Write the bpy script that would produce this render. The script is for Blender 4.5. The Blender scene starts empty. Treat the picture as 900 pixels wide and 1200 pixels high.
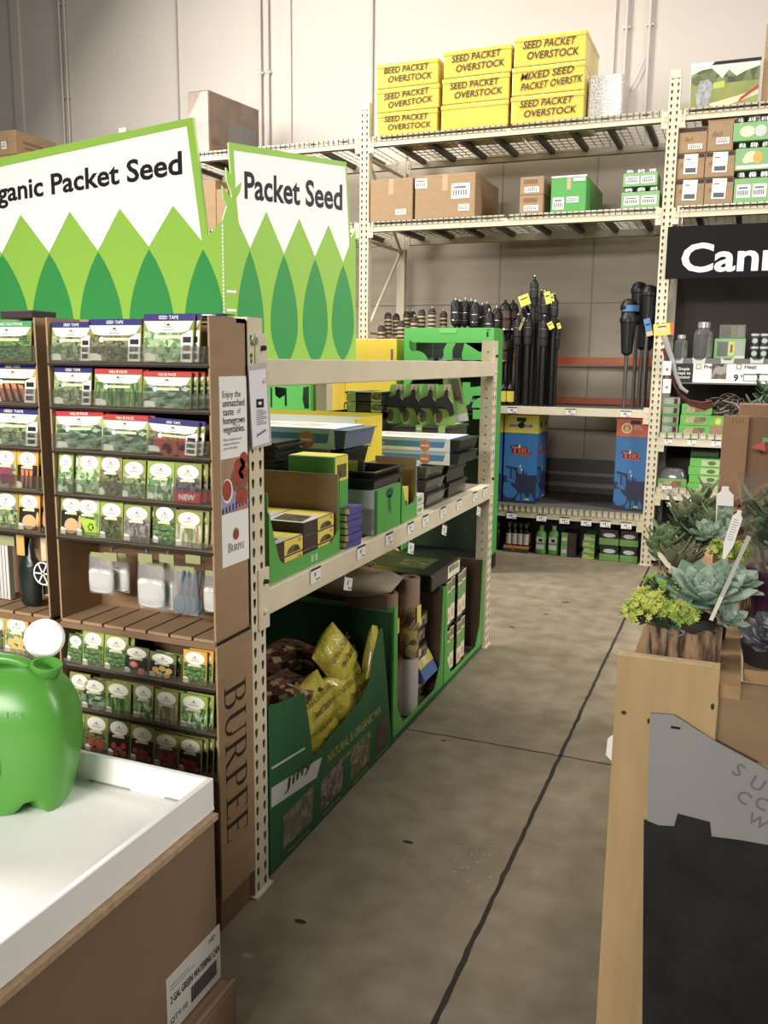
import bpy, math, random
from mathutils import Vector, Matrix
from mathutils.geometry import tessellate_polygon
R = random.Random(7)
V = Vector
PI = math.pi
COL = bpy.context.scene.collection

# ------------------------------------------------------------------ camera (solved from the photograph's vanishing points)
FPX, PITCH, YAW, ROLL, EYE = 1031.3, .1705, -.38226, -.011566, 1.65
def cam_axes():
    cy, sy, cp, sp = math.cos(YAW), math.sin(YAW), math.cos(PITCH), math.sin(PITCH)
    f = V((sy * cp, cy * cp, -sp)); rt = V((cy, -sy, 0)); dn = f.cross(rt)
    cr, sr = math.cos(ROLL), math.sin(ROLL)
    return cr * rt + sr * dn, -sr * rt + cr * dn, f
RT, DN, FW = cam_axes()
EYEP = V((0, 0, EYE))
def ray(u, v): return RT * ((u - 450) / FPX) + DN * ((v - 600) / FPX) + FW
# a point of the photograph measured on a real plane of the shop
def pY(u, v, y): d = ray(u, v); return EYEP + d * (y / d.y)
def pX(u, v, x): d = ray(u, v); return EYEP + d * (x / d.x)
def pZ(u, v, z): d = ray(u, v); return EYEP + d * ((z - EYE) / d.z)
def pP(u, v, o, n): d = ray(u, v); return EYEP + d * ((o - EYEP).dot(n) / d.dot(n))

# ------------------------------------------------------------------ materials
def lin(c):
    c = c / 255.0
    return c / 12.92 if c <= .04045 else ((c + .055) / 1.055) ** 2.4
SAT = .76
def soft(c):
    g = .3 * c[0] + .59 * c[1] + .11 * c[2]
    return tuple(g + (x - g) * SAT for x in c)
_M = {}
def mt(name, rgb, rough=.6, metal=0.0, var=0.0, scale=12.0, bump=0.0, spec=.4, trans=0.0, alpha=1.0, coat=0.0, stretch=None, rgb2=None, detail=3.0):
    if name in _M: return _M[name]
    rgb = soft(rgb); rgb2 = soft(rgb2) if rgb2 else None
    m = bpy.data.materials.new(name); m.use_nodes = True
    nt = m.node_tree; b = nt.nodes['Principled BSDF']
    col = tuple(lin(x) for x in rgb) + (1,)
    b.inputs['Base Color'].default_value = col
    b.inputs['Roughness'].default_value = rough
    b.inputs['Metallic'].default_value = metal
    b.inputs['Specular IOR Level'].default_value = spec
    b.inputs['Transmission Weight'].default_value = trans
    b.inputs['Alpha'].default_value = alpha
    b.inputs['Coat Weight'].default_value = coat
    if var or bump or rgb2:
        tc = nt.nodes.new('ShaderNodeTexCoord'); mp = nt.nodes.new('ShaderNodeMapping')
        nt.links.new(tc.outputs['Object'], mp.inputs['Vector'])
        if stretch: mp.inputs['Scale'].default_value = stretch
        n = nt.nodes.new('ShaderNodeTexNoise'); n.inputs['Scale'].default_value = scale; n.inputs['Detail'].default_value = detail
        nt.links.new(mp.outputs['Vector'], n.inputs['Vector'])
        if var or rgb2:
            cr = nt.nodes.new('ShaderNodeValToRGB')
            if rgb2: a, z = col, tuple(lin(x) for x in rgb2) + (1,)
            else: a, z = tuple(x * (1 - var) for x in col[:3]) + (1,), tuple(min(1, x * (1 + var)) for x in col[:3]) + (1,)
            cr.color_ramp.elements[0].position = .33; cr.color_ramp.elements[1].position = .67
            cr.color_ramp.elements[0].color = a; cr.color_ramp.elements[1].color = z
            nt.links.new(n.outputs['Fac'], cr.inputs['Fac']); nt.links.new(cr.outputs['Color'], b.inputs['Base Color'])
        if bump:
            bp = nt.nodes.new('ShaderNodeBump'); bp.inputs['Strength'].default_value = bump; bp.inputs['Distance'].default_value = .01
            nt.links.new(n.outputs['Fac'], bp.inputs['Height']); nt.links.new(bp.outputs['Normal'], b.inputs['Normal'])
    _M[name] = m
    return m
def photo(name, cols, scale=60.0, rough=.4, stretch=None):
    """a printed photograph of produce, plants ...: cells of the picture's own colours"""
    if name in _M: return _M[name]
    m = bpy.data.materials.new(name); m.use_nodes = True
    nt = m.node_tree; b = nt.nodes['Principled BSDF']; b.inputs['Roughness'].default_value = rough
    tc = nt.nodes.new('ShaderNodeTexCoord'); mp = nt.nodes.new('ShaderNodeMapping')
    if stretch: mp.inputs['Scale'].default_value = stretch
    nz = nt.nodes.new('ShaderNodeTexNoise'); nz.inputs['Scale'].default_value = scale * .8; nz.inputs['Detail'].default_value = 4
    ad = nt.nodes.new('ShaderNodeMixRGB'); ad.blend_type = 'ADD'; ad.inputs['Fac'].default_value = .035
    vo = nt.nodes.new('ShaderNodeTexVoronoi'); vo.inputs['Scale'].default_value = scale; vo.feature = 'SMOOTH_F1'
    vo.inputs['Smoothness'].default_value = .25
    sx = nt.nodes.new('ShaderNodeSeparateColor'); cr = nt.nodes.new('ShaderNodeValToRGB')
    L = nt.links.new
    L(tc.outputs['Object'], mp.inputs['Vector']); L(mp.outputs['Vector'], nz.inputs['Vector'])
    L(mp.outputs['Vector'], ad.inputs[1]); L(nz.outputs['Color'], ad.inputs[2]); L(ad.outputs['Color'], vo.inputs['Vector'])
    L(vo.outputs['Color'], sx.inputs['Color']); L(sx.outputs['Red'], cr.inputs['Fac'])
    e = cr.color_ramp.elements; cols = [soft(c) for c in cols]
    n = len(cols)
    e[0].color = tuple(lin(x) for x in cols[0]) + (1,); e[0].position = .1
    e[1].color = tuple(lin(x) for x in cols[-1]) + (1,); e[1].position = .9
    for i in range(1, n - 1):
        k = e.new(.1 + .8 * i / (n - 1)); k.color = tuple(lin(x) for x in cols[i]) + (1,)
    L(cr.outputs['Color'], b.inputs['Base Color'])
    _M[name] = m
    return m

# ------------------------------------------------------------------ mesh builder
class Fr:
    """a flat frame: origin, two directions in the plane, normal"""
    def __init__(s, o, x, y):
        s.o = V(o); s.x = V(x).normalized(); s.y = V(y).normalized(); s.n = s.x.cross(s.y).normalized()
    def p(s, a, b, c=0.0): return s.o + s.x * a + s.y * b + s.n * c
    def uv(s, p): d = V(p) - s.o; return d.dot(s.x), d.dot(s.y)
    def sub(s, a, b, c=0.0, rot=0.0):
        x = s.x * math.cos(rot) + s.y * math.sin(rot); y = -s.x * math.sin(rot) + s.y * math.cos(rot)
        return Fr(s.p(a, b, c), x, y)
W = Fr((0, 0, 0), (1, 0, 0), (0, 1, 0))
def FY(y, x=0, z=0): return Fr((x, y, z), (1, 0, 0), (0, 0, 1))    # faces the camera's side (-Y)
def FX(x, y=0, z=0): return Fr((x, y, z), (0, 1, 0), (0, 0, 1))    # faces the aisle (+X)
_T = {}
def glyphs(s, bold=0.0, res=3):
    k = (s, bold, res)
    if k not in _T:
        c = bpy.data.curves.new('t', 'FONT'); c.body = s; c.size = 1; c.resolution_u = res; c.offset = bold; c.fill_mode = 'FRONT'
        o = bpy.data.objects.new('t', c)
        m = bpy.data.meshes.new_from_object(o)
        vs = [(v.co.x, v.co.y) for v in m.vertices]; fs = [tuple(p.vertices) for p in m.polygons]
        up = [p.normal.z for p in m.polygons]
        if up and sum(up) < 0: fs = [f[::-1] for f in fs]
        bpy.data.objects.remove(o); bpy.data.curves.remove(c); bpy.data.meshes.remove(m)
        xs = [v[0] for v in vs] or [0, 1]; ys = [v[1] for v in vs] or [0, 1]
        _T[k] = (vs, fs, min(xs), max(xs), min(ys), max(ys))
    return _T[k]
class MB:
    def __init__(s): s.v = []; s.f = []; s.fm = []; s.sm = []; s.mats = []
    def mi(s, m):
        if m not in s.mats: s.mats.append(m)
        return s.mats.index(m)
    def add(s, vs, fs, m, smooth=False):
        b = len(s.v); k = s.mi(m)
        s.v += [V(p) for p in vs]
        for f in fs: s.f.append(tuple(b + i for i in f)); s.fm.append(k); s.sm.append(smooth)
        return s
    def box(s, x0, x1, y0, y1, z0, z1, m, fr=W):
        p = [fr.p(x, y, z) for z in (z0, z1) for y in (y0, y1) for x in (x0, x1)]
        return s.add(p, [(0, 2, 3, 1), (4, 5, 7, 6), (0, 1, 5, 4), (2, 6, 7, 3), (0, 4, 6, 2), (1, 3, 7, 5)], m)
    def rect(s, fr, x0, y0, x1, y1, m, off=.0006):
        return s.add([fr.p(x0, y0, off), fr.p(x1, y0, off), fr.p(x1, y1, off), fr.p(x0, y1, off)], [(0, 1, 2, 3)], m)
    def poly(s, fr, pts, m, off=.0006):
        pts = list(pts)
        a = sum(pts[i - 1][0] * pts[i][1] - pts[i][0] * pts[i - 1][1] for i in range(len(pts)))
        if a < 0: pts.reverse()
        t = tessellate_polygon([[V((x, y, 0)) for x, y in pts]])
        out = []
        for f in t:
            (ax, ay), (bx, by), (cx, cy) = (pts[i] for i in f)
            out.append(tuple(f) if (bx - ax) * (cy - ay) - (by - ay) * (cx - ax) > 0 else tuple(f[::-1]))
        return s.add([fr.p(x, y, off) for x, y in pts], out, m)
    def ell(s, fr, cx, cy, rx, ry, m, off=.0006, n=18, a0=0, a1=2 * PI):
        full = abs(a1 - a0 - 2 * PI) < 1e-6
        k = n if full else n + 1
        pts = [fr.p(cx + rx * math.cos(a0 + (a1 - a0) * i / n), cy + ry * math.sin(a0 + (a1 - a0) * i / n), off) for i in range(k)]
        return s.add(pts, [tuple(range(k))], m)
    def prism(s, fr, pts, z0, z1, m, holes=(), side=None):
        loops = [list(pts)] + [list(h) for h in holes]
        t = tessellate_polygon([[V((x, y, 0)) for x, y in l] for l in loops])
        flat = [p for l in loops for p in l]; n = len(flat)
        vs = [fr.p(x, y, z1) for x, y in flat] + [fr.p(x, y, z0) for x, y in flat]
        fs = []
        for f in t:
            (ax, ay), (bx, by), (cx, cy) = (flat[i] for i in f)
            g = tuple(f) if (bx - ax) * (cy - ay) - (by - ay) * (cx - ax) > 0 else tuple(f[::-1])
            fs.append(g); fs.append(tuple(i + n for i in g[::-1]))
        s.add(vs, fs, m)
        sf = []; b = 0
        for li, l in enumerate(loops):
            k = len(l)
            a = sum(l[i - 1][0] * l[i][1] - l[i][0] * l[i - 1][1] for i in range(k))
            for i in range(k):
                p, q = b + i, b + (i + 1) % k
                ccw = (a > 0) == (li == 0)
                sf.append((p, p + n, q + n, q) if ccw else (q, q + n, p + n, p))
            b += k
        return s.add(vs, sf, side or m)
    def cyl(s, p0, p1, r0, r1, m, n=12, cap=True, smooth=True):
        p0 = V(p0); p1 = V(p1); d = (p1 - p0).normalized()
        a = d.orthogonal().normalized(); b = d.cross(a)
        vs = [p + (a * math.cos(2 * PI * i / n) + b * math.sin(2 * PI * i / n)) * r for p, r in ((p0, r0), (p1, r1)) for i in range(n)]
        s.add(vs, [(i, (i + 1) % n, n + (i + 1) % n, n + i) for i in range(n)], m, smooth)
        if cap: s.add(vs, [tuple(range(n))[::-1], tuple(range(n, 2 * n))], m)
        return s
    def lathe(s, o, prof, m, n=14, axis=(0, 0, 1), smooth=True, mats=None, cap=True):
        o = V(o); d = V(axis).normalized(); a = d.orthogonal().normalized(); b = d.cross(a)
        vs = [o + d * z + (a * math.cos(2 * PI * i / n) + b * math.sin(2 * PI * i / n)) * r for r, z in prof for i in range(n)]
        for k in range(len(prof) - 1):
            mm = mats[k] if mats else m
            s.add(vs[k * n:(k + 2) * n], [(i, (i + 1) % n, n + (i + 1) % n, n + i) for i in range(n)], mm, smooth)
        if cap:
            s.add(vs[:n], [tuple(range(n))[::-1]], mats[0] if mats else m); s.add(vs[-n:], [tuple(range(n))], mats[-1] if mats else m)
        return s
    def tube(s, pts, r, m, n=8, smooth=True, r1=None):
        pts = [V(p) for p in pts]; k = len(pts); vs = []
        up = None
        for i, p in enumerate(pts):
            d = (pts[min(i + 1, k - 1)] - pts[max(i - 1, 0)]).normalized()
            a = d.orthogonal().normalized() if up is None else (up - d * up.dot(d)).normalized()
            up = a; b = d.cross(a)
            rr = r if r1 is None else r + (r1 - r) * i / (k - 1)
            vs += [p + (a * math.cos(2 * PI * j / n) + b * math.sin(2 * PI * j / n)) * rr for j in range(n)]
        s.add(vs, [(i * n + j, i * n + (j + 1) % n, (i + 1) * n + (j + 1) % n, (i + 1) * n + j) for i in range(k - 1) for j in range(n)], m, smooth)
        return s.add(vs, [tuple(range(n))[::-1], tuple(range((k - 1) * n, k * n))], m)
    def loft(s, rings, m, smooth=True, cap=True):
        n = len(rings[0]); vs = [p for r in rings for p in r]; k = len(rings)
        s.add(vs, [(i * n + j, i * n + (j + 1) % n, (i + 1) * n + (j + 1) % n, (i + 1) * n + j) for i in range(k - 1) for j in range(n)], m, smooth)
        if cap: s.add(vs, [tuple(range(n))[::-1], tuple(range((k - 1) * n, k * n))], m)
        return s
    def text(s, fr, t, x, y, h, m, off=.0012, align='C', wmax=None, bold=0.0, shear=0.0, w=None, res=3):
        """lettering of cap height about h, centred / left on (x, y) of the frame"""
        vs, fs, a, b, c, d = glyphs(t, bold, res)
        k = h / .72; kx = k
        if w: kx = w / (b - a)
        elif wmax and (b - a) * k > wmax: kx = wmax / (b - a)
        ox = x - kx * ((a + b) / 2 if align == 'C' else a); oy = y - h / 2
        return s.add([fr.p(ox + px * kx + shear * py * k, oy + py * k, off) for px, py in vs], fs, m)
    def build(s, name, parent=None, bevel=0.0, origin=None, seg=1, subsurf=0, smoothall=False):
        me = bpy.data.meshes.new(name)
        if origin is None:
            if parent is not None: origin = parent.get('_w') or (0, 0, 0)
            else:
                lo = [min(p[i] for p in s.v) for i in range(3)]; hi = [max(p[i] for p in s.v) for i in range(3)]
                origin = ((lo[0] + hi[0]) / 2, (lo[1] + hi[1]) / 2, lo[2])
        o3 = V(origin)
        me.from_pydata([tuple(p - o3) for p in s.v], [], s.f)
        for m in s.mats: me.materials.append(m)
        me.polygons.foreach_set('material_index', s.fm)
        me.polygons.foreach_set('use_smooth', [True] * len(s.f) if smoothall else s.sm)
        me.update()
        o = bpy.data.objects.new(name, me); COL.objects.link(o)
        if parent is not None: o.parent = parent
        else: o.location = o3
        if bevel:
            b = o.modifiers.new('bevel', 'BEVEL'); b.width = bevel; b.segments = seg; b.limit_method = 'ANGLE'; b.angle_limit = .9
        if subsurf:
            b = o.modifiers.new('sub', 'SUBSURF'); b.levels = b.render_levels = subsurf
        return o
WPOS = {}
def tag(o, label=None, cat=None, group=None, kind=None):
    if label: o['label'] = label
    if cat: o['category'] = cat
    if group: o['group'] = group
    if kind: o['kind'] = kind
    return o
class Thing:
    """Empty at the base of a thing; parts are built in shop coordinates and hung under it"""
    def __init__(s, name, label, cat, loc, group=None):
        s.e = bpy.data.objects.new(name, None); COL.objects.link(s.e); s.loc = V(loc); s.e.location = s.loc
        s.e.empty_display_size = .05
        tag(s.e, label, cat, group)
    def part(s, name, mb, bevel=0.0, label=None, kind=None, parent=None, **k):
        o = mb.build(name, parent or s.e, bevel, origin=s.loc, **k)
        if label: o['label'] = label
        if kind: o['kind'] = kind
        return o
def dup(src, loc=None, label=None, rotz=None, group=None, rot=None, scale=None):
    r = src.copy(); COL.objects.link(r)
    if loc is not None: r.location = loc
    if rotz is not None: r.rotation_euler = (0, 0, rotz)
    if rot is not None: r.rotation_euler = rot
    if scale is not None: r.scale = scale
    if label: r['label'] = label
    if group: r['group'] = group
    def kids(a, b):
        for c in list(a.children):
            d = c.copy(); COL.objects.link(d); d.parent = b; kids(c, d)
    kids(src, r)
    return r
ORD = ['first', 'second', 'third', 'fourth', 'fifth', 'sixth', 'seventh', 'eighth', 'ninth', 'tenth', 'eleventh', 'twelfth']
# ------------------------------------------------------------------ shared materials
CREAM = mt('cream_enamel', (216, 203, 170), .42, var=.05, scale=6)
CREAM2 = mt('cream_enamel_worn', (208, 196, 168), .45, var=.06, scale=5)
STEEL = mt('galvanised_wire', (196, 188, 165), .4, .3)
DARKSTEEL = mt('dark_channel', (70, 64, 52), .5)
ORANGE = mt('orange_enamel', (214, 84, 36), .45, var=.05)
CARD = mt('kraft_board', (164, 128, 88), .75, var=.06, scale=9, stretch=(1, 1, 4))
CARD_IN = mt('kraft_board_inside', (150, 118, 84), .8, var=.05)
CARD_DK = mt('kraft_board_brown', (134, 98, 66), .8, var=.06)
WHITE = mt('white_paper', (238, 236, 232), .6)
OFFW = mt('cream_paper', (226, 218, 190), .6)
BLACK = mt('black_ink', (22, 21, 22), .5)
BLKPL = mt('black_plastic', (24, 24, 24), .35)
GREYPL = mt('grey_plastic', (92, 92, 90), .4)
INKG = mt('grey_ink', (120, 120, 122), .6)
RED = mt('red_ink', (200, 40, 38), .45)
YEL = mt('yellow_board', (240, 208, 26), .5, var=.03)
GREEN = mt('bright_green_board', (72, 186, 66), .5, var=.03)
TAPE = mt('parcel_tape', (190, 158, 120), .25, coat=.4)
BLUEP = mt('blue_print', (56, 120, 196), .45)
BOLT = mt('zinc_bolt', (190, 190, 186), .3, .8)

# ------------------------------------------------------------------ the setting
def concrete():
    m = bpy.data.materials.new('polished_concrete'); m.use_nodes = True
    nt = m.node_tree; b = nt.nodes['Principled BSDF']; L = nt.links.new
    tc = nt.nodes.new('ShaderNodeTexCoord')
    def noise(sc, det, lo, hi, c0, c1, dist=0):
        n = nt.nodes.new('ShaderNodeTexNoise'); n.inputs['Scale'].default_value = sc; n.inputs['Detail'].default_value = det; n.inputs['Distortion'].default_value = dist
        L(tc.outputs['Object'], n.inputs['Vector'])
        r = nt.nodes.new('ShaderNodeValToRGB'); r.color_ramp.elements[0].position = lo; r.color_ramp.elements[1].position = hi
        r.color_ramp.elements[0].color = tuple(lin(x) for x in c0) + (1,); r.color_ramp.elements[1].color = tuple(lin(x) for x in c1) + (1,)
        L(n.outputs['Fac'], r.inputs['Fac']); return r, n
    a, n1 = noise(1.3, 6, .3, .72, (134, 124, 106), (156, 145, 126), .6)
    c, n2 = noise(9, 8, .35, .7, (222, 216, 208), (255, 255, 255))
    d, n3 = noise(70, 3, .66, .74, (255, 255, 255), (150, 140, 130))
    m1 = nt.nodes.new('ShaderNodeMixRGB'); m1.blend_type = 'MULTIPLY'; m1.inputs[0].default_value = 1
    m2 = nt.nodes.new('ShaderNodeMixRGB'); m2.blend_type = 'MULTIPLY'; m2.inputs[0].default_value = .35
    L(a.outputs[0], m1.inputs[1]); L(c.outputs[0], m1.inputs[2]); L(m1.outputs[0], m2.inputs[1]); L(d.outputs[0], m2.inputs[2])
    L(m2.outputs[0], b.inputs['Base Color'])
    rr = nt.nodes.new('ShaderNodeMapRange'); rr.inputs['To Min'].default_value = .42; rr.inputs['To Max'].default_value = .7
    L(n2.outputs['Fac'], rr.inputs['Value']); L(rr.outputs[0], b.inputs['Roughness'])
    b.inputs['Specular IOR Level'].default_value = .3
    return m
FLOORM = concrete(); JOINT = mt('joint_dirt', (52, 46, 38), .9)
mb = MB(); mb.add([(-9, -3, 0), (5, -3, 0), (5, 8.9, 0), (-9, 8.9, 0)], [(0, 1, 2, 3)], FLOORM)
def strip(mb, p, q, w, jit, m, n=70):
    p = V(p); q = V(q); d = (q - p).normalized(); s = V((-d.y, d.x, 0)); a = []; rr = random.Random(3)
    for i in range(n + 1):
        c = p.lerp(q, i / n) + s * rr.uniform(-jit, jit); ww = w * rr.uniform(.8, 1.15) / 2
        a += [c - s * ww + V((0, 0, .0008)), c + s * ww + V((0, 0, .0008))]
    mb.add(a, [(2 * i, 2 * i + 2, 2 * i + 3, 2 * i + 1) for i in range(n)], m)
jx = (pZ(621.6, 958, 0).x + pZ(732, 726.5, 0).x) / 2; jy = pZ(560, 869, 0).y
strip(mb, (jx, -2.9, 0), (jx, 8.6, 0), .016, .0022, JOINT, 260)
strip(mb, (-1.3, jy, 0), (3, jy, 0), .009, .004, JOINT, 120)
DEBRIS = mt('floor_scrap', (168, 158, 140), .9)
for i in range(34):
    q = pZ(R.uniform(530, 580), R.uniform(985, 1040), 0); z = R.uniform(.002, .006)
    mb.ell(W, q.x, q.y, z, z * R.uniform(.4, 1), DEBRIS, .0009, 6)
for u, v, r in ((478, 987, .02), (520, 868, .012), (600, 735, .02), (663, 706, .03), (640, 720, .018), (352, 1080, .02), (290, 1120, .016)):
    q = pZ(u, v, 0); mb.ell(W, q.x, q.y, r, r * .5, JOINT if v != 1120 else DEBRIS, .0009, 9)
tag(mb.build('floor', origin=(0, 0, 0)), kind='structure')

WALLW = mt('white_wall', (206, 196, 186), .8, var=.03, scale=.7)
WALLG = mt('grey_wainscot', (170, 156, 136), .8, var=.09, scale=1.2, stretch=(.25, 1, 4))
WZ = 3.58; WY = 8.7
mb = MB(); mb.box(-9, 5, WY, WY + .2, WZ, 9, WALLW)
for i, z in enumerate([0, .4, 1.0, 1.6, 2.2, 2.8, WZ]):            # ribbed grey panels below the white wall
    if i: mb.box(-9, 5, WY - .02, WY + .2, [0, .4, 1.0, 1.6, 2.2, 2.8, WZ][i - 1] + .012, z, WALLG)
mb.box(-9, 5, WY - .005, WY + .2, 0, WZ, WALLG)
for x in (-4.4, -2.3, -1.4, .6): mb.box(x, x + .012, WY - .024, WY, 0, WZ, mt('panel_seam', (140, 132, 118), .8))
tag(mb.build('wall_back', origin=(0, WY, 0)), kind='structure')
SEAM = mt('wall_seam', (176, 168, 160), .8)
mb = MB()
for u, w in ((20, .12), (417 / 2, .015), (337, .10), (717, .05), (875 / 2, .012)):
    x = pY(u, 60, WY).x; mb.box(x - w / 2, x + w / 2, WY - .025, WY, WZ, 9, SEAM if w < .02 else WALLW)
tag(mb.build('trim_1', origin=(0, WY, 0)), kind='structure')
PIPE = mt('painted_pipe', (200, 192, 184), .5)
for i, (u, v, z0, nm) in enumerate(((71, 60, 3.0, 'left of a pair at far left'), (77, 60, 3.0, 'right of a pair at far left'), (305, 60, 3.0, 'left of a pair behind wrapped carton'),
                              (314, 60, 3.0, 'right of a pair behind wrapped carton'), (733, 60, 4.0, 'above the silver wrapped box'), (760, 60, 3.6, 'nearest the tall upright on the right'))):
    x = pY(u, v, WY - .03).x; mb = MB(); mb.cyl((x, WY - .03, z0), (x, WY - .03, 8.5), .014, .014, PIPE, 10)
    for z in (4.6, 5.6): mb.box(x - .03, x + .03, WY - .034, WY, z, z + .02, PIPE)
    if i == 4: mb.box(x - .035, x + .035, WY - .09, WY - .01, z0 - .1, z0 + .12, PIPE)
    tag(mb.build('wall_conduit', origin=(x, WY - .03, z0)), 'thin white conduit on the back wall, ' + nm, 'pipe', 'conduits on the white wall')
mb = MB(); a = pY(757, 66, WY - .03); b = pY(735, 110, WY - .03)
mb.tube([a, (a + b) / 2 + V((0, 0, -.03)), b], .006, PIPE, 6)
tag(mb.build('wall_cable'), 'thin slack cable slung between two conduits on the white wall', 'cable')

# ------------------------------------------------------------------ pallet racking
def ngon(cx, cy, r, n, ph=0): return [(cx + r * math.cos(ph + 2 * PI * i / n), cy + r * math.sin(ph + 2 * PI * i / n)) for i in range(n)]
PITCHH = .0508
def keyhole(cx, cy):
    r = .0082
    up = [(cx + r * math.cos(a), cy + .006 + r * math.sin(a)) for a in [PI * (-.12 + 1.24 * i / 7) for i in range(8)]]
    return up + [(cx - .0045, cy - .012), (cx, cy - .0155), (cx + .0045, cy - .012)]
def cell(w, holes):
    loops = [[(-w / 2, 0), (w / 2, 0), (w / 2, PITCHH), (-w / 2, PITCHH)]] + holes
    t = tessellate_polygon([[V((x, y, 0)) for x, y in l] for l in loops]); fl = [p for l in loops for p in l]; out = []
    for f in t:
        (ax, ay), (bx, by), (cx, cy) = (fl[i] for i in f)
        out.append(tuple(f) if (bx - ax) * (cy - ay) - (by - ay) * (cx - ax) > 0 else tuple(f[::-1]))
    return fl, out
def post(mb, fr, w, d, h, m, side_holes=True):
    """perforated rack post; fr: origin at foot of the front face centre, x across, y up, n out of the front face"""
    n = int(h / PITCHH)
    kc = cell(w, [keyhole(-w * .26, .026), keyhole(w * .26, .026)])
    sc = cell(d, [ngon(0, .026, .0055, 8)])
    L = fr.sub(-w / 2, 0, -d / 2); L = Fr(L.o, -fr.n * -1, fr.y)
    left = Fr(fr.p(-w / 2, 0, -d / 2), fr.n, fr.y)       # normal = n x y = -x
    right = Fr(fr.p(w / 2, 0, -d / 2), -fr.n, fr.y)      # normal = +x
    for i in range(n):
        for F, C in ((fr, kc), (left, sc), (right, sc)):
            if F is not fr and not side_holes: continue
            mb.add([F.p(x, y + i * PITCHH) for x, y in C[0]], C[1], m)
    if n * PITCHH < h: mb.rect(fr, -w / 2, n * PITCHH, w / 2, h, m, 0)
    for F in (left, right):
        if not side_holes: mb.rect(F, -d / 2, 0, d / 2, h, m, 0)
        elif n * PITCHH < h: mb.rect(F, -d / 2, n * PITCHH, d / 2, h, m, 0)
    back = Fr(fr.p(0, 0, -d), -fr.x, fr.y); mb.rect(back, -w / 2, 0, w / 2, h, m, 0)
    mb.box(-w / 2 - .012, w / 2 + .012, 0, .006, -d - .012, .012, m, fr)      # foot plate
    return mb
def tick_lip(mb, x0, x1, y, z0, z1, m, dm, step=.05):
    """front flange of a wire deck hooked over a beam: wires standing close together"""
    mb.box(x0, x1, y - .004, y, z1 - .006, z1, m); mb.box(x0, x1, y - .004, y, z0, z0 + .005, m)
    n = int((x1 - x0) / step)
    for i in range(n + 1): mb.box(x0 + i * step, x0 + i * step + .006, y - .007, y - .001, z0, z1, dm)
def wire_deck(mb, x0, x1, y0, y1, z, m, chm, nch=3):
    nx = int((x1 - x0) / .064); ny = int((y1 - y0) / .1)
    for i in range(nx + 1): x = x0 + (x1 - x0) * i / nx; mb.box(x - .003, x + .003, y0, y1, z - .006, z, m)
    for j in range(ny + 1): y = y0 + (y1 - y0) * j / ny; mb.box(x0, x1, y - .003, y + .003, z - .012, z - .006, m)
    for k in range(nch):
        x = x0 + (x1 - x0) * (k + .5) / nch; mb.box(x - .022, x + .022, y0 + .02, y1 - .02, z - .05, z - .012, chm)
BF, BR = 7.415, 8.40            # front and rear of the long back rack
bx = [-8.32, -5.76, -3.203, -.6425, 1.92]
rack = Thing('pallet_rack', 'tall cream pallet rack of wire shelves along the back wall', 'rack', (-.64, BF, 0))
for i, x in enumerate(bx):
    mb = MB(); post(mb, FY(BF, x), .085, .07, 3.84, CREAM)
    mb.box(x - .035, x + .035, BF - .004, BF + .03, 3.78, 3.84, CREAM)
    rack.part('upright', mb)
    mb = MB(); mb.box(x - .04, x + .04, BR - .07, BR, 0, 3.84, CREAM2); rack.part('rear_upright', mb)
    for z0, z1 in ((.3, .3), (1.1, 1.9), (1.9, 1.9), (1.9, 2.7), (2.7, 2.7), (3.4, 2.7), (3.4, 3.4)):
        mb = MB(); mb.tube([(x, BF + .07, z0), (x, BR - .07, z1)], .016, CREAM2, 6); rack.part('brace', mb)
def beam(x0, x1, y, z0, z1, m, d=.045, name='beam', rk=rack):
    mb = MB(); mb.box(x0, x1, y, y + d, z0, z1, m); mb.box(x0, x1, y + .02, y + d + .02, z0, z1 - .03, m)
    for x, s in ((x0, 1), (x1, -1)):
        a = sorted((x, x + s * .045)); mb.box(a[0], a[1], y - .006, y + .002, z0 - .05, z1 + .02, m)
        for zz in (z0 + .005, z1 - .02): mb.cyl((x + s * .02, y - .014, zz), (x + s * .02, y - .005, zz), .007, .007, m, 6)
    return rk.part(name, mb)
LV = [(3.472, 3.555), (2.764, 2.85)]
for (xa, xb) in [(bx[i] + .0425, bx[i + 1] - .0425) for i in range(4)]:
    for z0, z1 in LV:
        beam(xa, xb, BF, z0, z1 - .03, CREAM); beam(xa, xb, BR - .06, z0, z1 - .03, CREAM2, name='rear_beam')
        w = (xb - xa) / 2
        for k in range(2):
            mb = MB(); a, b = xa + k * w + .02, xa + (k + 1) * w - .02
            wire_deck(mb, a, b, BF - .002, BR, z1, STEEL, DARKSTEEL, 4); tick_lip(mb, a, b, BF - .003, z1 - .042, z1, STEEL, DARKSTEEL, .048)
            rack.part('wire_deck', mb)
xa, xb = bx[2] + .0425, bx[3] - .0425
beam(xa, xb, BF, 1.215, 1.279, CREAM); beam(xa, xb, BF, .325, .40, CREAM)
for z0, z1 in ((1.63, 1.70), (1.262, 1.332)): beam(xa, xb, BR - .06, z0, z1, ORANGE, name='orange_rear_beam')
beam(xa, xb, BR - .06, .325, .40, CREAM2, name='rear_beam')
SLATE = mt('slate_board', (94, 91, 88), .7, var=.12, scale=14, stretch=(1, 6, 1))
mb = MB(); mb.box(xa, xb, BF, BR, .405, .432, SLATE); rack.part('deck_board', mb)
mb = MB(); mb.box(xa + .005, xb - .005, BF + .05, BR - .08, 1.25, 1.276, SLATE); rack.part('deck_board', mb)
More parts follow.
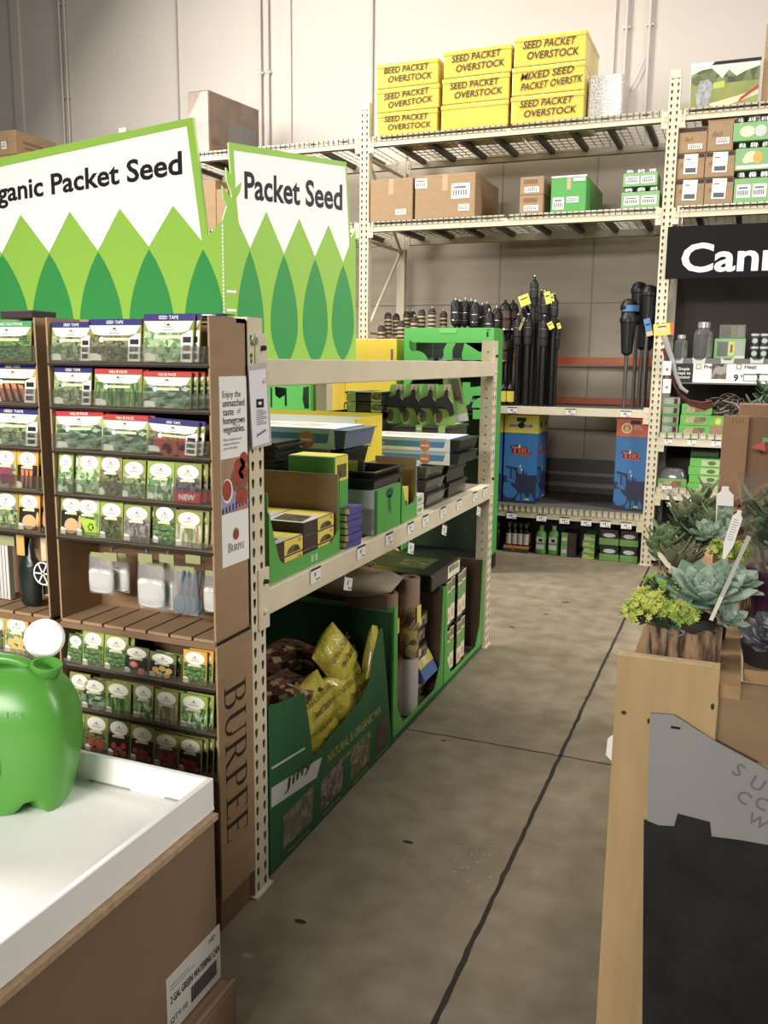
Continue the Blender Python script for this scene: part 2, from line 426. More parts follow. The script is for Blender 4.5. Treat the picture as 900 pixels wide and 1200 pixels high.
mb = MB(); mb.box(xa, xb, BR - .03, BR, .432, .75, SLATE); mb.box(xa, xb, BR - .05, BR - .03, .49, .53, mt('grey_slat', (146, 141, 133), .7)); mb.box(xa, xb, BR - .05, BR - .03, .60, .63, mt('grey_slat', (146, 141, 133), .7)); rack.part('rear_board', mb)
mb = MB(); tick_lip(mb, xa, xb, BF - .004, .375, .43, STEEL, DARKSTEEL, .05); mb.rect(FY(BF - .0005), xa, .375, xb, .43, CREAM, .002); rack.part('deck_lip', mb)
mb = MB(); mb.box(xa, xb, BF + .25, BF + .28, .05, .325, mt('shadow_board', (46, 42, 38), .8)); rack.part('shade_board', mb)  # dark board added behind the floor goods, shade under the deck in its colour
# right-hand bay with more, closer shelves
xa, xb = bx[3] + .0425, bx[4] - .0425
for z0, z1 in ((1.0, 1.075), (.56, .632), (.1, .16)):
    beam(xa, xb, BF, z0, z1, CREAM); mb = MB(); mb.box(xa, xb, BF, BR, z1 - .01, z1 + .006, SLATE); rack.part('deck_board', mb)
    mb = MB(); tick_lip(mb, xa, xb, BF - .004, z1 - .01, z1 + .03, STEEL, DARKSTEEL, .06); mb.rect(FY(BF - .0005), xa, z1 - .01, xb, z1 + .03, CREAM, .002); rack.part('deck_lip', mb)
mb = MB(); mb.box(xa, xb, BF - .01, BF + .03, 1.625, 1.695, mt('grey_strip', (104, 104, 104), .5)); mb.box(xa, xb, BF + .03, BR, 1.675, 1.69, SLATE); rack.part('jar_shelf', mb)
mb = MB(); mb.box(xa, xb, BR - .02, BR, .1, 2.75, mt('brown_backing', (70, 62, 54), .8, var=.1, scale=2)); rack.part('back_panel', mb)

# middle rack beside the aisle
MX = -1.287; MB_ = -2.38; NY0, NY1, FY0, FY1 = 2.168, 2.251, 4.80, 4.885
ZS0, ZS1, ZT0, ZT1 = .885, .967, 1.571, 1.651
mrack = Thing('low_rack', 'low cream pallet rack with one shelf beside the aisle', 'rack', (MX, 3.5, 0))
for y0, y1 in ((NY0, NY1), (FY0, FY1)):
    mb = MB(); post(mb, FX(MX, (y0 + y1) / 2), y1 - y0, .07, 1.765, CREAM)
    if y0 == NY0:
        for z, y in ((1.70, .5), ): mb.cyl((MX, y0 + .03, z), (MX + .012, y0 + .03, z), .011, .011, BOLT, 6)
    mrack.part('upright', mb)
    mb = MB(); post(mb, Fr((MB_, (y0 + y1) / 2, 0), (0, -1, 0), (0, 0, 1)), y1 - y0, .07, 1.765, CREAM2, False); mrack.part('rear_upright', mb)
for z0, z1 in ((.15, .15), (.15, .85), (.85, .85)): mb = MB(); mb.tube([(MX - .07, 4.84, z0), (MB_ + .07, 4.84, z1)], .015, CREAM2, 6); mrack.part('brace', mb)
for z0, z1 in ((ZS0, ZS1), (ZT0, ZT1)):
    for x, nm in ((MX, 'beam'), (MB_, 'rear_beam')):
        s = 1 if x == MX else -1
        mb = MB(); cps = []
        xs = sorted((x - s * .05, x + s * .006)); mb.box(xs[0], xs[1], NY1, FY0, z0, z1, CREAM)
        xp = sorted((x + s * .001, x + s * .008))
        for a, b in ((NY1 - .045, NY1 + .012), (FY0 - .012, FY0 + .045)):
            m2 = MB(); m2.box(xp[0], xp[1], a, b, z0 - .035, z1 + .07, CREAM)
            for z in (z0 + .02, z1 + .03): m2.cyl((x, (a + b) / 2, z), (x + s * .02, (a + b) / 2, z), .008, .007, CREAM if z < z1 else BLACK, 8)
            cps.append(m2)
        bo = mrack.part(nm, mb, bevel=.003)
        for m2 in cps: mrack.part('beam_connector', m2, parent=bo, bevel=.001)
mb = MB(); mb.box(MB_ + .05, MX - .05, NY1, FY0, ZS1 - .03, ZS1 - .004, mt('deck_ply', (126, 112, 92), .8)); mrack.part('shelf_deck', mb)
# ------------------------------------------------------------------ cardboard seed-packet displays
KD = .937
BX1, BX0, BY, BB, BT, BZ, BSP = -1.372 * KD, -1.945 * KD, 2.11 * KD, 2.158, 1.758, .104, EYE + (.83 - EYE) * KD
LIP = mt('clear_lip', (150, 150, 146), .12, trans=.85, alpha=.35, spec=.5)
LIPED = mt('dark_lip_edge', (40, 34, 30), .4)
SEDGE = {k: mt('packet_' + k, c, .38, coat=.25) for k, c in dict(olive=(142, 150, 62), lime=(150, 176, 60), gold=(226, 160, 44), moss=(96, 112, 48), pale=(176, 186, 110)).items()}
CREAMW = mt('packet_cream', (238, 234, 218), .4)
RIB = mt('packet_ribbon', (216, 208, 160), .4)
NAVY = mt('navy_band', (46, 44, 128), .4); REDB = mt('red_band', (206, 50, 48), .4); GRNB = mt('green_band', (58, 160, 84), .4)
PH = dict(
    herb=photo('photo_herbs', [(40, 58, 30), (82, 118, 54), (126, 160, 84), (176, 190, 130), (120, 108, 112)], 110),
    dark=photo('photo_dark_salad', [(38, 44, 28), (72, 94, 50), (124, 138, 80), (150, 116, 88), (50, 50, 40)], 120),
    lettuce=photo('photo_lettuce', [(66, 112, 56), (118, 164, 92), (168, 202, 136), (190, 214, 160), (90, 136, 70)], 70),
    stalk=photo('photo_stalks', [(40, 76, 26), (84, 134, 44), (140, 182, 84), (30, 56, 22)], 60, stretch=(3, 1, .45)),
    cuke=photo('photo_cucumbers', [(36, 62, 46), (60, 98, 70), (96, 134, 92), (180, 194, 150), (70, 112, 80)], 46, stretch=(1, 1, 2.2)),
    soil=photo('photo_soil', [(40, 34, 22), (70, 78, 40), (104, 116, 58), (84, 60, 44)], 140),
    bean=photo('photo_beans', [(30, 60, 24), (72, 118, 48), (122, 160, 78), (40, 80, 34)], 80, stretch=(1, 1, 2.6)),
    purple=photo('photo_purple', [(36, 26, 34), (84, 62, 84), (120, 104, 116), (70, 88, 48)], 110),
    grey=photo('photo_artichoke', [(66, 62, 60), (120, 112, 108), (150, 140, 136), (86, 90, 60)], 100),
    onion=photo('photo_onion', [(120, 140, 80), (200, 204, 176), (176, 120, 90), (90, 120, 60)], 60, stretch=(3, 1, .5)),
    pick=photo('photo_chicory', [(44, 90, 40), (80, 140, 62), (150, 176, 110), (220, 224, 200)], 90, stretch=(1.6, 1, .8)),
    night=mt('photo_black', (30, 34, 24), .4, var=.3, scale=40),
    tomato=mt('print_tomato', (182, 62, 48), .4, var=.15, scale=40), beet=mt('print_beet', (146, 58, 76), .4, var=.2, scale=40),
    carrot=mt('print_carrot', (216, 116, 66), .4, var=.12, scale=50), melon=mt('print_melon', (228, 160, 108), .4, var=.08, scale=60),
    kiwi=mt('print_lime', (160, 200, 40), .4, var=.1, scale=50), squash=mt('print_squash', (226, 176, 84), .4, var=.1, scale=50))
def seed_packet(w, h, edge, band, bandtxt, pic, motif=None, strip=False, new=False):
    """local mesh: base centre at the origin, printed face towards -Y"""
    mb = MB(); e = SEDGE[edge]; t = .005
    x = w / 2
    prof = [(-x, 0), (x, 0), (x, h), (-x, h)]
    mb.box(-x, x, -t / 2, t / 2, 0, h, e)
    F = FY(-t / 2)
    p = PH[pic]
    if band:
        mb.rect(F, -x, .86 * h, x, h, band, .0004)
        mb.text(F, bandtxt, 0, .93 * h, .075 * h, WHITE, .0009, wmax=w * .8, bold=.01, res=1)
        mb.rect(F, -x * .96, 0.01 * h, x * .96, .64 * h, p, .0004)
        mb.poly(F, [(-x * .97, .85 * h), (-x * .8, .66 * h), (-x * .55, .62 * h), (x * .55, .62 * h), (x * .8, .66 * h), (x * .97, .85 * h)], CREAMW, .0007)
        cy, lw, ly = .53 * h, w * .3, .76 * h
    else:
        mb.rect(F, -x * .94, .015 * h, x * .94, .62 * h, p, .0004)
        mb.ell(F, 0, .77 * h, x * .82, .19 * h, CREAMW, .0007, 16)
        cy, lw, ly = .56 * h, w * .56, .79 * h
    M = motif
    def E(cx, cy_, rx, ry, m, o=.0007): mb.ell(F, cx * w, cy_ * h, rx * w, ry * h, m, o, 12)
    if M == 'tomatoes':
        for cx, c2, r in ((-.22, .3, .13), (.02, .2, .14), (.22, .33, .12), (-.1, .12, .11), (.25, .12, .12)): E(cx, c2, r, r * w / h, PH['tomato'])
    if M == 'carrots':
        for i in range(5):
            a = (-.34 + .15 * i) * w; mb.poly(F, [(a, .56 * h - i * .03 * h), (a + .11 * w, .54 * h - i * .03 * h), (a + .2 * w, .05 * h), (a + .16 * w, .05 * h)], PH['carrot'], .0007 + i * .0001)
    if M == 'carrot3':
        for i in range(3):
            a = (-.3 + .2 * i) * w; mb.poly(F, [(a, .5 * h), (a + .16 * w, .5 * h), (a + .1 * w, .05 * h), (a + .06 * w, .05 * h)], PH['carrot'], .0007 + i * .0001)
    if M == 'beets':
        for cx, c2 in ((-.2, .4), (.15, .42), (-.05, .22), (.26, .2)): E(cx, c2, .19, .14, PH['beet'])
    if M == 'melon':
        E(.02, .24, .33, .2, PH['melon']); E(.02, .24, .1, .05, PH['squash'], .001); E(.4, .33, .07, .2, PH['melon'])
    if M == 'kiwi':
        mb.poly(F, [(-.4 * w, .5 * h), (.34 * w, .44 * h), (.42 * w, .05 * h), (-.05 * w, .06 * h)], PH['kiwi'], .0007)
        for a in range(7): E(.14 + .1 * math.cos(a), .26 + .08 * math.sin(a), .035, .03, PH['night'], .001)
    if M == 'radish':
        for cx, c2 in ((-.1, .34), (.22, .12)): E(cx, c2, .2, .15, PH['tomato']); E(cx, c2, .14, .1, PH['melon'], .001)
    if M == 'squash':
        for cx, c2 in ((-.25, .3), (0, .38), (.25, .33), (-.1, .14), (.18, .15)): E(cx, c2, .13, .11, PH['squash'])
    if M == 'berries':
        for i in range(9): E(-.3 + .15 * (i % 5), .14 + .13 * (i // 5) + .04 * (i % 2), .1, .075, PH['tomato'])
    # little logo and product line, ribbon, planting tag
    mb.poly(F, [(-.05 * w, ly), (.05 * w, ly), (0, ly + .05 * h)], mt('logo_dark', (96, 40, 36), .5), .001)
    mb.text(F, 'BURPEE', 0, ly - .03 * h, .04 * h, BLACK, .001, wmax=lw * .8, res=1)
    mb.rect(F, -lw * .35, ly - .1 * h, lw * .35, ly - .085 * h, INKG, .001)
    mb.rect(F, -.2 * w, cy - .035 * h, .26 * w, cy + .035 * h, RIB, .0012); mb.ell(F, -.24 * w, cy - .01 * h, .045 * w, .045 * w, WHITE, .0013, 8)
    mb.poly(F, [(-.46 * w, .03 * h), (-.22 * w, .03 * h), (-.25 * w, .16 * h), (-.36 * w, .2 * h), (-.46 * w, .19 * h)], CREAMW, .0012)
    if strip:
        mb.poly(F, [(.27 * w, .02 * h), (.49 * w, .02 * h), (.49 * w, .66 * h), (.43 * w, .66 * h), (.27 * w, .56 * h)], WHITE, .0014)
        for k in range(3): mb.rect(F, .30 * w, (.07 + .17 * k) * h, .46 * w, (.19 + .17 * k) * h, [PH['soil'], PH['dark'], BLACK][k], .0017)
    if new:
        mb.rect(F, -x, .0, x, .28 * h, REDB, .0014); mb.text(F, 'NEW', 0, .14 * h, .15 * h, WHITE, .0018, wmax=w * .6, bold=.02)
    return mb
_PK = {}
def place_packet(key, args, u0, v0, u1, v1, label, group, zr=None, lean=.1, roll=0.0, extra=0, Y=BY + .034, exlabel=None, dx=.012, xlim=None):
    """packet whose face fills the pixel box u0..u1, v0..v1 of the photograph, standing in its pocket"""
    a = pY((u0 + u1) / 2, v1, Y); b = pY((u0 + u1) / 2, v0, Y); l = pY(u0, (v0 + v1) / 2, Y); r = pY(u1, (v0 + v1) / 2, Y)
    if zr is not None: a.z = zr
    if xlim:
        sh = max(0, xlim[0] + .009 - l.x) - max(0, r.x - xlim[1] + .009)
        if abs(sh) < .03: l.x += sh; r.x += sh
        else: l.x = max(l.x, xlim[0] + .009); r.x = min(r.x, xlim[1] - .009)
        a.x = (l.x + r.x) / 2
    w, h = r.x - l.x, (b.z - a.z) * 1.02
    k = key
    if k not in _PK:
        o = seed_packet(w, h, *args).build('seed_packet', origin=(0, 0, 0)); _PK[k] = (o, w, h); first = True
    else: first = False
    o, w0, h0 = _PK[k]
    if not first: o = dup(o)
    o.location = (a.x, Y - .026, a.z + .002); o.rotation_euler = (-lean, roll, 0); o.scale = (w / w0, 1, h / h0)
    tag(o, label, 'seed packet', group)
    for i in range(extra):
        q = dup(o, (min(a.x + dx * (i + 1), (xlim[1] - .011 - w / 2) if xlim else 9), Y - .026 + .013 * (i + 1), a.z + .003 + .001 * i), exlabel.replace('#', ['directly behind', 'second behind', 'third behind', 'fourth behind'][i]) if exlabel else label)
    return o
def display(name, label, x0, x1, loc, split=BSP):
    t = Thing(name, label, 'display', loc)
    th = .006
    # upper and lower carton: sides, back, shelves
    for (z0, z1, gx) in ((BZ, split, .006), (split, BT, 0)):
        for xa, nm in ((x0 - gx, 'side_panel'), (x1 + gx - th, 'side_panel')):
            mb = MB(); F = Fr((xa, 0, 0), (0, 1, 0), (0, 0, 1))
            mb.box(xa, xa + th, BY - gx, BB, z0 + .002, z1 - (.012 if z1 == split else 0), CARD); t.part(nm, mb)
        mb = MB(); mb.box(x0, x1, BB - .006, BB, z0 + .002, z1, CARD_DK); t.part('back_panel', mb)
    mb = MB(); n = 7; w = (x1 - x0) / n                               # slatted floor of the upper carton
    for i in range(n): mb.box(x0 + i * w + .004, x0 + (i + 1) * w - .004, BY, BB - .006, split - .004, split + .006, CARD)
    mb.box(x0, x1, BY - .004, BY + .004, split - .02, split - .003, CARD_DK); mb.box(x0, x1, BY + .01, BB, split - .012, split - .006, mt('slat_gap_shade', (40, 30, 22), .9))  # dark sheet below the slats carries the shade of the gaps
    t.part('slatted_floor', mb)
    mb = MB(); mb.box(x0, x1, BB - .05, BB - .006, BT - .012, BT, CARD); t.part('top_board', mb)
    mb = MB(); mb.box(x0 + .01, x1 - .01, BY + .01, BB - .01, 0, BZ + .002, CARD_DK); t.part('base', mb)
    return t
def pocket_row(t, x0, x1, z, zl=.032):
    mb = MB(); mb.box(x0 + .006, x1 - .006, BY + .006, BB - .008, z - .006, z - .001, CARD_DK); mb.box(x0 + .006, x1 - .006, BB - .03, BB - .02, z, z + .11, CARD_DK); t.part('pocket_shelf', mb)
    mb = MB(); mb.box(x0 + .003, x1 - .003, BY - .004, BY - .0015, z - .008, z + zl, LIP); mb.box(x0 + .003, x1 - .003, BY - .006, BY - .001, z - .010, z - .004, LIPED); t.part('pocket_lip', mb)
LX0, LX1 = -2.36, -1.985 * KD
ds = display('seed_display', 'tall kraft cardboard seed packet display with a printed side panel beside the cream upright', BX0, BX1, (BX0 / 2 + BX1 / 2, BY, 0))
dl = display('seed_display', 'kraft cardboard seed packet display partly cut off at the left edge of the photo', LX0, LX1, (-2.05, BY, 0))
ROWZ = [pY(160, v, BY).z for v in (425.5, 478.5, 532, 585.5, 637)]
LROWZ = [pY(200, v, BY).z for v in (799, 851, 903)]
for t, a, b in ((ds, BX0, BX1), (dl, LX0, LX1)):
    for z in ROWZ + LROWZ: pocket_row(t, a, b, z, .045 if z > 1.25 else .02)
GR = 'seed packets on the cardboard displays'
ROWN = ['top', 'second', 'third', 'fourth', 'fifth', 'sixth', 'seventh', 'bottom']
def zz(u, v, ox, oy, s): return ox + u / s, oy + v / s
def row(ri, items, s=3.0, ox=0, oy=340, where='right-hand display'):
    for i, it in enumerate(items):
        key, args, box, desc = it[:4]; ex = it[4] if len(it) > 4 else 0; roll = it[5] if len(it) > 5 else 0
        u0, v0 = zz(box[0], box[1], ox, oy, s); u1, v1 = zz(box[2], box[3], ox, oy, s)
        place_packet(key, args, u0, v0, u1, v1, f'{desc}, {ORD[i]} from left in {ROWN[ri]} row, {where}', GR, zr=(ROWZ + LROWZ)[ri] + abs(roll) * .06, xlim=(BX0, BX1 - .004) if where == 'right-hand display' else (LX0, LX1), roll=roll, extra=ex,
                     exlabel=f'packet # the {desc.split(" packet")[0]} one, {ROWN[ri]} row, {where}')
ST = 'SEED TAPE'; VP = 'VALUE PACK'
row(0, [('st_herb', ('olive', NAVY, ST, 'herb', None, True), (163, 118, 338, 252), 'navy-banded herb packet', 1), ('st_dark', ('olive', NAVY, ST, 'dark', None, True), (330, 108, 515, 258), 'navy-banded salad packet', 1),
        ('st_let', ('olive', NAVY, ST, 'lettuce', None, True), (522, 90, 697, 262), 'navy-banded pale cabbage packet', 1)])
row(1, [('st_herb', None, (172, 275, 342, 412), 'navy-banded herb packet', 0), ('vp_stalk', ('olive', REDB, VP, 'stalk'), (352, 282, 518, 420), 'red-banded green stalk packet', 1), ('vp_cuke', ('olive', REDB, VP, 'cuke'), (522, 292, 690, 428), 'red-banded cucumber packet', 3)])
row(2, [('vp_cuke2', ('pale', REDB, VP, 'cuke'), (208, 428, 372, 568), 'red-banded courgette packet', 2, -.03), ('vp_pep', ('pale', REDB, VP, 'cuke'), (380, 444, 538, 582), 'red-banded dark green packet', 1), ('st_tom', ('olive', NAVY, ST, 'dark', 'tomatoes', True), (536, 460, 712, 600), 'navy-banded red tomato packet', 1, .04)])
sm = lambda e, p, m=None, n=False: (e, None, None, p, m, False, n)
row(3, [('s_spin', sm('lime', 'pick'), (196, 574, 276, 712), 'small spinach packet', 3), ('s_pale', sm('pale', 'lettuce'), (290, 576, 366, 724), 'small pale lettuce packet', 1, .05), ('s_mesc', sm('olive', 'dark'), (368, 582, 447, 736), 'small mixed salad packet', 1),
        ('s_herb', sm('olive', 'herb'), (450, 600, 530, 746), 'small dark herb packet', 2), ('s_bas', sm('lime', 'pick'), (536, 606, 630, 754), 'small basil packet', 2), ('s_new', sm('olive', 'purple', None, True), (632, 612, 724, 766), 'small red-bottomed NEW packet', 4)])
row(4, [('s_mel', sm('olive', 'night', 'melon'), (212, 722, 286, 860), 'small orange melon packet', 1), ('s_kiwi', sm('pale', 'stalk', 'kiwi'), (290, 732, 368, 876), 'small lime green fruit packet', 1), ('s_soil', sm('lime', 'soil'), (371, 746, 450, 886), 'small dark pod packet', 1),
        ('s_art', sm('olive', 'grey'), (454, 758, 545, 898), 'small grey artichoke packet', 2), ('s_bean', sm('moss', 'bean'), (556, 758, 632, 905), 'small green bean packet', 1, .03), ('s_oni', sm('olive', 'onion'), (635, 777, 728, 926), 'small spring onion packet', 4)])
LD = 'left-hand display'
row(0, [('org', ('olive', GRNB, 'ORGANIC SOLUTIONS', 'bean'), (-40, 115, 130, 245), 'green-banded pepper packet', 1)], where=LD)
row(1, [('st_car', ('gold', NAVY, ST, 'night', 'carrots', True), (-15, 262, 148, 402), 'navy-banded carrot packet', 1)], where=LD)
row(2, [('st_herb', None, (-15, 420, 155, 554), 'navy-banded herb packet', 1)], where=LD)
row(3, [('s_grn', sm('lime', 'pick'), (-80, 556, -2, 690), 'small green packet', 0), ('s_beet', sm('gold', 'herb', 'beets'), (4, 560, 78, 696), 'small gold beetroot packet', 0), ('s_car', sm('gold', 'night', 'carrot3'), (80, 566, 154, 704), 'small gold carrot packet', 4)], where=LD)
row(4, [('s_spin', None, (-80, 706, -2, 846), 'small spinach packet', 0), ('s_herb', None, (2, 712, 84, 852), 'small dark herb packet', 0), ('s_mel2', sm('gold', 'night', 'melon'), (86, 716, 160, 852), 'small gold melon packet', 4)], where=LD)
k = dict(s=3.333, ox=0, oy=700)
row(5, [('s_bean', None, (252, 140, 340, 285), 'pale leaning bean packet', 3, .08), ('s_pea', sm('lime', 'bean'), (345, 132, 425, 288), 'small pea packet', 1), ('s_pea2', sm('lime', 'bean'), (430, 148, 520, 306), 'small runner bean packet', 1),
        ('s_rad', sm('moss', 'night', 'radish'), (508, 190, 600, 330), 'small red radish packet', 0, .02), ('s_squ', sm('moss', 'night', 'squash'), (604, 214, 706, 356), 'small yellow squash packet', 1, .03), ('s_fren', sm('gold', 'bean'), (735, 206, 826, 376), 'small gold-edged bean packet', 2)], **k)
row(6, [('s_cor', sm('olive', 'herb'), (272, 290, 350, 430), 'small parsley packet', 0), ('s_okr', sm('moss', 'cuke'), (342, 316, 436, 454), 'small okra packet', 1), ('s_asp', sm('olive', 'stalk'), (436, 330, 530, 468), 'small asparagus packet', 1),
        ('s_let2', sm('olive', 'pick'), (541, 338, 618, 484), 'small celery packet', 0), ('s_lee', sm('olive', 'onion'), (625, 362, 714, 512), 'small leek packet', 1), ('s_lim', sm('lime', 'pick'), (724, 378, 828, 540), 'small pale green lettuce packet', 1)], **k)
row(7, [('s_tom1', sm('olive', 'dark', 'tomatoes'), (268, 440, 350, 560), 'small cherry tomato packet', 0), ('s_tom2', sm('olive', 'dark', 'tomatoes'), (353, 458, 440, 592), 'small tomato packet', 1), ('s_tom3', sm('moss', 'night', 'tomatoes'), (442, 476, 526, 610), 'small large-tomato packet', 1),
        ('s_tom4', sm('olive', 'night', 'berries'), (530, 500, 620, 645), 'small plum tomato packet', 1), ('s_tom5', sm('olive', 'purple', 'tomatoes'), (622, 526, 716, 660), 'small red pepper packet', 1), ('s_ber', sm('olive', 'night', 'berries'), (718, 546, 806, 690), 'small red berry packet', 3)], **k)
row(5, [('s_mix', sm('pale', 'dark'), (-30, 72, 40, 190), 'small mixed packet', 0), ('s_pump', sm('gold', 'pick', 'squash'), (42, 76, 130, 196), 'small gold squash packet', 2)], where=LD, **k)
row(6, [('s_okr', None, (-20, 225, 60, 350), 'small okra packet', 0), ('s_lim', None, (70, 235, 155, 360), 'small lettuce packet', 1)], where=LD, **k)
# hanging goods under the lowest pockets
PLASTIC = mt('clear_bag', (220, 222, 222), .18, trans=.6, alpha=.45)
FOAM = mt('white_pellets', (232, 230, 224), .7, bump=.6, scale=260, var=.06)
SPOON = mt('blue_grey_plastic', (72, 98, 112), .3)
HCARD = mt('olive_header_card', (150, 150, 96), .6)
def hang_bag(u0, v0, u1, v1, fill, label, Y, vh=575, sway=0):
    a = pY((u0 + u1) / 2, v1, Y); b = pY((u0 + u1) / 2, v0, Y); l = pY(u0, (v0 + v1) / 2, Y); r = pY(u1, (v0 + v1) / 2, Y)
    w, h = r.x - l.x, b.z - a.z; t = Thing('hanging_bag', label, 'bag', (a.x, Y, a.z), 'bags hanging in the seed display')
    mb = MB(); hw = w * .55
    mb.loft([[V((a.x + hw * math.cos(2 * PI * i / 12) * k, Y + .014 * math.sin(2 * PI * i / 12) * k2, a.z + h * z)) for i in range(12)] for z, k, k2 in ((-.05, .95, .1), (.1, 1, 1), (.55, 1, 1), (1.0, .9, .15), (1.12, .9, .1))], PLASTIC)
    t.part('clear_bag', mb)
    mb = MB()
    if fill == 'foam':
        mb.loft([[V((a.x + hw * .92 * math.copysign(abs(math.cos(2 * PI * i / 16)) ** .6, math.cos(2 * PI * i / 16)) * k, Y + .012 * math.sin(2 * PI * i / 16) * k, a.z + h * z)) for i in range(16)] for z, k in ((.0, .6), (.05, .95), (.3, 1), (.62, 1), (.7, .8))], FOAM); t.part('white_filling', mb)
    else:
        for k in range(4):
            x = a.x + (k - 1.2) * .016; c = V((x, Y - .004 + k * .004, a.z + h * .2))
            mb.loft([[c + V((.022 * math.cos(2 * PI * i / 12) * q, .002 * (1 if z > .5 else -1) * q, .03 * math.sin(2 * PI * i / 12) * q)) for i in range(12)] for z, q in ((0, .9), (1, 1.0))], SPOON)
            mb.tube([c + V((.006, 0, .028)), c + V((.02, 0, .10))], .005, SPOON, 6)
        t.part('scoop_set', mb)
    mb = MB(); mb.box(a.x - w * .4, a.x + w * .4, Y - .002, Y + .001, b.z + .002, b.z + h * .18, HCARD); t.part('header_card', mb)
    return t
YH = BY + .05
hang_bag(106, 655, 134, 694, 'foam', 'clear bag of white pellets hanging leftmost under the seed pockets', YH)
hang_bag(130, 655, 152, 692, 'foam', 'clear bag of white pellets hanging second, behind the leftmost bag', YH + .035)
hang_bag(163, 664, 194, 711, 'foam', 'clear bag of bright white pellets hanging above the middle of the slatted floor', YH)
hang_bag(190, 668, 208, 714, 'foam', 'narrow bag of white pellets hanging just left of the blue scoops', YH + .03)
hang_bag(204, 672, 232, 718, 'scoop', 'clear bag of blue-grey plastic scoops hanging under the seed pockets', YH)
hang_bag(240, 676, 258, 716, 'foam', 'bag of white pellets hanging against the right side panel', YH + .02)
for i, u in enumerate((131, 172, 197, 228)):
    a = pY(u, 652 + (u - 131) * .03, BY + .02); mb = MB(); mb.box(a.x - .024, a.x + .024, BY + .012, BY + .016, a.z - .012, a.z + .012, HCARD); mb.cyl((a.x, BY + .02, a.z + .02), (a.x, BB - .01, a.z + .02), .0025, .0025, BOLT, 6)
    mb.box(a.x - .0015, a.x + .0015, BY + .018, BY + .022, a.z, a.z + .024, BOLT)
    tag(mb.build('peg_hook'), f'metal peg hook with olive price flap, {ORD[i]} from left under the fifth row', 'hook', 'peg hooks of the seed display')
# left display: dark bottle, reel card, pale strips
t = Thing('twine_card', 'cream card with a spoked black reel hanging in the left-hand display', 'twine', pY(62, 690, BY + .08))
a = pY(47, 628, BY + .08); b = pY(71, 700, BY + .08); fr = FY(BY + .08)
CREAMC = mt('cream_card', (206, 192, 150), .6)
mb = MB(); mb.box(a.x, b.x, BY + .08, BY + .084, b.z, a.z, CREAMC); mb.rect(fr, a.x + .004, b.z + .004, b.x - .004, b.z + .03, mt('dark_green_print', (34, 54, 36), .5), .001); t.part('card', mb)
c = pY(58, 670, BY + .07); mb = MB(); mb.cyl((c.x, BY + .079, c.z), (c.x, BY + .045, c.z), .036, .036, BLKPL, 20); reel = t.part('reel', mb)
mb = MB(); F = FY(BY + .0445)
for k in range(6): G = F.sub(c.x, c.z, 0, k * PI / 3); mb.box(.004, .034, -.002, .002, 0, .003, WHITE, G)
ring = [V((c.x + .034 * math.cos(2 * PI * i / 24), BY + .043, c.z + .034 * math.sin(2 * PI * i / 24))) for i in range(25)]; mb.tube(ring, .0026, WHITE, 6)
t.part('spoked_cap', mb, parent=reel)
a = pY(38, 716, BY + .06); a.z = max(a.z, BSP + .012); b = pY(40, 640, BY + .06); h = b.z - a.z
t = Thing('dark_bottle', 'dark green bagged bottle hanging beside the reel card', 'bottle', (a.x, BY + .06, a.z))
DGB = mt('dark_green_bag', (26, 36, 30), .3, bump=.3, scale=40)
mb = MB(); mb.loft([[V((a.x + .042 * k * math.cos(2 * PI * i / 14), BY + .06 + .025 * k2 * math.sin(2 * PI * i / 14), a.z + h * z)) for i in range(14)] for z, k, k2 in ((0, .7, .7), (.05, .85, .9), (.6, 1, 1), (.72, .9, .9), (.82, .55, .6), (1, .35, .4), (1.12, .4, .1))], DGB); t.part('bag', mb)
mb = MB(); mb.box(a.x - .022, a.x + .008, BY + .034, BY + .036, a.z + h * .86, a.z + h * 1.2, mt('gold_tag', (206, 160, 70), .5)); t.part('hang_tag', mb)
mb = MB(); STRIPW = mt('white_slat', (196, 196, 192), .5)
a = pY(-6, 700, BY + .08); a.z = max(a.z, BSP + .01); b = pY(17, 636, BY + .08)
for i in range(5): mb.box(a.x + i * .0135, a.x + i * .0135 + .011, BY + .08, BY + .1, a.z, b.z, STRIPW)
mb.box(a.x - .004, b.x + .004, BY + .075, BY + .103, b.z - .01, b.z + .02, HCARD)
tag(mb.build('plant_marker_pack'), 'pack of upright white plant markers at the left edge of the photo', 'plant markers')
# printed side panel
F = FX(BX1)
t = Thing('side_poster', 'white printed strip with tomatoes on the display side panel', 'poster', (BX1, 2.2, .99))
q = [F.uv(pX(u, v, BX1)) for u, v in ((255, 442), (288, 440), (291.5, 655), (262, 665))]
y0, y1 = (q[0][0] + q[3][0]) / 2, (q[1][0] + q[2][0]) / 2; z1, z0 = (q[0][1] + q[1][1]) / 2, (q[2][1] + q[3][1]) / 2
mb = MB(); mb.box(y0, y1, z0, z1, 0, .0015, WHITE, F); w = y1 - y0; h = z1 - z0; F2 = FX(BX1 + .0015)
for s, z, sz, b in (('Enjoy the', .91, .018, 0), ('unmatched', .865, .02, .008), ('taste', .82, .02, .008), ('homegrown', .775, .02, .008), ('vegetables.', .73, .02, .008)):
    mb.text(F2, s, y0 + w * .1, z0 + h * z, sz, mt('dark_ink', (52, 52, 54), .6), .0008, 'L', wmax=w * (.8 if s != 'taste' else .42), bold=b)
mb.text(F2, 'of', y0 + w * .62, z0 + h * .82, .016, INKG, .0008, 'L')
for i, s in enumerate(('More traditional and', 'unique varieties to', 'grow and enjoy.')): mb.text(F2, s, y0 + w * .1, z0 + h * (.675 - .022 * i), .008, INKG, .0008, 'L', wmax=w * .75)
t.part('panel', mb)
mb = MB(); zb, zt = z0 + h * .285, z0 + h * .575
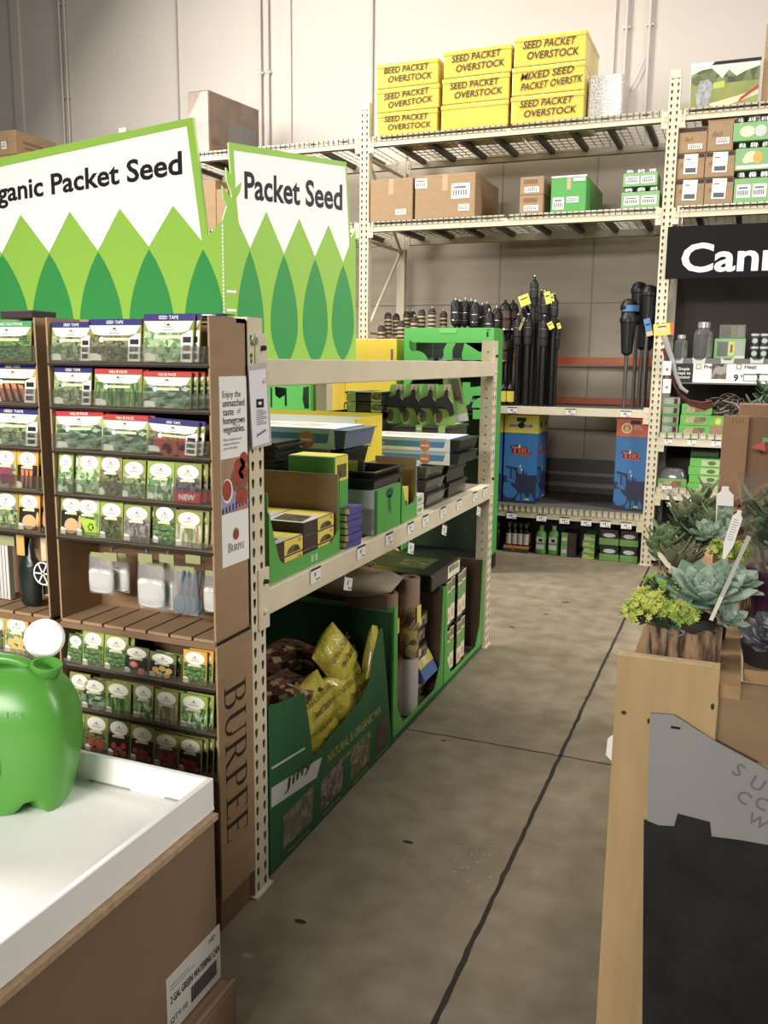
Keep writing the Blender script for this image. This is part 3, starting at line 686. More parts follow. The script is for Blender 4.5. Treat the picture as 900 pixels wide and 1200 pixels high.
mb.rect(F2, y0, zb, y1, zt, mt('poster_wood', (176, 132, 100), .5, var=.2, scale=20), .0006)
mb.poly(F2, [(y0, zb), (y1, zb + h * .03), (y1, zb + h * .09), (y0, zb + h * .12)], mt('poster_cloth', (150, 156, 196), .5), .0008)
for i in range(8): mb.rect(F2, y0 + w * i / 8, zb + .004 * i / 2, y0 + w * (i + .5) / 8, zb + h * .03 + .003 * i, NAVY, .0010)
mb.ell(F2, y0 + w * .66, zt - h * .12, w * .34, h * .07, mt('poster_basket', (140, 92, 60), .5), .0011)
for cx, cz, rx in ((.68, .53, .2), (.9, .49, .18), (.62, .46, .2), (.94, .56, .15)): mb.ell(F2, y0 + w * min(cx, .99 - rx), z0 + h * cz, w * rx, h * .038, PH['tomato'], .0014)
mb.ell(F2, y0 + w * .2, z0 + h * .405, w * .2, h * .065, WHITE, .0012); mb.ell(F2, y0 + w * .18, z0 + h * .408, w * .17, h * .055, PH['tomato'], .0015)
mb.ell(F2, y0 + w * .74, z0 + h * .36, w * .24, h * .046, PH['tomato'], .0016); mb.rect(F2, y0 + w * .66, z0 + h * .40, y0 + w * .72, z0 + h * .43, SEDGE['moss'], .0016)
t.part('tomato_picture', mb)
mb = MB(); zc = z0 + h * .1
mb.ell(F2, y0 + w * .5, zc + .032, .016, .016, PH['tomato'], .0008); mb.poly(F2, [(y0 + w * .5 - .014, zc + .046), (y0 + w * .5 + .014, zc + .044), (y0 + w * .5, zc + .052)], GREEN, .0009)
t.part('tomato_emblem', mb)
# serif capitals for the seed firm's name
def serif(ch):
    """polygons of a serif capital in a unit box (0..w, 0..1)"""
    st = .13; th = .05; se = .06; P = []
    def rc(a, b, c, d): P.append([(a, b), (c, b), (c, d), (a, d)])
    def arc(cx, cy, rx, ry, a0, a1, tx, ty, n=10):
        o = [(cx + rx * math.cos(a0 + (a1 - a0) * i / n), cy + ry * math.sin(a0 + (a1 - a0) * i / n)) for i in range(n + 1)]
        q = [(cx + (rx - tx) * math.cos(a0 + (a1 - a0) * i / n), cy + (ry - ty) * math.sin(a0 + (a1 - a0) * i / n)) for i in range(n + 1)]
        P.append(o + q[::-1])
    if ch in 'BRPE':
        rc(.09, 0, .09 + st, 1); rc(0, 0, .31, .03); rc(0, .97, .31, 1)
    h = PI / 2
    if ch == 'B': rc(.2, .97, .4, 1); rc(.2, .52, .42, .55); rc(.2, 0, .42, .03); arc(.4, .765, .22, .235, -h, h, .12, .035); arc(.42, .275, .26, .275, -h, h, .13, .035); wd = .72
    if ch in 'PR': rc(.2, .97, .4, 1); rc(.2, .46, .4, .49); arc(.4, .73, .25, .27, -h, h, .13, .035); wd = .68
    if ch == 'R': P.append([(.34, .47), (.46, .47), (.72, .03), (.8, .03), (.8, 0), (.6, 0)]); wd = .8
    if ch == 'E': rc(.2, .965, .6, 1); rc(.2, 0, .62, .035); rc(.2, .5, .46, .535); rc(.57, .82, .6, 1); rc(.59, 0, .62, .2); rc(.44, .42, .46, .61); wd = .64
    if ch == 'U': rc(.08, .3, .21, 1); rc(0, .97, .3, 1); rc(.63, .3, .69, 1); rc(.54, .97, .78, 1); arc(.385, .3, .305, .3, PI, 2 * PI, .12, .05); wd = .78
    return P, wd
def serif_text(mb, fr, s, h, m, off=.001, gap=.08, sizes=None):
    x = 0
    for i, ch in enumerate(s):
        k = h * (sizes[i] if sizes else 1); P, wd = serif(ch)
        for p in P: mb.poly(fr, [(x + a * k, b * k) for a, b in p], m, off)
        x += wd * k + gap * h
    return x
tmp = MB(); L = serif_text(tmp, F2, 'BURPEE', .03, BLACK, .001, .04, [1.15, .8, .8, .8, .8, .8])
mb = MB(); serif_text(mb, F2.sub(y0 + w * .5 - L * .36, zc - .014), 'BURPEE', .03 * .72, BLACK, .001, .04, [1.2, .85, .85, .85, .85, .85]); t.part('seed_firm_name', mb)
# the name down the lower side panel
G = FX(BX1 + .006)
a = G.uv(pX(275, 800, BX1 + .006)); b = G.uv(pX(275, 985, BX1 + .006)); c = G.uv(pX(287.5, 800, BX1 + .006)); d = G.uv(pX(263, 815, BX1 + .006))
Ht = abs(c[0] - d[0]); Ln = abs(a[1] - b[1])
tmp = MB(); L0 = serif_text(tmp, G, 'BURPEE', 1, BLACK)
FB = Fr(G.p(min(c[0], d[0]), max(a[1], b[1]), 0), (0, 0, -1), (0, 1, 0))
mb = MB(); P0 = MB(); x = 0; BRN = mt('brown_black_print', (44, 32, 24), .7)
for ch in 'BURPEE':
    P, wd = serif(ch)
    for p in P: mb.poly(FB, [((x + q[0]) * Ln / L0, q[1] * Ht) for q in p], BRN, .0008)
    x += wd + .08
# facing +X requires the mirrored winding
for i, f in enumerate(mb.f): mb.f[i] = f
ds.part('printed_name', mb)
# things lying on top of the displays
mb = MB(); a = pY(12, 365, BY + .1); b = pY(49, 365, BY + .1); mb.box(a.x, b.x, BY + .06, BY + .16, BT + .001, BT + .024, mt('dark_box', (56, 44, 48), .5)); mb.rect(Fr((0, 0, BT + .024), (1, 0, 0), (0, 1, 0)), a.x + .004, BY + .065, b.x - .004, BY + .155, mt('dark_label', (96, 78, 84), .5))
tag(mb.build('small_box', bevel=.002), 'small dark flat box lying on top of the left-hand seed display', 'box')
mb = MB(); a = pY(196, 368, BY + .1); b = pY(248, 368, BY + .1)
for i, m in enumerate((NAVY, WHITE, NAVY)): G = Fr((a.x + .02 * i, BY + .1 + .012 * i, BT + .003 + .004 * i), V((1, .1 * i - .1, 0)), V((-.1 * i + .1, 1, 0))); mb.box(0, (b.x - a.x) * .8, 0, .08, 0, .003, m, G)
tag(mb.build('loose_packets'), 'few loose navy and white packets lying flat on the right-hand display', 'seed packets')
# ------------------------------------------------------------------ white display tray, cartons and watering can
TRW = mt('white_foamboard', (240, 238, 234), .5, var=.02, scale=4)
k = .868
TX = -1.254 * k; TY = 1.65; TZ = EYE + (.528 - EYE) * k; TB = EYE + (.435 - EYE) * k; TX0 = -2.6; TY0 = .25
t = Thing('display_tray', 'large white open tray holding the green watering can', 'tray', ((TX + TX0) / 2, 1, TB))
th = .014
mb = MB(); mb.box(TX0, TX, TY0, TY, TB, TB + .008, TRW); t.part('tray_floor', mb)
for nm, b in (('side_wall', (TX - th, TX, TY0, TY)), ('side_wall', (TX0, TX0 + th, TY0, TY)), ('end_wall', (TX0 + th, TX - th, TY - th, TY)), ('end_wall', (TX0 + th, TX - th, TY0, TY0 + th))):
    mb = MB(); mb.box(b[0], b[1], b[2], b[3], TB + .008, TZ, TRW); t.part(nm, mb, bevel=.002)
SH = mt('tray_slot', (150, 148, 142), .8)
for u0, u1 in ((104, 152), (192, 220)):
    mb = MB(); a = pY(u0, 905, TY - th - .001); b = pY(u1, 920, TY - th - .001); mb.box(a.x, b.x, TY - th - .0015, TY - th - .0002, TB + .0085, TB + .013, SH); t.part('fold_slot', mb)
CZ = EYE + (-.074 - EYE) * k; CX = -1.24 * k
t = Thing('shipping_carton', 'big brown shipping carton under the white tray, with watering can label', 'carton', ((TX0 + CX) / 2, 1, CZ))
CARDN = mt('carton_brown', (128, 98, 70), .8, var=.05, scale=5)
mb = MB(); mb.box(TX0 + .02, CX - .004, TY0 + .02, TY - .012, CZ, TB - .014, CARDN); t.part('body', mb, bevel=.003)
mb = MB(); mb.box(CX - .02, CX + .004, TY0 + .02, TY - .008, TB - .016, TB - .002, mt('carton_edge', (176, 142, 104), .85, var=.15, scale=60)); t.part('torn_flap', mb)
F = FX(CX - .004)
q = [F.uv(pX(u, v, CX - .004)) for u, v in ((194, 1142), (257, 1088), (257, 1165))]
y0, z1, y1, z0 = q[0][0], (q[0][1] + q[1][1]) / 2, q[1][0], max(q[2][1], CZ + .014)
mb = MB(); LBL = mt('grey_white_label', (196, 192, 184), .6); mb.box(y0, y1, z0 - .01, z1, .0002, .0012, LBL, F); w = y1 - y0; h = z1 - z0 + .01; z0 -= .01
INK = mt('label_ink', (40, 38, 36), .6)
mb.text(F, 'HD', y1 - w * .16, z0 + h * .88, h * .09, INK, .002)
mb.text(F, '2 GAL GREEN WATERING CAN', y0 + w * .52, z0 + h * .58, h * .13, INK, .002, wmax=w * .92, bold=.02)
mb.rect(F, y0 + w * .42, z0 + h * .14, y1 - w * .08, z0 + h * .42, mt('barcode_grey', (110, 106, 100), .6), .0016)
for i in range(26): mb.rect(F, y0 + w * (.43 + i * .0185), z0 + h * .15, y0 + w * (.43 + i * .0185 + .006 + .006 * (i % 3 == 0)), z0 + h * .41, INK, .0019)
mb.text(F, 'QTY:10', y0 + w * .2, z0 + h * .22, h * .1, INK, .002, wmax=w * .3)
for i in range(2): mb.rect(F, y0 + w * .06, z0 + h * (.74 + .06 * i), y0 + w * (.5 - .1 * i), z0 + h * (.755 + .06 * i), INKG, .0016)
t.part('shipping_label', mb)
mb = MB(); xx = CX + .04; mb.box(TX0, xx, TY0 + .1, TY + .0, .001, CZ - .004, CARDN); mb.box(xx - .012, xx, TY0 + .1, TY, CZ - .004, CZ + .012, CARDN)
tag(mb.build('low_carton', bevel=.003), 'low brown open carton under the shipping carton at the bottom of the photo', 'carton')
# green watering can: body lofted from rounded sections
CG = mt('green_plastic', (70, 158, 38), .32, spec=.5, var=.02, scale=3)
base = pZ(-14, 940, TB + .008); cx, cy = base.x + RT.x * .042, base.y + RT.y * .042 + .02; zb = TB + .009
KS = 1.2; top = zb + .285 * KS
ax = V((RT.x, RT.y, 0)).normalized(); ay = V((-ax.y, ax.x, 0))       # can stands square to the aisle corner, turned a little
t = Thing('watering_can', 'bright green plastic watering can with white rose standing on the white tray', 'watering can', (cx, cy, zb))
def sup(c, rx, ry, z, p=.62, n=40, sx=0, sy=0):
    o = []
    for i in range(n):
        a = 2 * PI * i / n; ca, sa = math.cos(a), math.sin(a)
        o.append(V((c[0], c[1], z)) + ax * (sx + rx * math.copysign(abs(ca) ** p, ca)) + ay * (sy + ry * math.copysign(abs(sa) ** p, sa)))
    return o
C = (cx, cy)
rr = lambda u, v: (pZ(u, v, zb))
mb = MB()
secs = [(0, .108, .070), (.012, .115, .078), (.06, .128, .085), (.12, .139, .090), (.17, .140, .090), (.21, .132, .084), (.24, .118, .072), (.262, .096, .056), (.274, .070, .044), (.280, .05, .034)]
n = 40; rings = [sup(C, a * KS, b * KS, zb + z * KS) for z, a, b in secs]
# arch cut into the foot: lift the base verts near the middle of the camera-side
for ri in range(3):
    for i, p in enumerate(rings[ri]):
        d = p - V((cx, cy, p.z)); s = d.dot(ax)
        if d.dot(ay) < 0 and .058 < s < .10: p.z = zb + .034 + .004 * ri
mb.loft(rings, CG); t.part('body', mb, subsurf=1)
DKG = mt('green_recess_shaded', (38, 104, 30), .4)
# round grip recess on the camera side, its shading put in as darker green
rc = V((cx, cy, zb + .14)) - ay * .105 - ax * .03
mb = MB(); G = Fr(rc, ax, (0, 0, 1))
o = [(.05 * math.cos(2 * PI * i / 24), .08 * math.sin(2 * PI * i / 24)) for i in range(24)]
mb.prism(G, o, -.006, .002, DKG); mb.tube([G.p(a * 1.02, b * 1.02, .002) for a, b in o + o[:1]], .005, CG, 6); t.part('side_recess', mb)
# fill opening
oc = pZ(62, 771, top - .012); oc = V((cx, cy, top - .012)) + ax * .10
pr = [(.026, -.03), (.033, -.012), (.036, .004), (.035, .010), (.030, .010), (.028, .002), (.026, -.012), (.0, -.014)]
mb = MB(); mb.lathe(oc, pr, CG, 24, cap=False, axis=V((0, 0, 1)) + ax * .18 - ay * .12); t.part('fill_opening', mb)
# handle arching over the top to the left
mb = MB(); h0 = V((cx, cy, top - .03)) + ax * .03; pts = []
for i in range(13):
    a = PI * i / 12; pts.append(V((cx, cy, top - .02 + .03 * math.sin(a))) + ax * (-.03 + .095 * math.cos(a)))
mb.tube(pts, .014, CG, 12); t.part('handle', mb)
# spout behind, ending in the white rose
ra = V((cx, cy, 0)) + ay * .08 + ax * .03
sp0 = V((ra.x, ra.y, zb + .07)) + ay * .01; rp = pP(53, 749, V((cx, cy, 0)) + ay * .15, ay)
mb = MB(); mb.tube([sp0, sp0 + ay * .05 + V((0, 0, .05)), sp0.lerp(rp, .55) + V((0, 0, -.01)), rp], .02, CG, 12, r1=.026); spout = t.part('spout', mb)
d = (V((.6, -.72, .38))).normalized(); mb = MB()
q = rp + d * .02
mb.lathe(rp - d * .012, [(.02, 0), (.036, .012), (.047, .03), (.047, .036)], CG, 24, axis=d); t.part('rose_collar', mb, parent=spout)
mb = MB(); mb.lathe(rp + d * .024, [(.0485, 0), (.0485, .004), (.043, .010), (.022, .014), (.001, .015)], mt('white_plastic', (244, 243, 240), .35), 24, axis=d); t.part('white_rose', mb, parent=spout)
mb = MB(); G = Fr(V((cx, cy, zb + .255)) - ay * .1 + ax * .06, ax, V((0, 0, 1)) + ay * .3)
vs = len(mb.v); mb.text(G, '2 GAL', 0, 0, .011, mt('green_emboss_lit', (92, 176, 62), .35), .003); t.part('embossed_mark', mb)  # flat lettering, light on the raised letters put in as paler green
# ------------------------------------------------------------------ folded leaf-print sign standing on the low rack
LGRN = mt('leaf_light_green', (136, 196, 48), .45); DGRN = mt('leaf_dark_green', (38, 152, 62), .45); SIGNW = mt('sign_white', (238, 238, 238), .5); EDGEG = mt('sign_edge', (206, 226, 150), .6)
SK = mt('sign_black', (20, 20, 20), .5)
dR = V((.0909, .1337, 0)).normalized(); dL = V((.369, -.083, 0)).normalized()      # both run left to right
Pr = pX(417, 420, -1.36)
nR = dR.cross(V((0, 0, 1))); K = pP(261, 300, Pr, nR); nL = dL.cross(V((0, 0, 1)))
FRr = Fr((K.x, K.y, 0), dR, (0, 0, 1)); FRl = Fr((K.x, K.y, 0), dL, (0, 0, 1))
def rp_(pts): return [FRr.uv(pP(u, v, K, nR)) for u, v in pts]
def lp_(pts): return [FRl.uv(pP(u, v, K, nL)) for u, v in pts]
def leaf(tip, hw, top_h, tot, n=12):
    """pointed leaf: tip (x, z), half width, drop from tip to widest, total length"""
    x, z = tip; L = []; Rr = []
    for i in range(n + 1):
        d = tot * i / n
        w = hw * math.sin(PI / 2 * min(1, d / top_h)) ** .85 if d < top_h else hw * math.cos(PI / 2 * min(1, (d - top_h) / (tot - top_h))) ** .75
        L.append((x - w, z - d)); Rr.append((x + w, z - d))
    return L + Rr[::-1][1:-1]
def clip_bottom(pts, zmin): return [(a, max(b, zmin)) for a, b in pts]
sign = Thing('packet_seed_sign', 'big folded leaf-patterned sign reading Organic Packet Seed and Packet Seed above the low rack', 'sign', (K.x, K.y, 1.56))
zb = 1.585
mb = MB()
out = rp_([(261, 330), (261, 258), (266, 241), (262, 232), (260.3, 217), (268.5, 229), (272, 232), (270, 222), (266, 212), (264.8, 196), (270.5, 206), (267.8, 166.5), (406, 190), (411, 279), (416.7, 268.5), (417.4, 400)])
out = [(0, zb)] + [(max(a, 0) if i < 2 else a, b) for i, (a, b) in enumerate(out[:-1])] + [(out[-1][0], zb)]
mb.prism(FRr, out, -.01, 0, LGRN, side=EDGEG)
mb.poly(FRr, rp_([(273.6, 176.3), (404.5, 195.5), (409.3, 287), (402, 307.5), (385, 263.8), (369, 301), (350.6, 256), (332.7, 297.7), (312, 248), (293, 290.7), (279.7, 261.5), (276.7, 230)]), SIGNW)
for (u, v), (u1, u2) in (((292.6, 293.5), (278, 309.5)), ((332.6, 299), (316.5, 348.5)), ((369.3, 303.5), (353.3, 382.8)), ((402, 310.5), (388, 414))):
    t0 = rp_([(u, v)])[0]; a = rp_([(u1, 380)])[0][0]; b = rp_([(u2, 380)])[0][0]; z4 = rp_([(u, 381)])[0][1]
    mb.poly(FRr, clip_bottom(leaf((t0[0], t0[1]), (b - a) / 2, t0[1] - z4, (t0[1] - z4) * 1.62), zb + .001), DGRN)
# leaflets growing over the white by the fold
mb.poly(FRr, rp_([(273.5, 232), (277, 219), (283, 213), (281.5, 224), (277, 232)]), LGRN, .0009)
a = rp_([(286.2, 215)])[0]; b = rp_([(401, 215)])[0]; c0 = rp_([(287, 200)])[0][1]; c1 = rp_([(287.6, 232)])[0][1]
mb.text(FRr, 'Packet Seed', (a[0] + b[0]) / 2, (c0 + c1) / 2, c0 - c1, SK, .0012, w=b[0] - a[0], bold=.023)
for v in (341.5, 363.5): q = rp_([(265.5, v - 1.5), (277, v + 1.8)]); mb.rect(FRr, q[0][0], q[1][1], q[1][0], q[0][1], SIGNW, .0009)
sign.part('right_board', mb)
mb = MB()
out = lp_([(-70, 200), (226, 137.3), (243, 277), (261, 258)])
zbl = 1.668
out = [(lp_([(-70, 300)])[0][0], zbl), (lp_([(-70, 300)])[0][0], out[0][1])] + out[1:3] + [(0, out[3][1]), (0, zbl)]
mb.prism(FRl, out, -.01, 0, LGRN, side=EDGEG)
zbl = 1.668
wl = lp_([(-70, 211), (219, 148), (236.7, 282.5), (203, 241), (174.6, 289), (140.3, 244.3), (115, 293.7), (81.7, 248), (57.7, 296), (24.4, 251.7), (2.4, 297), (-30, 256), (-62, 300)])
wl[0] = (wl[0][0] + .02, wl[0][1]); mb.poly(FRl, wl, SIGNW)
for u, v, u1, u2 in ((238, 292, 214, 262), (174.6, 292, 152, 205), (115, 295, 94, 145), (57.7, 297, 40, 89), (2.4, 298, -22, 32), (-58, 301, -80, -28)):
    t0 = lp_([(u, v)])[0]; a = lp_([(u1, 385)])[0][0]; b = lp_([(u2, 385)])[0][0]; z4 = lp_([(u, 385)])[0][1]
    pts = clip_bottom(leaf((t0[0], t0[1]), (b - a) / 2, t0[1] - z4, (t0[1] - z4) * 1.5), zbl + .001)
    mb.poly(FRl, [(min(x, -.001), z) for x, z in pts], DGRN)
a = lp_([(59.6, 205)])[0]; b = lp_([(213.5, 190)])[0]; c0 = lp_([(213, 175.5)])[0][1]; c1 = lp_([(213.5, 203)])[0][1]
_, _, pa, pb, _, _ = glyphs('Packet Seed', .023); _, _, qa, qb, _, _ = glyphs('Organic Packet Seed', .023)
wt = (b[0] - a[0]) * (qb - qa) / (pb - pa)
c2 = lp_([(62, 203)])[0][1]; c3 = lp_([(60, 228.5)])[0][1]
mb.text(FRl, 'Organic Packet Seed', b[0] - wt / 2, (c0 + c1 + c2 + c3) / 4 - .0, (c0 - c1 + c2 - c3) / 2 * .98, SK, .0012, w=wt, bold=.023)
sign.part('left_board', mb)
mb = MB(); z1 = rp_([(261, 262)])[0][1]
for i in range(40): z = zb + (z1 - zb) * i / 40; mb.box(-.002, .003, z, z + (z1 - zb) / 60, .0005, .0015, SIGNW, FRr)
sign.part('fold_stitching', mb)
mb = MB(); mb.tube([FRr.p(.0, zb + .02, -.03), FRr.p(.0, ZS1, -.03)], .008, CREAM2, 8); mb.tube([FRl.p(-.3, zbl + .02, -.02), FRl.p(-.3, ZS1, -.02)], .008, CREAM2, 8)
sign.part('stand', mb)
# ------------------------------------------------------------------ goods on the long back rack
YB = BF + .012
STK = mt('shipping_sticker', (232, 230, 226), .5)
STKT = mt('sticker_bars', (90, 92, 96), .6)
def span(u0, v0, u1, v1, Y=YB):
    a = pY(u0, v1, Y); b = pY(u1, v1, Y); c = pY((u0 + u1) / 2, v0, Y); d = pY((u0 + u1) / 2, v1, Y)
    return a.x, b.x, d.z, c.z
def sticker(t, F, x, z, w, h, nm='sticker'):
    mb = MB(); mb.box(x - w / 2, x + w / 2, z - h / 2, z + h / 2, .0004, .0014, STK, F); k = 6
    for i in range(k): mb.rect(F, x - w * .4 + w * .8 * i / k, z - h * .3, x - w * .4 + w * .8 * (i + .55) / k, z + h * .05, STKT, .0018)
    mb.rect(F, x - w * .35, z + h * .18, x + w * .3, z + h * .3, STKT, .0018)
    return t.part(nm, mb)
def carton(label, x0, x1, z0, z1, y0, d, m, stickers=(), tape=True, group=None, deco=None, cat='carton', name='carton', yaw=0):
    t = Thing(name, label, cat, ((x0 + x1) / 2, y0, z0), group)
    mb = MB(); mb.box(x0, x1, y0, y0 + d, z0, z1, m); t.part('body', mb, bevel=.004)
    F = FY(y0); w, h = x1 - x0, z1 - z0
    if tape:
        mb = MB(); c = (x0 + x1) / 2; tw = min(.05, w * .12); mb.rect(F, c - tw / 2, z1 - h * .38, c + tw / 2, z1, TAPE, .001); mb.rect(Fr((0, 0, z1), (1, 0, 0), (0, 1, 0)), c - tw / 2, y0, c + tw / 2, y0 + d, TAPE, .001); t.part('tape', mb)
        mb = MB(); mb.box(c - .0015, c + .0015, y0, y0 + d, z1, z1 + .0008, CARD_DK); t.part('top_seam', mb)
    for fx, fz, sw, sh in stickers: sticker(t, F, x0 + w * fx, z0 + h * fz, w * sw, h * sh)
    if deco: deco(t, F, x0, x1, z0, z1)
    return t
# yellow overstock boxes with hand lettering, three by three
YELW = mt('yellow_wrap', (226, 188, 50), .34, var=.07, scale=5, coat=.5, bump=.12)
FELT = mt('felt_pen', (60, 48, 22), .6)
zt = LV[0][1]; hh = [.0, .215, .43, .66]
colx = []
for (ua, ub) in ((442, 514.5), (518, 598), (600, 685)): colx.append((pY(ua, 110, YB).x, pY(ub, 110, YB).x))
ctext = [[('SEED PACKET', 'OVERSTOCK'), ('SEED PACKET', 'OVERSTOCK'), ('BEED PACKET', 'OVERSTOCK')], [('', ''), ('SEED PACKET', 'OVERSTOCK'), ('SEED PACKET', 'OVERSTOCK')], [('SEED PACKET', 'OVERSTOCK'), ('MIXED SEED', 'PACKET OVERSTK'), ('SEED PACKET', 'OVERSTOCK')]]
for c in range(3):
    z = zt + .002
    for r in range(3):
        x0, x1 = colx[c]; x0 += R.uniform(-.006, .01); x1 += R.uniform(-.015, .0); h = (.2, .205, .215)[r] - (.012 if c == 0 else 0) + (.012 if c == 2 else 0)
        t = Thing('overstock_box', 'yellow wrapped box, %s of the %s stack of seed overstock on the top shelf%s' % (('bottom', 'middle', 'top')[r], ('left', 'middle', 'right')[c], ', unlettered' if (c, r) == (1, 0) else ''), 'box', ((x0 + x1) / 2, YB, z), 'yellow overstock boxes')
        mb = MB(); mb.box(x0, x1, YB, YB + .62, z, z + h - .012, YELW); mb.box(x0 - .004, x1 + .004, YB - .004, YB + .624, z + h - .045, z + h - .004, YELW); t.part('body', mb, bevel=.008, seg=2)
        F = FY(YB - .004); a, b = ctext[c][r]; s = F.sub((x0 + x1) / 2, z + h * .5, .001, R.uniform(-.03, .05))
        if a:
            mb = MB(); w = x1 - x0
            for k, (txt, dz) in enumerate(((a, h * .2), (b, -h * .16))):
                xx = -w * .4 + w * .06 * k
                mb.text(s, txt, xx + w * .38, dz, h * .25, FELT, .0008, w=w * (.72 if len(txt) < 13 else .84), shear=.18 + R.uniform(-.08, .1), bold=.012)
            t.part('hand_lettering', mb)
        z += h
SILV = mt('silver_wrap', (206, 200, 196), .18, var=.2, scale=60, bump=1.0, metal=.15, spec=.9)
x0, x1, z0, z1 = span(688, 87, 728, 138, YB + .1)
mb = MB(); mb.box(x0, x1, YB + .1, YB + .5, zt + .003, z1, SILV); tag(mb.build('wrapped_box', bevel=.012), 'silver wrapped box beside the yellow overstock boxes on the top shelf', 'box')
# level two
z2 = LV[1][1] + .002
s = list(span(431, 209, 483, 258)); s[0] = max(s[0], bx[2] + .05); carton('plain brown carton at the left end of the second shelf', s[0], s[1], z2, z2 + s[3] - s[2], YB, .5, CARD, ((.73, .2, .24, .13),), True)
s = span(486, 209, 556, 256); carton('long brown carton with white labels beside the plain brown carton on second shelf', s[0], s[1], z2, z2 + s[3] - s[2] + .03, YB, .75, CARD, ((.1, .82, .2, .22), (.76, .6, .3, .34), (.82, .22, .18, .15)), True)
s = span(608.5, 206, 636, 249); hz = (s[3] - s[2]) / 2
for i in range(2):
    carton('small brown carton, %s of the stack of two on the second shelf' % ('bottom', 'top')[i], s[0], s[1], z2 + i * (hz + .001), z2 + (i + 1) * hz, YB, .3, CARD, ((.5, .3, .62, .3),), False, 'pair of small brown cartons',
           lambda t, F, x0, x1, z0, z1: t.part('brown_print', (lambda m: m.rect(F, x0 + .03, z0 + (z1 - z0) * .62, x1 - .05, z0 + (z1 - z0) * .85, CARD_DK, .001))(MB())))
s = span(645, 205, 686, 247)
GRC = mt('green_carton', (66, 168, 60), .45, var=.03)
carton('bright green carton on the second shelf', s[0], s[1], z2, z2 + s[3] - s[2], YB, .85, GRC, ((.22, .24, .32, .34), (.62, .33, .34, .16)), True, None, lambda t, F, x0, x1, z0, z1: t.part('white_edge', (lambda m: (m.box(x0, x1, z1 - .012, z1 + .001, 0, .003, WHITE, F), m.rect(F, x0 + (x1 - x0) * .62, z1 - .045, x1 - .01, z1 - .02, WHITE, .0035))[0])(MB())))
# trays of jars in green sleeves
GLASS = mt('jar_glass', (214, 222, 220), .08, trans=.9, spec=.6)
LIDM = mt('jar_lid', (206, 204, 200), .25, .7)
SLV = mt('green_sleeve', (118, 178, 102), .45, var=.04)
BLKT = mt('black_tray', (34, 32, 32), .5)
def jar_tray(label, x0, x1, z0, z1, y0, group, art=None, n=3, d=.3):
    t = Thing('jar_tray', label, 'jar pack', ((x0 + x1) / 2, y0, z0), group); h = z1 - z0
    mb = MB(); mb.box(x0, x1, y0, y0 + d, z0, z0 + h * .76, SLV); t.part('sleeve', mb, bevel=.003)
    for i in range(n):
        for j in range(2):
            c = (x0 + (x1 - x0) * (i + .5) / n, y0 + .05 + j * (d - .1)); r = (x1 - x0) / n * .36
            mb = MB(); mb.lathe((c[0], c[1], z0 + h * .762), [(r * .95, 0), (r * .95, h * .06), (r * 1.04, h * .062), (r * 1.04, h * .2), (r * .9, h * .225), (0.001, h * .23)], LIDM, 14, mats=[GLASS, LIDM, LIDM, LIDM, LIDM]); t.part('jar_lid', mb)
    F = FY(y0); w = x1 - x0
    if art: art(t, F, x0, x1, z0, z0 + h * .76)
    else:
        for a in (.27, .73): sticker(t, F, x0 + w * a, z0 + h * .36, w * .4, h * .42)
    return t
s = span(727.5, 218, 772, 243); s2 = span(730, 198, 770, 216)
jar_tray('lower green pack of lidded jars beside the tall upright, second shelf', s[0], s[1], z2, z2 + s[3] - s[2], YB, 'green jar packs')
jar_tray('upper green pack of lidded jars beside the tall upright, second shelf', s2[0], s2[1], z2 + s[3] - s[2] + .003, z2 + s[3] - s[2] + s2[3] - s2[2] + .02, YB, 'green jar packs')
# right-hand bay, second shelf: brown jar cartons with white sheets
s4 = lambda a, b, c, d: (740 + a / 5, 60 + b / 5, 740 + c / 5, 60 + d / 5)
XR = bx[3] + .0425
def jarcarton(label, box, z0, sheet=True, top=False):
    x0, x1, za, zb_ = span(*s4(*box)); x0 = max(x0, XR + .004); h = zb_ - za
    def deco(t, F, x0, x1, a, b):
        w = x1 - x0; hh = b - a
        mb = MB(); mb.text(F, 'Ball', x0 + w * (.25 if sheet else .35), a + hh * .55, hh * .16, CARD_DK, .001, shear=.3)
        if not top: mb.rect(F, x0 + .004, b - hh * .18, x1 - .004, b - .003, mt('dark_brown_band', (66, 48, 38), .7), .001)
        t.part('brown_print', mb)
        if sheet:
            m2 = MB(); G = F.sub(x0 + w * .5, a + hh * .55, .001, R.uniform(-.04, .04)); m2.box(-w * .25, w * .25, -hh * .36, hh * .42, 0, .001, STK, G)
            m2.rect(G, -w * .18, -hh * .3, w * .2, -hh * .12, STKT, .0014); m2.rect(G, -w * .18, hh * .2, 0, hh * .24, STKT, .0014); t.part('packing_sheet', m2)
        else: sticker(t, F, x0 + w * .6, a + hh * (.25 if not top else .32), w * .5, hh * .2)
    h = min(h, 3.462 - z0); carton(label, x0, x1, z0, z0 + h, YB, .3, CARD, (), False, 'brown jar cartons', deco); return z0 + h
a1 = jarcarton('brown carton with white sheet, bottom left of the stack in the right bay', (240, 852, 412, 1004), z2)
a2 = jarcarton('brown carton with white sheet, bottom right of the stack in the right bay', (416, 848, 582, 1000), z2)
a3 = jarcarton('brown carton with white sheet, middle left of the stack in the right bay', (250, 688, 416, 836), max(a1, a2) + .002)
a4 = jarcarton('brown carton with white sheet, middle right of the stack in the right bay', (420, 682, 592, 832), max(a1, a2) + .002)
jarcarton('low brown carton with a small label, top left of the stack in the right bay', (258, 520, 432, 670), max(a3, a4) + .002, False)
jarcarton('tall brown carton standing at the top right of the stack in the right bay', (436, 420, 586, 662), max(a3, a4) + .002, False, True)
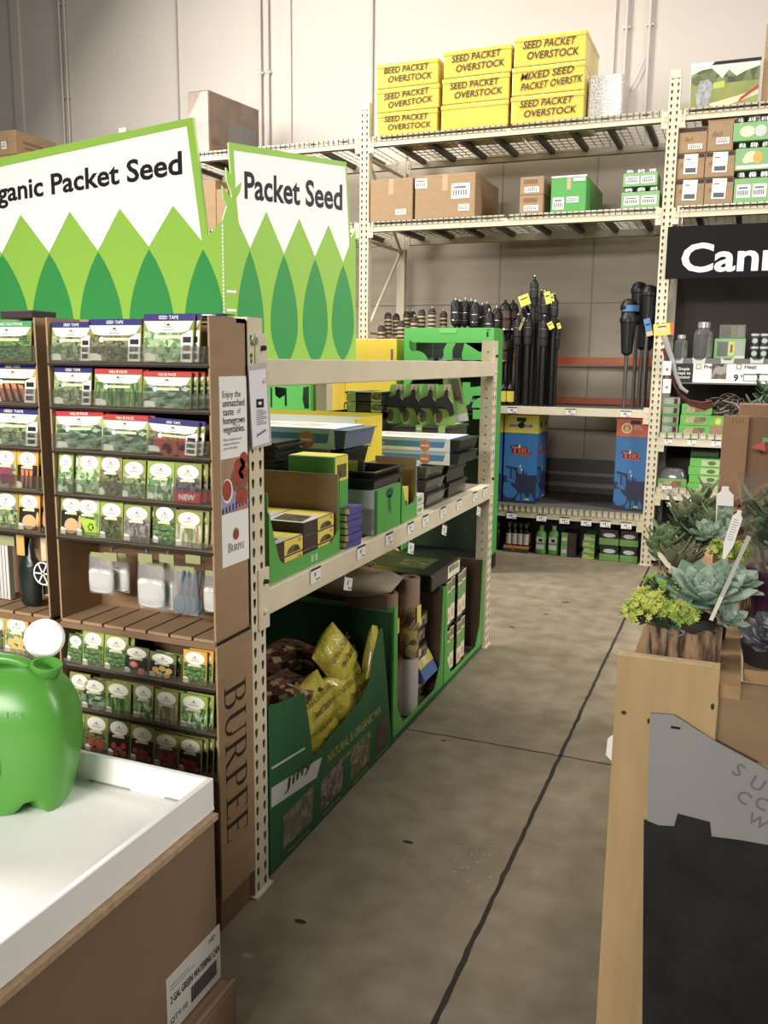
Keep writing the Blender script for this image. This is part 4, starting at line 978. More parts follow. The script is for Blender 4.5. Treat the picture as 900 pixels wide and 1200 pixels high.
def fruit_art(t, F, x0, x1, z0, z1):
    w, h = x1 - x0, z1 - z0; m = MB()
    m.rect(F, x0 + .01, z0 + .01, x1 - .01, z0 + h * .22, STK, .001)
    m.ell(F, x0 + w * .45, z0 + h * .6, w * .2, h * .26, mt('art_cream', (226, 224, 170), .5), .001); m.ell(F, x0 + w * .62, z0 + h * .55, w * .13, h * .3, mt('art_orange', (232, 160, 60), .5), .0014); m.ell(F, x0 + w * .3, z0 + h * .45, w * .1, h * .14, mt('art_cream', (226, 224, 170), .5), .0016); t.part('fruit_picture', m)
def jar_art(t, F, x0, x1, z0, z1):
    w, h = x1 - x0, z1 - z0; m = MB(); m.ell(F, x0 + w * .4, z0 + h * .5, w * .2, h * .3, mt('art_cream', (226, 224, 170), .5), .001); m.ell(F, x0 + w * .74, z0 + h * .5, w * .16, h * .32, mt('art_grey', (190, 200, 190), .5), .001); t.part('fruit_picture', m)
zq = z2
for i, (box, art, nm) in enumerate((((588, 800, 792, 985), None, 'bottom green jar pack with white label'), ((597, 622, 806, 790), fruit_art, 'middle green jar pack with fruit picture'), ((582, 455, 806, 598), jar_art, 'top green jar pack with pale picture'))):
    x0, x1, za, zb_ = span(*s4(*box)); jar_tray(nm + ' in the right bay', x0, x1, zq, zq + zb_ - za, YB, 'green jar packs', art); zq += zb_ - za + .004
x0, x1, za, zb_ = span(900, 222, 935, 257); jar_tray('green jar pack cut off by the right photo edge', x0, x1, z2, z2 + .24, YB, 'green jar packs')
x0, x1, za, zb_ = span(900, 186, 935, 222); jar_tray('upper green jar pack cut off by the right photo edge', x0, x1, z2 + .245, z2 + .49, YB, 'green jar packs')
# picture carton on the top shelf of the right bay
x0, x1, za, zb_ = span(807, 74, 888, 127); z0 = zt + .003
def park(t, F, x0, x1, z0, z1):
    w, h = x1 - x0, z1 - z0; m = MB()
    P = lambda pts, c, o: m.poly(F, [(x0 + w * a, z0 + h * b) for a, b in pts], c, o)
    P([(.01, .02), (.99, .02), (.99, .9), (.01, .88)], mt('pic_sky', (196, 210, 190), .5), .0008)
    P([(.01, .5), (.99, .52), (.99, .82), (.8, .74), (.66, .64), (.55, .8), (.46, .62), (.3, .86), (.16, .84), (.01, .74)], photo('pic_trees', [(50, 70, 36), (92, 110, 58), (120, 128, 80)], 20), .0012)
    P([(.01, .02), (.99, .02), (.99, .52), (.01, .5)], mt('pic_lawn', (136, 142, 66), .5, var=.15, scale=8), .0014)
    P([(.3, .08), (.99, .3), (.99, .2), (.6, .02), (.3, .02)], mt('pic_path', (206, 196, 150), .5), .0016)
    P([(.12, .02), (.28, .05), (.34, .5), (.26, .62), (.14, .6), (.08, .3)], mt('pic_machine', (150, 152, 158), .4, var=.3, scale=30), .0018)
    P([(.7, .04), (.99, .34), (.99, .42), (.74, .16)], RED, .002); P([(.34, .4), (.5, .42), (.5, .56), (.34, .54)], mt('pic_lime', (176, 190, 60), .5), .0018)
    P([(.3, .93), (1, .93), (1, 1), (.34, 1)], BLACK, .002); P([(0, .9), (.3, .93), (.3, 1), (0, 1)], STK, .002)
    t.part('park_picture', m)
carton('flat carton printed with a park picture on the top shelf of the right bay', x0, x1, z0, z0 + zb_ - za, YB + .02, .2, mt('white_carton', (214, 210, 204), .6), (), False, None, park)
x0 = pY(893, 100, YB + .05).x; carton('tall brown carton cut off at the top right corner of the photo', x0, x0 + .4, z0, z0 + .55, YB + .05, .4, CARD, (), True)
# top shelf of the left bay
x0, x1, za, zb_ = span(221, 106, 246, 181, YB + .1)
SHR = mt('shrink_wrapped_board', (128, 102, 82), .35, var=.22, scale=5, coat=.25, bump=.25)
t = Thing('wrapped_carton', 'large shrink-wrapped carton standing on the left bay top shelf above the signs', 'carton', ((x0 + x1) / 2, YB + .2, zt))
xw = pY(312, 150, YB + 1.0).x
mb = MB(); mb.add([(x0, YB + .1, zt + .002), (x1, YB + .1, zt + .002), (xw, YB + .86, zt + .002), (xw - .26, YB + .86, zt + .002), (x0, YB + .1, zb_), (x1, YB + .1, zb_), (xw, YB + .86, zb_), (xw - .26, YB + .86, zb_)], [(3, 2, 1, 0), (4, 5, 6, 7), (0, 1, 5, 4), (1, 2, 6, 5), (2, 3, 7, 6), (3, 0, 4, 7)], SHR); t.part('body', mb, bevel=.01)
G = Fr((x1, YB + .1, zt), (xw - x1, .76, 0), (0, 0, 1)); Lw = V((xw - x1, .76, 0)).length
mb = MB(); mb.rect(G, Lw * .35, .06, Lw * .92, (zb_ - zt) * .62, mt('wrap_grey_print', (120, 116, 114), .3), .002); mb.rect(G, Lw * .04, .1, Lw * .2, .16, CARD_DK, .002); t.part('printed_panel', mb)
for (u0, v0, u1, v1, nm) in ((-60, 176, 18, 196, 'lower wide brown carton at the far left on the top shelf'), (-50, 141, 19, 176, 'upper brown carton at the far left on the top shelf')):
    x0, x1, za, zb_ = span(u0, v0, u1, v1, YB + .1); zl = zt + (.002 if v0 > 150 else .175)
    def prn(t, F, x0, x1, z0, z1):
        G = Fr((x1, YB + .1, z0), (0, 1, 0), (0, 0, 1)); m = MB(); h = z1 - z0
        m.rect(G, .12, h * .3, .3, h * .38, CARD_DK, .001); m.rect(G, .1, h * .5, .4, h * .62, CARD_DK, .001); m.text(F, 'L', x1 - .1, z0 + h * .6, h * .3, CARD_DK, .001); t.part('brown_print', m)
    carton(nm, x0, x1, zl, zl + (.17 if v0 > 150 else .24), YB + .1, .6, CARD, ((.8, .4, .08, .3),), True, 'brown cartons at the far left', prn)
for (u0, v0, u1, v1, nm) in ((238, 222, 254, 268, 'brown carton with hand sign seen through the gap between the sign boards'), (254, 234, 268, 268, 'plain brown carton just right of the gap between the sign boards')):
    x0, x1, za, zb_ = span(u0, v0, u1, v1); carton(nm, x0, x1 - .004, z2, z2 + zb_ - za + .1, YB, .4, CARD, (), False, 'brown cartons behind the signs')
# banner over the right bay
x0 = pY(783, 266, BF - .02).x; z1_ = pY(783, 266, BF - .02).z; z0_ = pY(781, 327, BF - .02).z
t = Thing('canning_sign', 'black banner reading Canning hung across the right bay', 'sign', (x0 + 1, BF - .02, z0_))
mb = MB(); mb.box(x0, x0 + 2.2, BF - .03, BF - .02, z0_, z1_, mt('banner_black', (24, 23, 25), .6, spec=.12)); t.part('board', mb)
for xx in (x0 + .1, x0 + .9): mb = MB(); mb.tube([(xx, BF - .025, z1_ - .01), (xx, BF - .025, 2.80), (xx, BF - .02, 2.826)], .004, BOLT, 6); t.part('hook', mb)
mb = MB(); F = FY(BF - .03); a = pY(799, 297, BF - .03); hC = pY(810, 281, BF - .03).z - pY(810, 312, BF - .03).z
mb.text(F, 'Canning', a.x, a.z - .03, hC * 1.08, SIGNW, .001, 'L', bold=.024, w=pY(994, 297, BF - .03).x - a.x); 
t.part('lettering', mb)
# ---------------------------------------------------------------- garden torches on the third shelf
ZS = 1.279
TBAM = mt('torch_bamboo', (190, 166, 124), .6, var=.15, scale=30); TDK = mt('torch_dark_weave', (44, 36, 30), .6); TBLK = mt('torch_black', (20, 20, 21), .42); TCOP = mt('torch_copper', (92, 62, 48), .45, var=.12, scale=20); TSIL = mt('torch_silver', (168, 166, 160), .3, .8); TRES = mt('torch_resin', (40, 40, 42), .45, var=.15, scale=30)
def torch(kind, name='garden_torch', hh=1.0):
    e = bpy.data.objects.new(name, None); COL.objects.link(e); e.empty_display_size = .05
    L = hh
    mb = MB()
    if kind == 'bamboo':
        mb.cyl((0, 0, 0), (0, 0, L - .26), .014, .014, TBAM, 8); mb.build('pole', e, origin=(0, 0, 0))
        pr = [(.016, 0), (.03, .03)]; ms = [TBAM]
        for i in range(5): z = .03 + i * .035; pr += [(.036, z + .003), (.037, z + .018), (.034, z + .02), (.034, z + .034)]; ms += [TBAM, TBAM, TDK, TDK]
        ms += [TBAM]; pr += [(.036, .207)]
        mb = MB(); mb.lathe((0, 0, L - .27), pr, TBAM, 12, mats=ms); mb.build('woven_head', e, origin=(0, 0, 0))
        mb = MB(); mb.lathe((0, 0, L - .063), [(.036, 0), (.03, .02), (.018, .036), (.008, .04), (.008, .055), (.0, .056)], TDK, 10, mats=[TDK, TDK, TDK, TSIL, TSIL]); mb.build('flame_cap', e, origin=(0, 0, 0))
    if kind == 'dark':
        mb.cyl((0, 0, 0), (0, 0, L - .25), .014, .014, TBLK, 8); mb.build('pole', e, origin=(0, 0, 0))
        pr = [(.018, 0), (.036, .02), (.04, .05), (.038, .055), (.042, .06), (.043, .115), (.040, .12), (.042, .125), (.042, .17)]
        mb = MB(); mb.lathe((0, 0, L - .25), pr, TRES, 12, mats=[TBLK, TRES, TSIL, TBLK, TRES, TSIL, TBLK, TRES]); mb.build('woven_head', e, origin=(0, 0, 0))
        mb = MB(); mb.lathe((0, 0, L - .08), [(.042, 0), (.036, .03), (.02, .05), (.01, .054), (.01, .075), (0, .077)], TBLK, 10, mats=[TBLK, TBLK, TBLK, TSIL, TSIL]); mb.build('flame_cap', e, origin=(0, 0, 0))
    if kind == 'copper':
        mb.cyl((0, 0, 0), (0, 0, L - .3), .017, .017, TBLK, 8); mb.build('pole', e, origin=(0, 0, 0))
        pr = [(.018, 0), (.05, .03), (.056, .035), (.056, .05), (.052, .055), (.056, .12), (.058, .124), (.058, .136), (.054, .14), (.05, .2), (.054, .205), (.054, .215)]
        mb = MB(); mb.lathe((0, 0, L - .3), pr, TCOP, 14, mats=[TBLK, TBLK, TSIL, TBLK, TCOP, TBLK, TBLK, TBLK, TCOP, TSIL, TBLK]); mb.build('barrel_head', e, origin=(0, 0, 0))
        mb = MB(); mb.lathe((0, 0, L - .085), [(.052, 0), (.044, .03), (.024, .055), (.012, .06), (.012, .08), (0, .085)], TBLK, 12); mb.build('flame_cap', e, origin=(0, 0, 0))
    if kind == 'slim':
        mb.cyl((0, 0, 0), (0, 0, L - .26), .02, .02, TBLK, 8); mb.build('pole', e, origin=(0, 0, 0))
        pr = [(.014, 0), (.028, .01), (.034, .07), (.03, .075), (.035, .08), (.038, .15), (.033, .155), (.036, .16), (.036, .2)]
        mb = MB(); mb.lathe((0, 0, L - .27), pr, TRES, 12, mats=[TBLK, TRES, TBLK, TBLK, TRES, TSIL, TBLK, TRES]); mb.build('ribbed_head', e, origin=(0, 0, 0))
        mb = MB(); mb.lathe((0, 0, L - .07), [(.03, 0), (.024, .02), (.012, .03), (.011, .055), (.015, .058), (.015, .068), (0, .07)], TBLK, 10, mats=[TBLK, TBLK, TBLK, TSIL, TSIL, TBLK]); mb.build('flame_cap', e, origin=(0, 0, 0))
    if kind == 'cone':
        mb.cyl((0, 0, 0), (0, 0, L - .34), .015, .015, mt('torch_grey_pole', (92, 84, 80), .35, .3), 8); mb.build('pole', e, origin=(0, 0, 0))
        mb = MB(); mb.lathe((0, 0, L - .36), [(.02, 0), (.045, .02), (.062, .26), (.07, .265), (.07, .29)], TBLK, 16); mb.build('cone_head', e, origin=(0, 0, 0))
        mb = MB(); mb.lathe((0, 0, L - .07), [(.07, 0), (.062, .02), (.05, .045), (.02, .06), (0, .062)], TBLK, 14); mb.build('flame_cap', e, origin=(0, 0, 0))
    return e
_TR = {}
_TP = []; TRAD = dict(bamboo=.037, dark=.043, copper=.058, slim=.038, cone=.07)
def put_torch(kind, u, v, Y, label, group, cat='garden torch', swap=None):
    for _ in range(40):                                     # stand clear of the torches already there
        p = pY(u, v, Y); r = TRAD[kind]
        if all(math.hypot(p.x - a, Y - b) > r + c + .003 for a, b, c in _TP): break
        Y += .02
    _TP.append((p.x, Y, r)); h = p.z - ZS
    if kind not in _TR: e = torch(kind); _TR[kind] = e
    else: e = dup(_TR[kind])
    e.location = (p.x, Y, ZS); e.scale = (1, 1, 1)
    for c in e.children:                                   # the pole takes up the difference in height
        if c.name.split('.')[0] == 'pole': c.scale = (1, 1, (h - .25) / .75)
        else: c.location = (0, 0, h - 1.0)
    tag(e, label, cat, group); return e
s5 = lambda a, b: (430 + a / 5, 310 + b / 5)
for i, (a, b, dy) in enumerate(((85, 340, .1), (125, 265, .2), (172, 272, .32), (202, 312, .12), (235, 258, .3), (268, 258, .42), (280, 288, .14), (322, 246, .24), (382, 240, .12), (450, 256, .2))):
    put_torch('bamboo', *s5(a, b), BF + dy, f'striped bamboo garden torch, {ORD[i]} from left in the striped row, third shelf', 'striped bamboo torches')
for i, (a, b, dy) in enumerate(((520, 190, .1), (545, 198, .3), (577, 192, .1), (612, 196, .25), (635, 202, .12), (675, 220, .3), (703, 212, .22), (717, 255, .1), (762, 236, .18))):
    put_torch('dark', *s5(a, b), BF + dy, f'black woven garden torch, {ORD[i]} from left among the black ones, third shelf', 'black woven torches')
for i, (a, b, dy) in enumerate(((812, 204, .22), (858, 206, .24), (790, 384, .08), (832, 380, .1))):
    put_torch('copper', *s5(a, b), BF + dy, 'copper-banded black barrel torch, ' + ('upper left of four', 'upper right of four', 'lower left of four', 'lower right of four')[i] + ' beside the black torch cluster', 'copper-banded torches')
s7 = lambda a, b: (570 + a / 7.06, 310 + b / 7.06)
sl = [(400, 88, .18), (455, 206, .3), (485, 214, .2), (528, 226, .3), (566, 236, .22), (265, 405, .08), (300, 350, .25), (350, 402, .08), (430, 300, .38), (482, 414, .07), (542, 428, .09), (585, 438, .2), (330, 300, .36), (510, 300, .4), (555, 320, .36), (310, 420, .5), (380, 330, .5), (455, 350, .55), (525, 360, .55), (575, 400, .5), (420, 420, .6)]
for i, (a, b, dy) in enumerate(sl):
    put_torch('slim', *s7(a, b), BF + dy, ('tallest black torch of the tight black cluster' if i == 0 else f'black metal torch in the tight cluster, head {ORD[i]} from left' if False else f'slim black torch, {("front row" if dy < .1 else "middle row" if dy < .26 else "back row")} of the tight cluster, head {sorted(x[0] for x in sl).index(a) + 1} of 21 from left'), 'slim black torch cluster')
s6 = lambda a, b: (710 + a / 6.67, 310 + b / 6.67)
cl = [(182, 356, .07), (185, 258, .25), (265, 126, .12), (345, 150, .25), (300, 330, .3), (345, 340, .12)]
cn = ['front cone-headed black torch of the group beside the tall upright', 'cone-headed black torch with a blue band at the back left of its group', 'tallest cone-headed black torch beside the tall upright', 'cone-headed black torch half hidden behind the tall upright', 'low cone-headed black torch in the middle of its group', 'low cone-headed black torch with blue tag by the tall upright']
for (a, b, dy), nm in zip(cl, cn): put_torch('cone', *s6(a, b), BF + dy, nm, 'cone-headed torches')
def hang_tag(u, v, w, h, rot, Y, m, label, m2=None):
    p = pY(u, v, Y); G = FY(Y, p.x, p.z).sub(0, 0, 0, rot); mb = MB(); mb.box(-w / 2, w / 2, -h / 2, h / 2, 0, .002, m, G)
    mb.rect(G, -w * .35, h * .1, w * .35, h * .2, BLACK, .0026)
    if m2: mb.rect(G, -w / 2, -h / 2, w / 2, -h * .25, m2, .0026)
    mb.tube([G.p(0, h / 2, .001), G.p(.0, h / 2 + .05, -.03)], .0015, BLACK, 5)
    return tag(mb.build('hang_tag'), label, 'tag', 'torch tags')
YTAG = mt('yellow_tag', (226, 204, 60), .5); BTAG = mt('blue_tag', (70, 130, 190), .5)
hang_tag(*s7(315, 295), .09, .09, .35, BF + .05, YTAG, 'large square yellow tag on the black torch cluster, leftmost')
hang_tag(*s7(508, 275), .05, .1, .25, BF + .12, YTAG, 'narrow yellow tag high up in the middle of the black torch cluster')
hang_tag(*s7(545, 285), .03, .09, .25, BF + .19, YTAG, 'thin yellow tag right behind the narrow yellow tag')
hang_tag(*s7(532, 505), .045, .06, .5, BF + .03, YTAG, 'small yellow tag low on the right of the black cluster')
hang_tag(*s7(600, 508), .03, .05, .4, BF + .13, YTAG, 'tiny yellow tag at the right edge of the black cluster')
hang_tag(*s7(294, 490), .02, .11, -.35, BF + .03, mt('olive_tag', (150, 136, 70), .5), 'edge-on olive tag hanging between the front black torches')
hang_tag(*s6(332, 490), .05, .14, .25, BF + .03, BTAG, 'blue and tan tag hanging beside the tall upright', mt('tan_tag', (206, 184, 140), .5))
p = pY(*s6(185, 340), BF + .17); mb = MB(); mb.lathe((p.x, BF + .25, p.z - .025), [(.0735, 0), (.0735, .05)], BTAG, 16, cap=False); tag(mb.build('paper_band'), 'blue paper band around a cone-headed torch', 'label')
# bottles in yellow labels standing among the poles
for i, (u, v0, v1) in enumerate(((590, 437, 455), (598, 433, 452.5))):
    p = pY(u, v1 + 14, BF + .04); mb = MB(); h = .21
    mb.lathe((p.x, BF + .04, ZS + .0), [(.028, 0), (.03, .01), (.03, h * .7), (.014, h * .86), (.014, h)], BLKPL, 12, mats=[BLKPL, BLKPL, BLKPL, BLKPL]); b = mb
    t = Thing('fuel_bottle', 'black fuel bottle with yellow label, ' + ('left' if i == 0 else 'right') + ' one standing against the torch poles', 'bottle', (p.x, BF + .04, ZS), 'torch fuel bottles')
    t.part('bottle', b); mb = MB(); mb.lathe((p.x, BF + .04, ZS + .035), [(.0305, 0), (.0305, .09)], YTAG, 12, cap=False); t.part('yellow_label', mb)
# ---------------------------------------------------------------- tall torch cartons on the deck
TKB = mt('carton_blue', (44, 118, 196), .5, var=.03); TKD = mt('carton_navy', (44, 50, 86), .5); TKR = mt('letter_orange_red', (222, 84, 44), .5); TKY = mt('carton_yellow', (226, 206, 44), .5); TKO = mt('carton_orange', (226, 92, 52), .5)
def tiki_word(mb, F, x, z, w, off):
    """chunky hand-cut capitals T i K i with a flame over the first i"""
    def P(pts, m, o): mb.poly(F, [(x + a * w, z + b * w) for a, b in pts], m, o)
    P([(-.52, -.03), (.54, -.06), (.56, .03), (.42, .32), (.2, .36), (.02, .44), (-.3, .46), (-.55, .44), (-.57, .3), (-.44, .26)], TKD, off)
    P([(-.5, .40), (-.12, .36), (-.13, .27), (-.25, .28), (-.23, .04), (-.36, .04), (-.37, .29), (-.48, .31)], TKR, off + .0005)
    P([(-.11, .04), (.01, .03), (0, .26), (-.12, .25)], TKR, off + .0005)
    P([(.05, .03), (.05, .38), (.15, .37), (.15, .25), (.27, .33), (.36, .26), (.23, .17), (.37, .03), (.25, .02), (.15, .13), (.15, .02)], TKR, off + .0005)
    P([(.39, .03), (.49, .02), (.48, .22), (.39, .21)], TKR, off + .0005); P([(.39, .24), (.48, .24), (.47, .31), (.40, .31)], TKR, off + .0005)
    P([(-.11, .3), (-.13, .37), (-.05, .55), (0, .38), (-.03, .3)], mt('flame_yellow', (240, 200, 80), .5), off + .0007); P([(-.08, .3), (-.09, .36), (-.05, .42), (-.03, .34)], SIGNW, off + .0009)
    P([(-.5, -.03), (.54, -.06), (.54, -.01), (-.5, .02)], TKR, off + .0006)
def tiki(label, x0, x1, z0, z1, y0, d, top, side=False):
    t = Thing('torch_carton', label, 'carton', ((x0 + x1) / 2, y0, z0), 'blue torch cartons'); w, h = x1 - x0, z1 - z0; zt_ = z0 + h * .795
    mb = MB(); mb.box(x0, x1, y0, y0 + d, z0, zt_, TKB); t.part('body', mb)
    mb = MB(); mb.box(x0 - .003, x1 + .003, y0 - .003, y0 + d, zt_, z1, TKY if top == 'y' else TKO); mb.box(x0 - .006, x1 + .006, y0 - .006, y0 + d, z1 - .03, z1 + .001, TKY if top == 'y' else TKO); band = t.part('top_band', mb)
    F = FY(y0); Ft = FY(y0 - .0062)
    faces = [(F, x0, w)]
    if side: faces.append((Fr((x1, y0, 0), (0, 1, 0), (0, 0, 1)), 0, d))
    for F_, a, w_ in faces:
        m = MB()
        def P(pts, c, o): m.poly(F_, [(a + w_ * p, z0 + h * q) for p, q in pts], c, o)
        P([(.002, .002), (.998, .002), (.998, .325), (.72, .32), (.7, .37), (.66, .32), (.6, .39), (.56, .32), (.45, .34), (.42, .4), (.08, .42), (.04, .4), (.14, .39), (.14, .3), (.002, .31)], TKD, .0006)
        P([(.12, .3), (.16, .39), (.2, .39), (.2, .27), (.26, .27), (.26, .39), (.3, .38), (.3, .26), (.33, .26), (.31, .36), (.36, .37), (.38, .27), (.4, .37), (.36, .22), (.1, .25)], TKB, .0008)
        P([(.002, .1), (.02, .23), (.22, .23), (.26, .19), (.44, .14), (.42, .09), (.3, .05), (.12, .05)], TKB, .0008)
        for c in (.5, .64, .86):
            P([(c - .09, .02), (c - .09, .08), (c - .05, .06), (c - .03, .13), (c, .09), (c + .03, .12), (c + .05, .06), (c + .09, .09), (c + .08, .03)], TKB, .0009)
        P([(.48, .42), (.53, .44), (.52, .40)], mt('pale_spark', (226, 232, 190), .5), .001); P([(.52, .38), (.57, .4), (.56, .36)], mt('pale_spark', (226, 232, 190), .5), .001)
        P([(.68, .035), (.8, .035), (.8, .055), (.68, .055)], TKY, .0011)
        t.part('night_scene', m)
    m = MB(); tiki_word(m, F, x0 + w * .5, z0 + h * .56, w * .56, .0012)
    if side:
        Fs = Fr((x1, y0, 0), (0, 1, 0), (0, 0, 1)); tiki_word(m, Fs, d * .3, z0 + h * .56, d * .3, .0012); tiki_word(m, Fs, d * .72, z0 + h * .56, d * .3, .0012)
    t.part('carton_name', m)
    m = MB(); zc = (zt_ + z1) / 2
    m.rect(Ft, x0 + w * (.36 if top == 'y' else .44), z1 - h * .075, x0 + w * (.64 if top == 'y' else .76), z1 - h * .03, BLACK, .001); t.part('hand_hole', m, parent=band)
    m = MB(); Fb = FY(y0 - .0032)
    if top == 'y':
        m.rect(Fb, x0 + w * .1, zc - h * .045, x0 + w * .9, zc + h * .005, mt('logo_plate', (204, 196, 186), .5), .0006)
        m.text(Fb, 'EASY POUR', x0 + w * .5, zc - h * .02, h * .03, BLACK, .0012, w=w * .7, bold=.03)
        m.ell(Fb, x0 + w * .5, zc - h * .015, w * .1, h * .035, BLACK, .0014); m.poly(Fb, [(x0 + w * .5, zc + h * .03), (x0 + w * .6, zc + h * .035), (x0 + w * .55, zc + h * .0)], BLACK, .0015)
        if side:
            Fs = Fr((x1 + .003, y0, 0), (0, 1, 0), (0, 0, 1))
            for c in (.25, .72): m.rect(Fs, d * (c - .18), zc - h * .045, d * (c + .18), zc, mt('logo_plate', (204, 196, 186), .5), .0008); m.ell(Fs, d * c, zc - h * .01, d * .08, h * .035, BLACK, .0012)
    else:
        m.ell(Fb, x0 + w * .32, zc - h * .015, w * .17, w * .17, STK, .0006, 20); m.ell(Fb, x0 + w * .32, zc - h * .015, w * .13, w * .13, TKO, .0009, 20)
        m.poly(Fb, [(x0 + w * .32 + a * w, zc - h * .015 + b * w) for a, b in ((-.06, -.1), (.06, -.1), (.08, -.02), (0, .14), (-.08, -.02))], mt('flame_yellow', (240, 200, 80), .5), .0012)
        for i, (s_, q) in enumerate((('CLEAN', .2), ('BURNING', .3), ('TORCH FUEL', .3))): m.text(Fb, s_, x0 + w * .54, zc + h * (.02 - .022 * i), h * .014, STK, .001, 'L', wmax=w * q)
    t.part('printed_badge', m, parent=band)
    return t
ZD = .434; yk = BF + .1
x0 = pY(590.5, 540, yk).x; x1 = pY(629, 540, yk).x; zc = 1.19
tiki('blue and yellow torch carton with visible side, left part of the deck', x0, x1, ZD, pY(610, 486, yk).z, yk, .42, 'y', True)
tiki('blue and yellow torch carton half hidden behind the middle rack upright', x0 - (x1 - x0) - .02, x0 - .02, ZD, pY(610, 486, yk).z, yk, .42, 'y')
yk = BF + .09; x0 = pY(721, 540, yk).x; x1 = pY(757.5, 540, yk).x
tiki('blue torch carton with orange top beside the tall upright', x0, x1, ZD, pY(740, 489, yk).z, yk, .35, 'o')
# ---------------------------------------------------------------- floor-level goods under the deck
yf = BF + .04
s9 = lambda a, b: (580 + a / 5, 590 + b / 5)
def fbox(a, b, c, d, Y=yf): u0, v0 = s9(a, b); u1, v1 = s9(c, d); return span(u0, v0, u1, v1, Y)
x0, x1, z0, z1 = fbox(48, 246, 193, 288)
t = Thing('bottle_tray', 'green and orange cardboard tray of small black bottles on the floor', 'tray', ((x0 + x1) / 2, yf, 0))
mb = MB(); mb.box(x0, x1, yf, yf + .2, .002, .035, mt('tray_dark_green', (38, 70, 44), .5)); mb.box(x0, x1, yf - .002, yf + .2, .035, .055, mt('tray_orange', (206, 120, 44), .5)); F = FY(yf - .0005); mb.ell(F, x0 + .09, .02, .02, .009, RED, .001); t.part('tray', mb)
WL = mt('pale_label', (196, 196, 190), .5)
def small_bottle(x, y, z, h, label, r=.027, lab=True):
    t = Thing('small_bottle', label, 'bottle', (x, y, z), 'small black bottles'); mb = MB(); mb.lathe((x, y, z), [(r, 0), (r, h * .6), (r * .45, h * .74), (r * .4, h * .8), (r * .55, h * .81), (r * .55, h)], BLKPL, 12, mats=[BLKPL, BLKPL, BLKPL, GREYPL, GREYPL]); t.part('bottle', mb)
    if lab: mb = MB(); mb.lathe((x, y, z + h * .06), [(r * 1.02, 0), (r * 1.02, h * .48)], WL, 12, cap=False); t.part('label', mb)
for r_ in range(2):
    for i in range(4):
        small_bottle(x0 + .035 + i * (x1 - x0 - .07) / 3, yf + .05 + .09 * r_, .056, .2, f'small black bottle with pale label, {ORD[i]} from left in the tray {("front", "rear")[r_]} row', lab=True)
for i in range(4):
    p = pY(580 + 2 + i * 3.4 - 8, 640, yf + .05); small_bottle(p.x - .02, yf + .05 + .03 * (i % 2), 0.002, .25, f'plain black bottle on the floor, {ORD[i]} from left by the middle rack', .03, False)
JUG = mt('green_jug', (92, 176, 70), .4)
for i, bb in enumerate(((229, 128, 292, 298), (302, 126, 366, 302))):
    x0, x1, z0, z1 = fbox(*bb); cx = (x0 + x1) / 2; w = (x1 - x0) / 2; h = z1 - z0
    t = Thing('green_jug', 'green plastic jug with grey cap on the floor, ' + ('left' if i == 0 else 'right') + ' of two', 'jug', (cx, yf + .06, 0), 'green jugs')
    sec = [(0, .92, .8), (.04, 1, 1), (.6, 1, 1), (.72, .9, .9), (.8, .5, .55), (.84, .34, .4), (.86, .34, .4)]
    mb = MB(); mb.loft([[V((cx + w * a * math.copysign(abs(math.cos(2 * PI * k_ / 16)) ** .7, math.cos(2 * PI * k_ / 16)), yf + .06 + .045 * b * math.copysign(abs(math.sin(2 * PI * k_ / 16)) ** .7, math.sin(2 * PI * k_ / 16)), .002 + h * z)) for k_ in range(16)] for z, a, b in sec], JUG); t.part('jug', mb)
    mb = MB(); mb.cyl((cx, yf + .06, h * .86), (cx, yf + .06, h * .97), .02, .019, mt('grey_cap', (168, 166, 160), .4), 12); t.part('cap', mb)
    mb = MB(); F = FY(yf + .0145); mb.rect(F, cx - w * .7, h * .18, cx + w * .7, h * .6, mt('jug_label', (196, 200, 176), .5), .001); mb.rect(F, cx - w * .3, h * .44, cx + w * .4, h * .54, BLACK, .0016); mb.rect(F, cx - w * .7, h * .34, cx + w * .7, h * .41, INKG, .0014); t.part('label', mb)
DKB = mt('dark_print_pack', (52, 40, 36), .5); LGB = mt('soft_green_pack', (104, 164, 70), .5, var=.08); YGB = mt('yellow_green_pack', (186, 190, 66), .5)
def pack(name, label, cat, x0, x1, y0, d, z0, z1, m, deco=None, group=None, bevel=.002):
    t = Thing(name, label, cat, ((x0 + x1) / 2, y0, z0), group); mb = MB(); mb.box(x0, x1, y0, y0 + d, z0, z1, m); t.part('body', mb, bevel=bevel)
    if deco: mb = MB(); deco(mb, FY(y0), x0, x1, z0, z1); t.part('printed_front', mb)
    return t
def d_dark(mb, F, x0, x1, z0, z1):
    w, h = x1 - x0, z1 - z0; mb.rect(F, x0, z0, x0 + w * .42, z1, LGB, .0008); mb.rect(F, x0 + w * .04, z0 + h * .3, x0 + w * .38, z0 + h * .6, WL, .001); mb.ell(F, x0 + w * .7, z0 + h * .5, w * .14, h * .25, mt('deep_red_print', (90, 40, 36), .5), .001)
def d_yg(mb, F, x0, x1, z0, z1):
    w, h = x1 - x0, z1 - z0; mb.rect(F, x0, z0, x1, z0 + h * .35, YGB, .0008); mb.rect(F, x0 + w * .1, z0 + h * .4, x0 + w * .6, z0 + h * .62, WL, .001)
x0, x1, z0, z1 = fbox(384, 172, 470, 315)
for i in range(2): pack('small_carton', 'small dark and green carton, ' + ('bottom', 'top')[i] + ' of its stack, right of the green jugs', 'carton', x0, x1, yf, .2, .002 + i * (z1 - z0) / 2, (i + 1) * (z1 - z0) / 2, DKB, d_dark, 'dark and green cartons')
x0, x1, z0, z1 = fbox(508, 182, 578, 326)
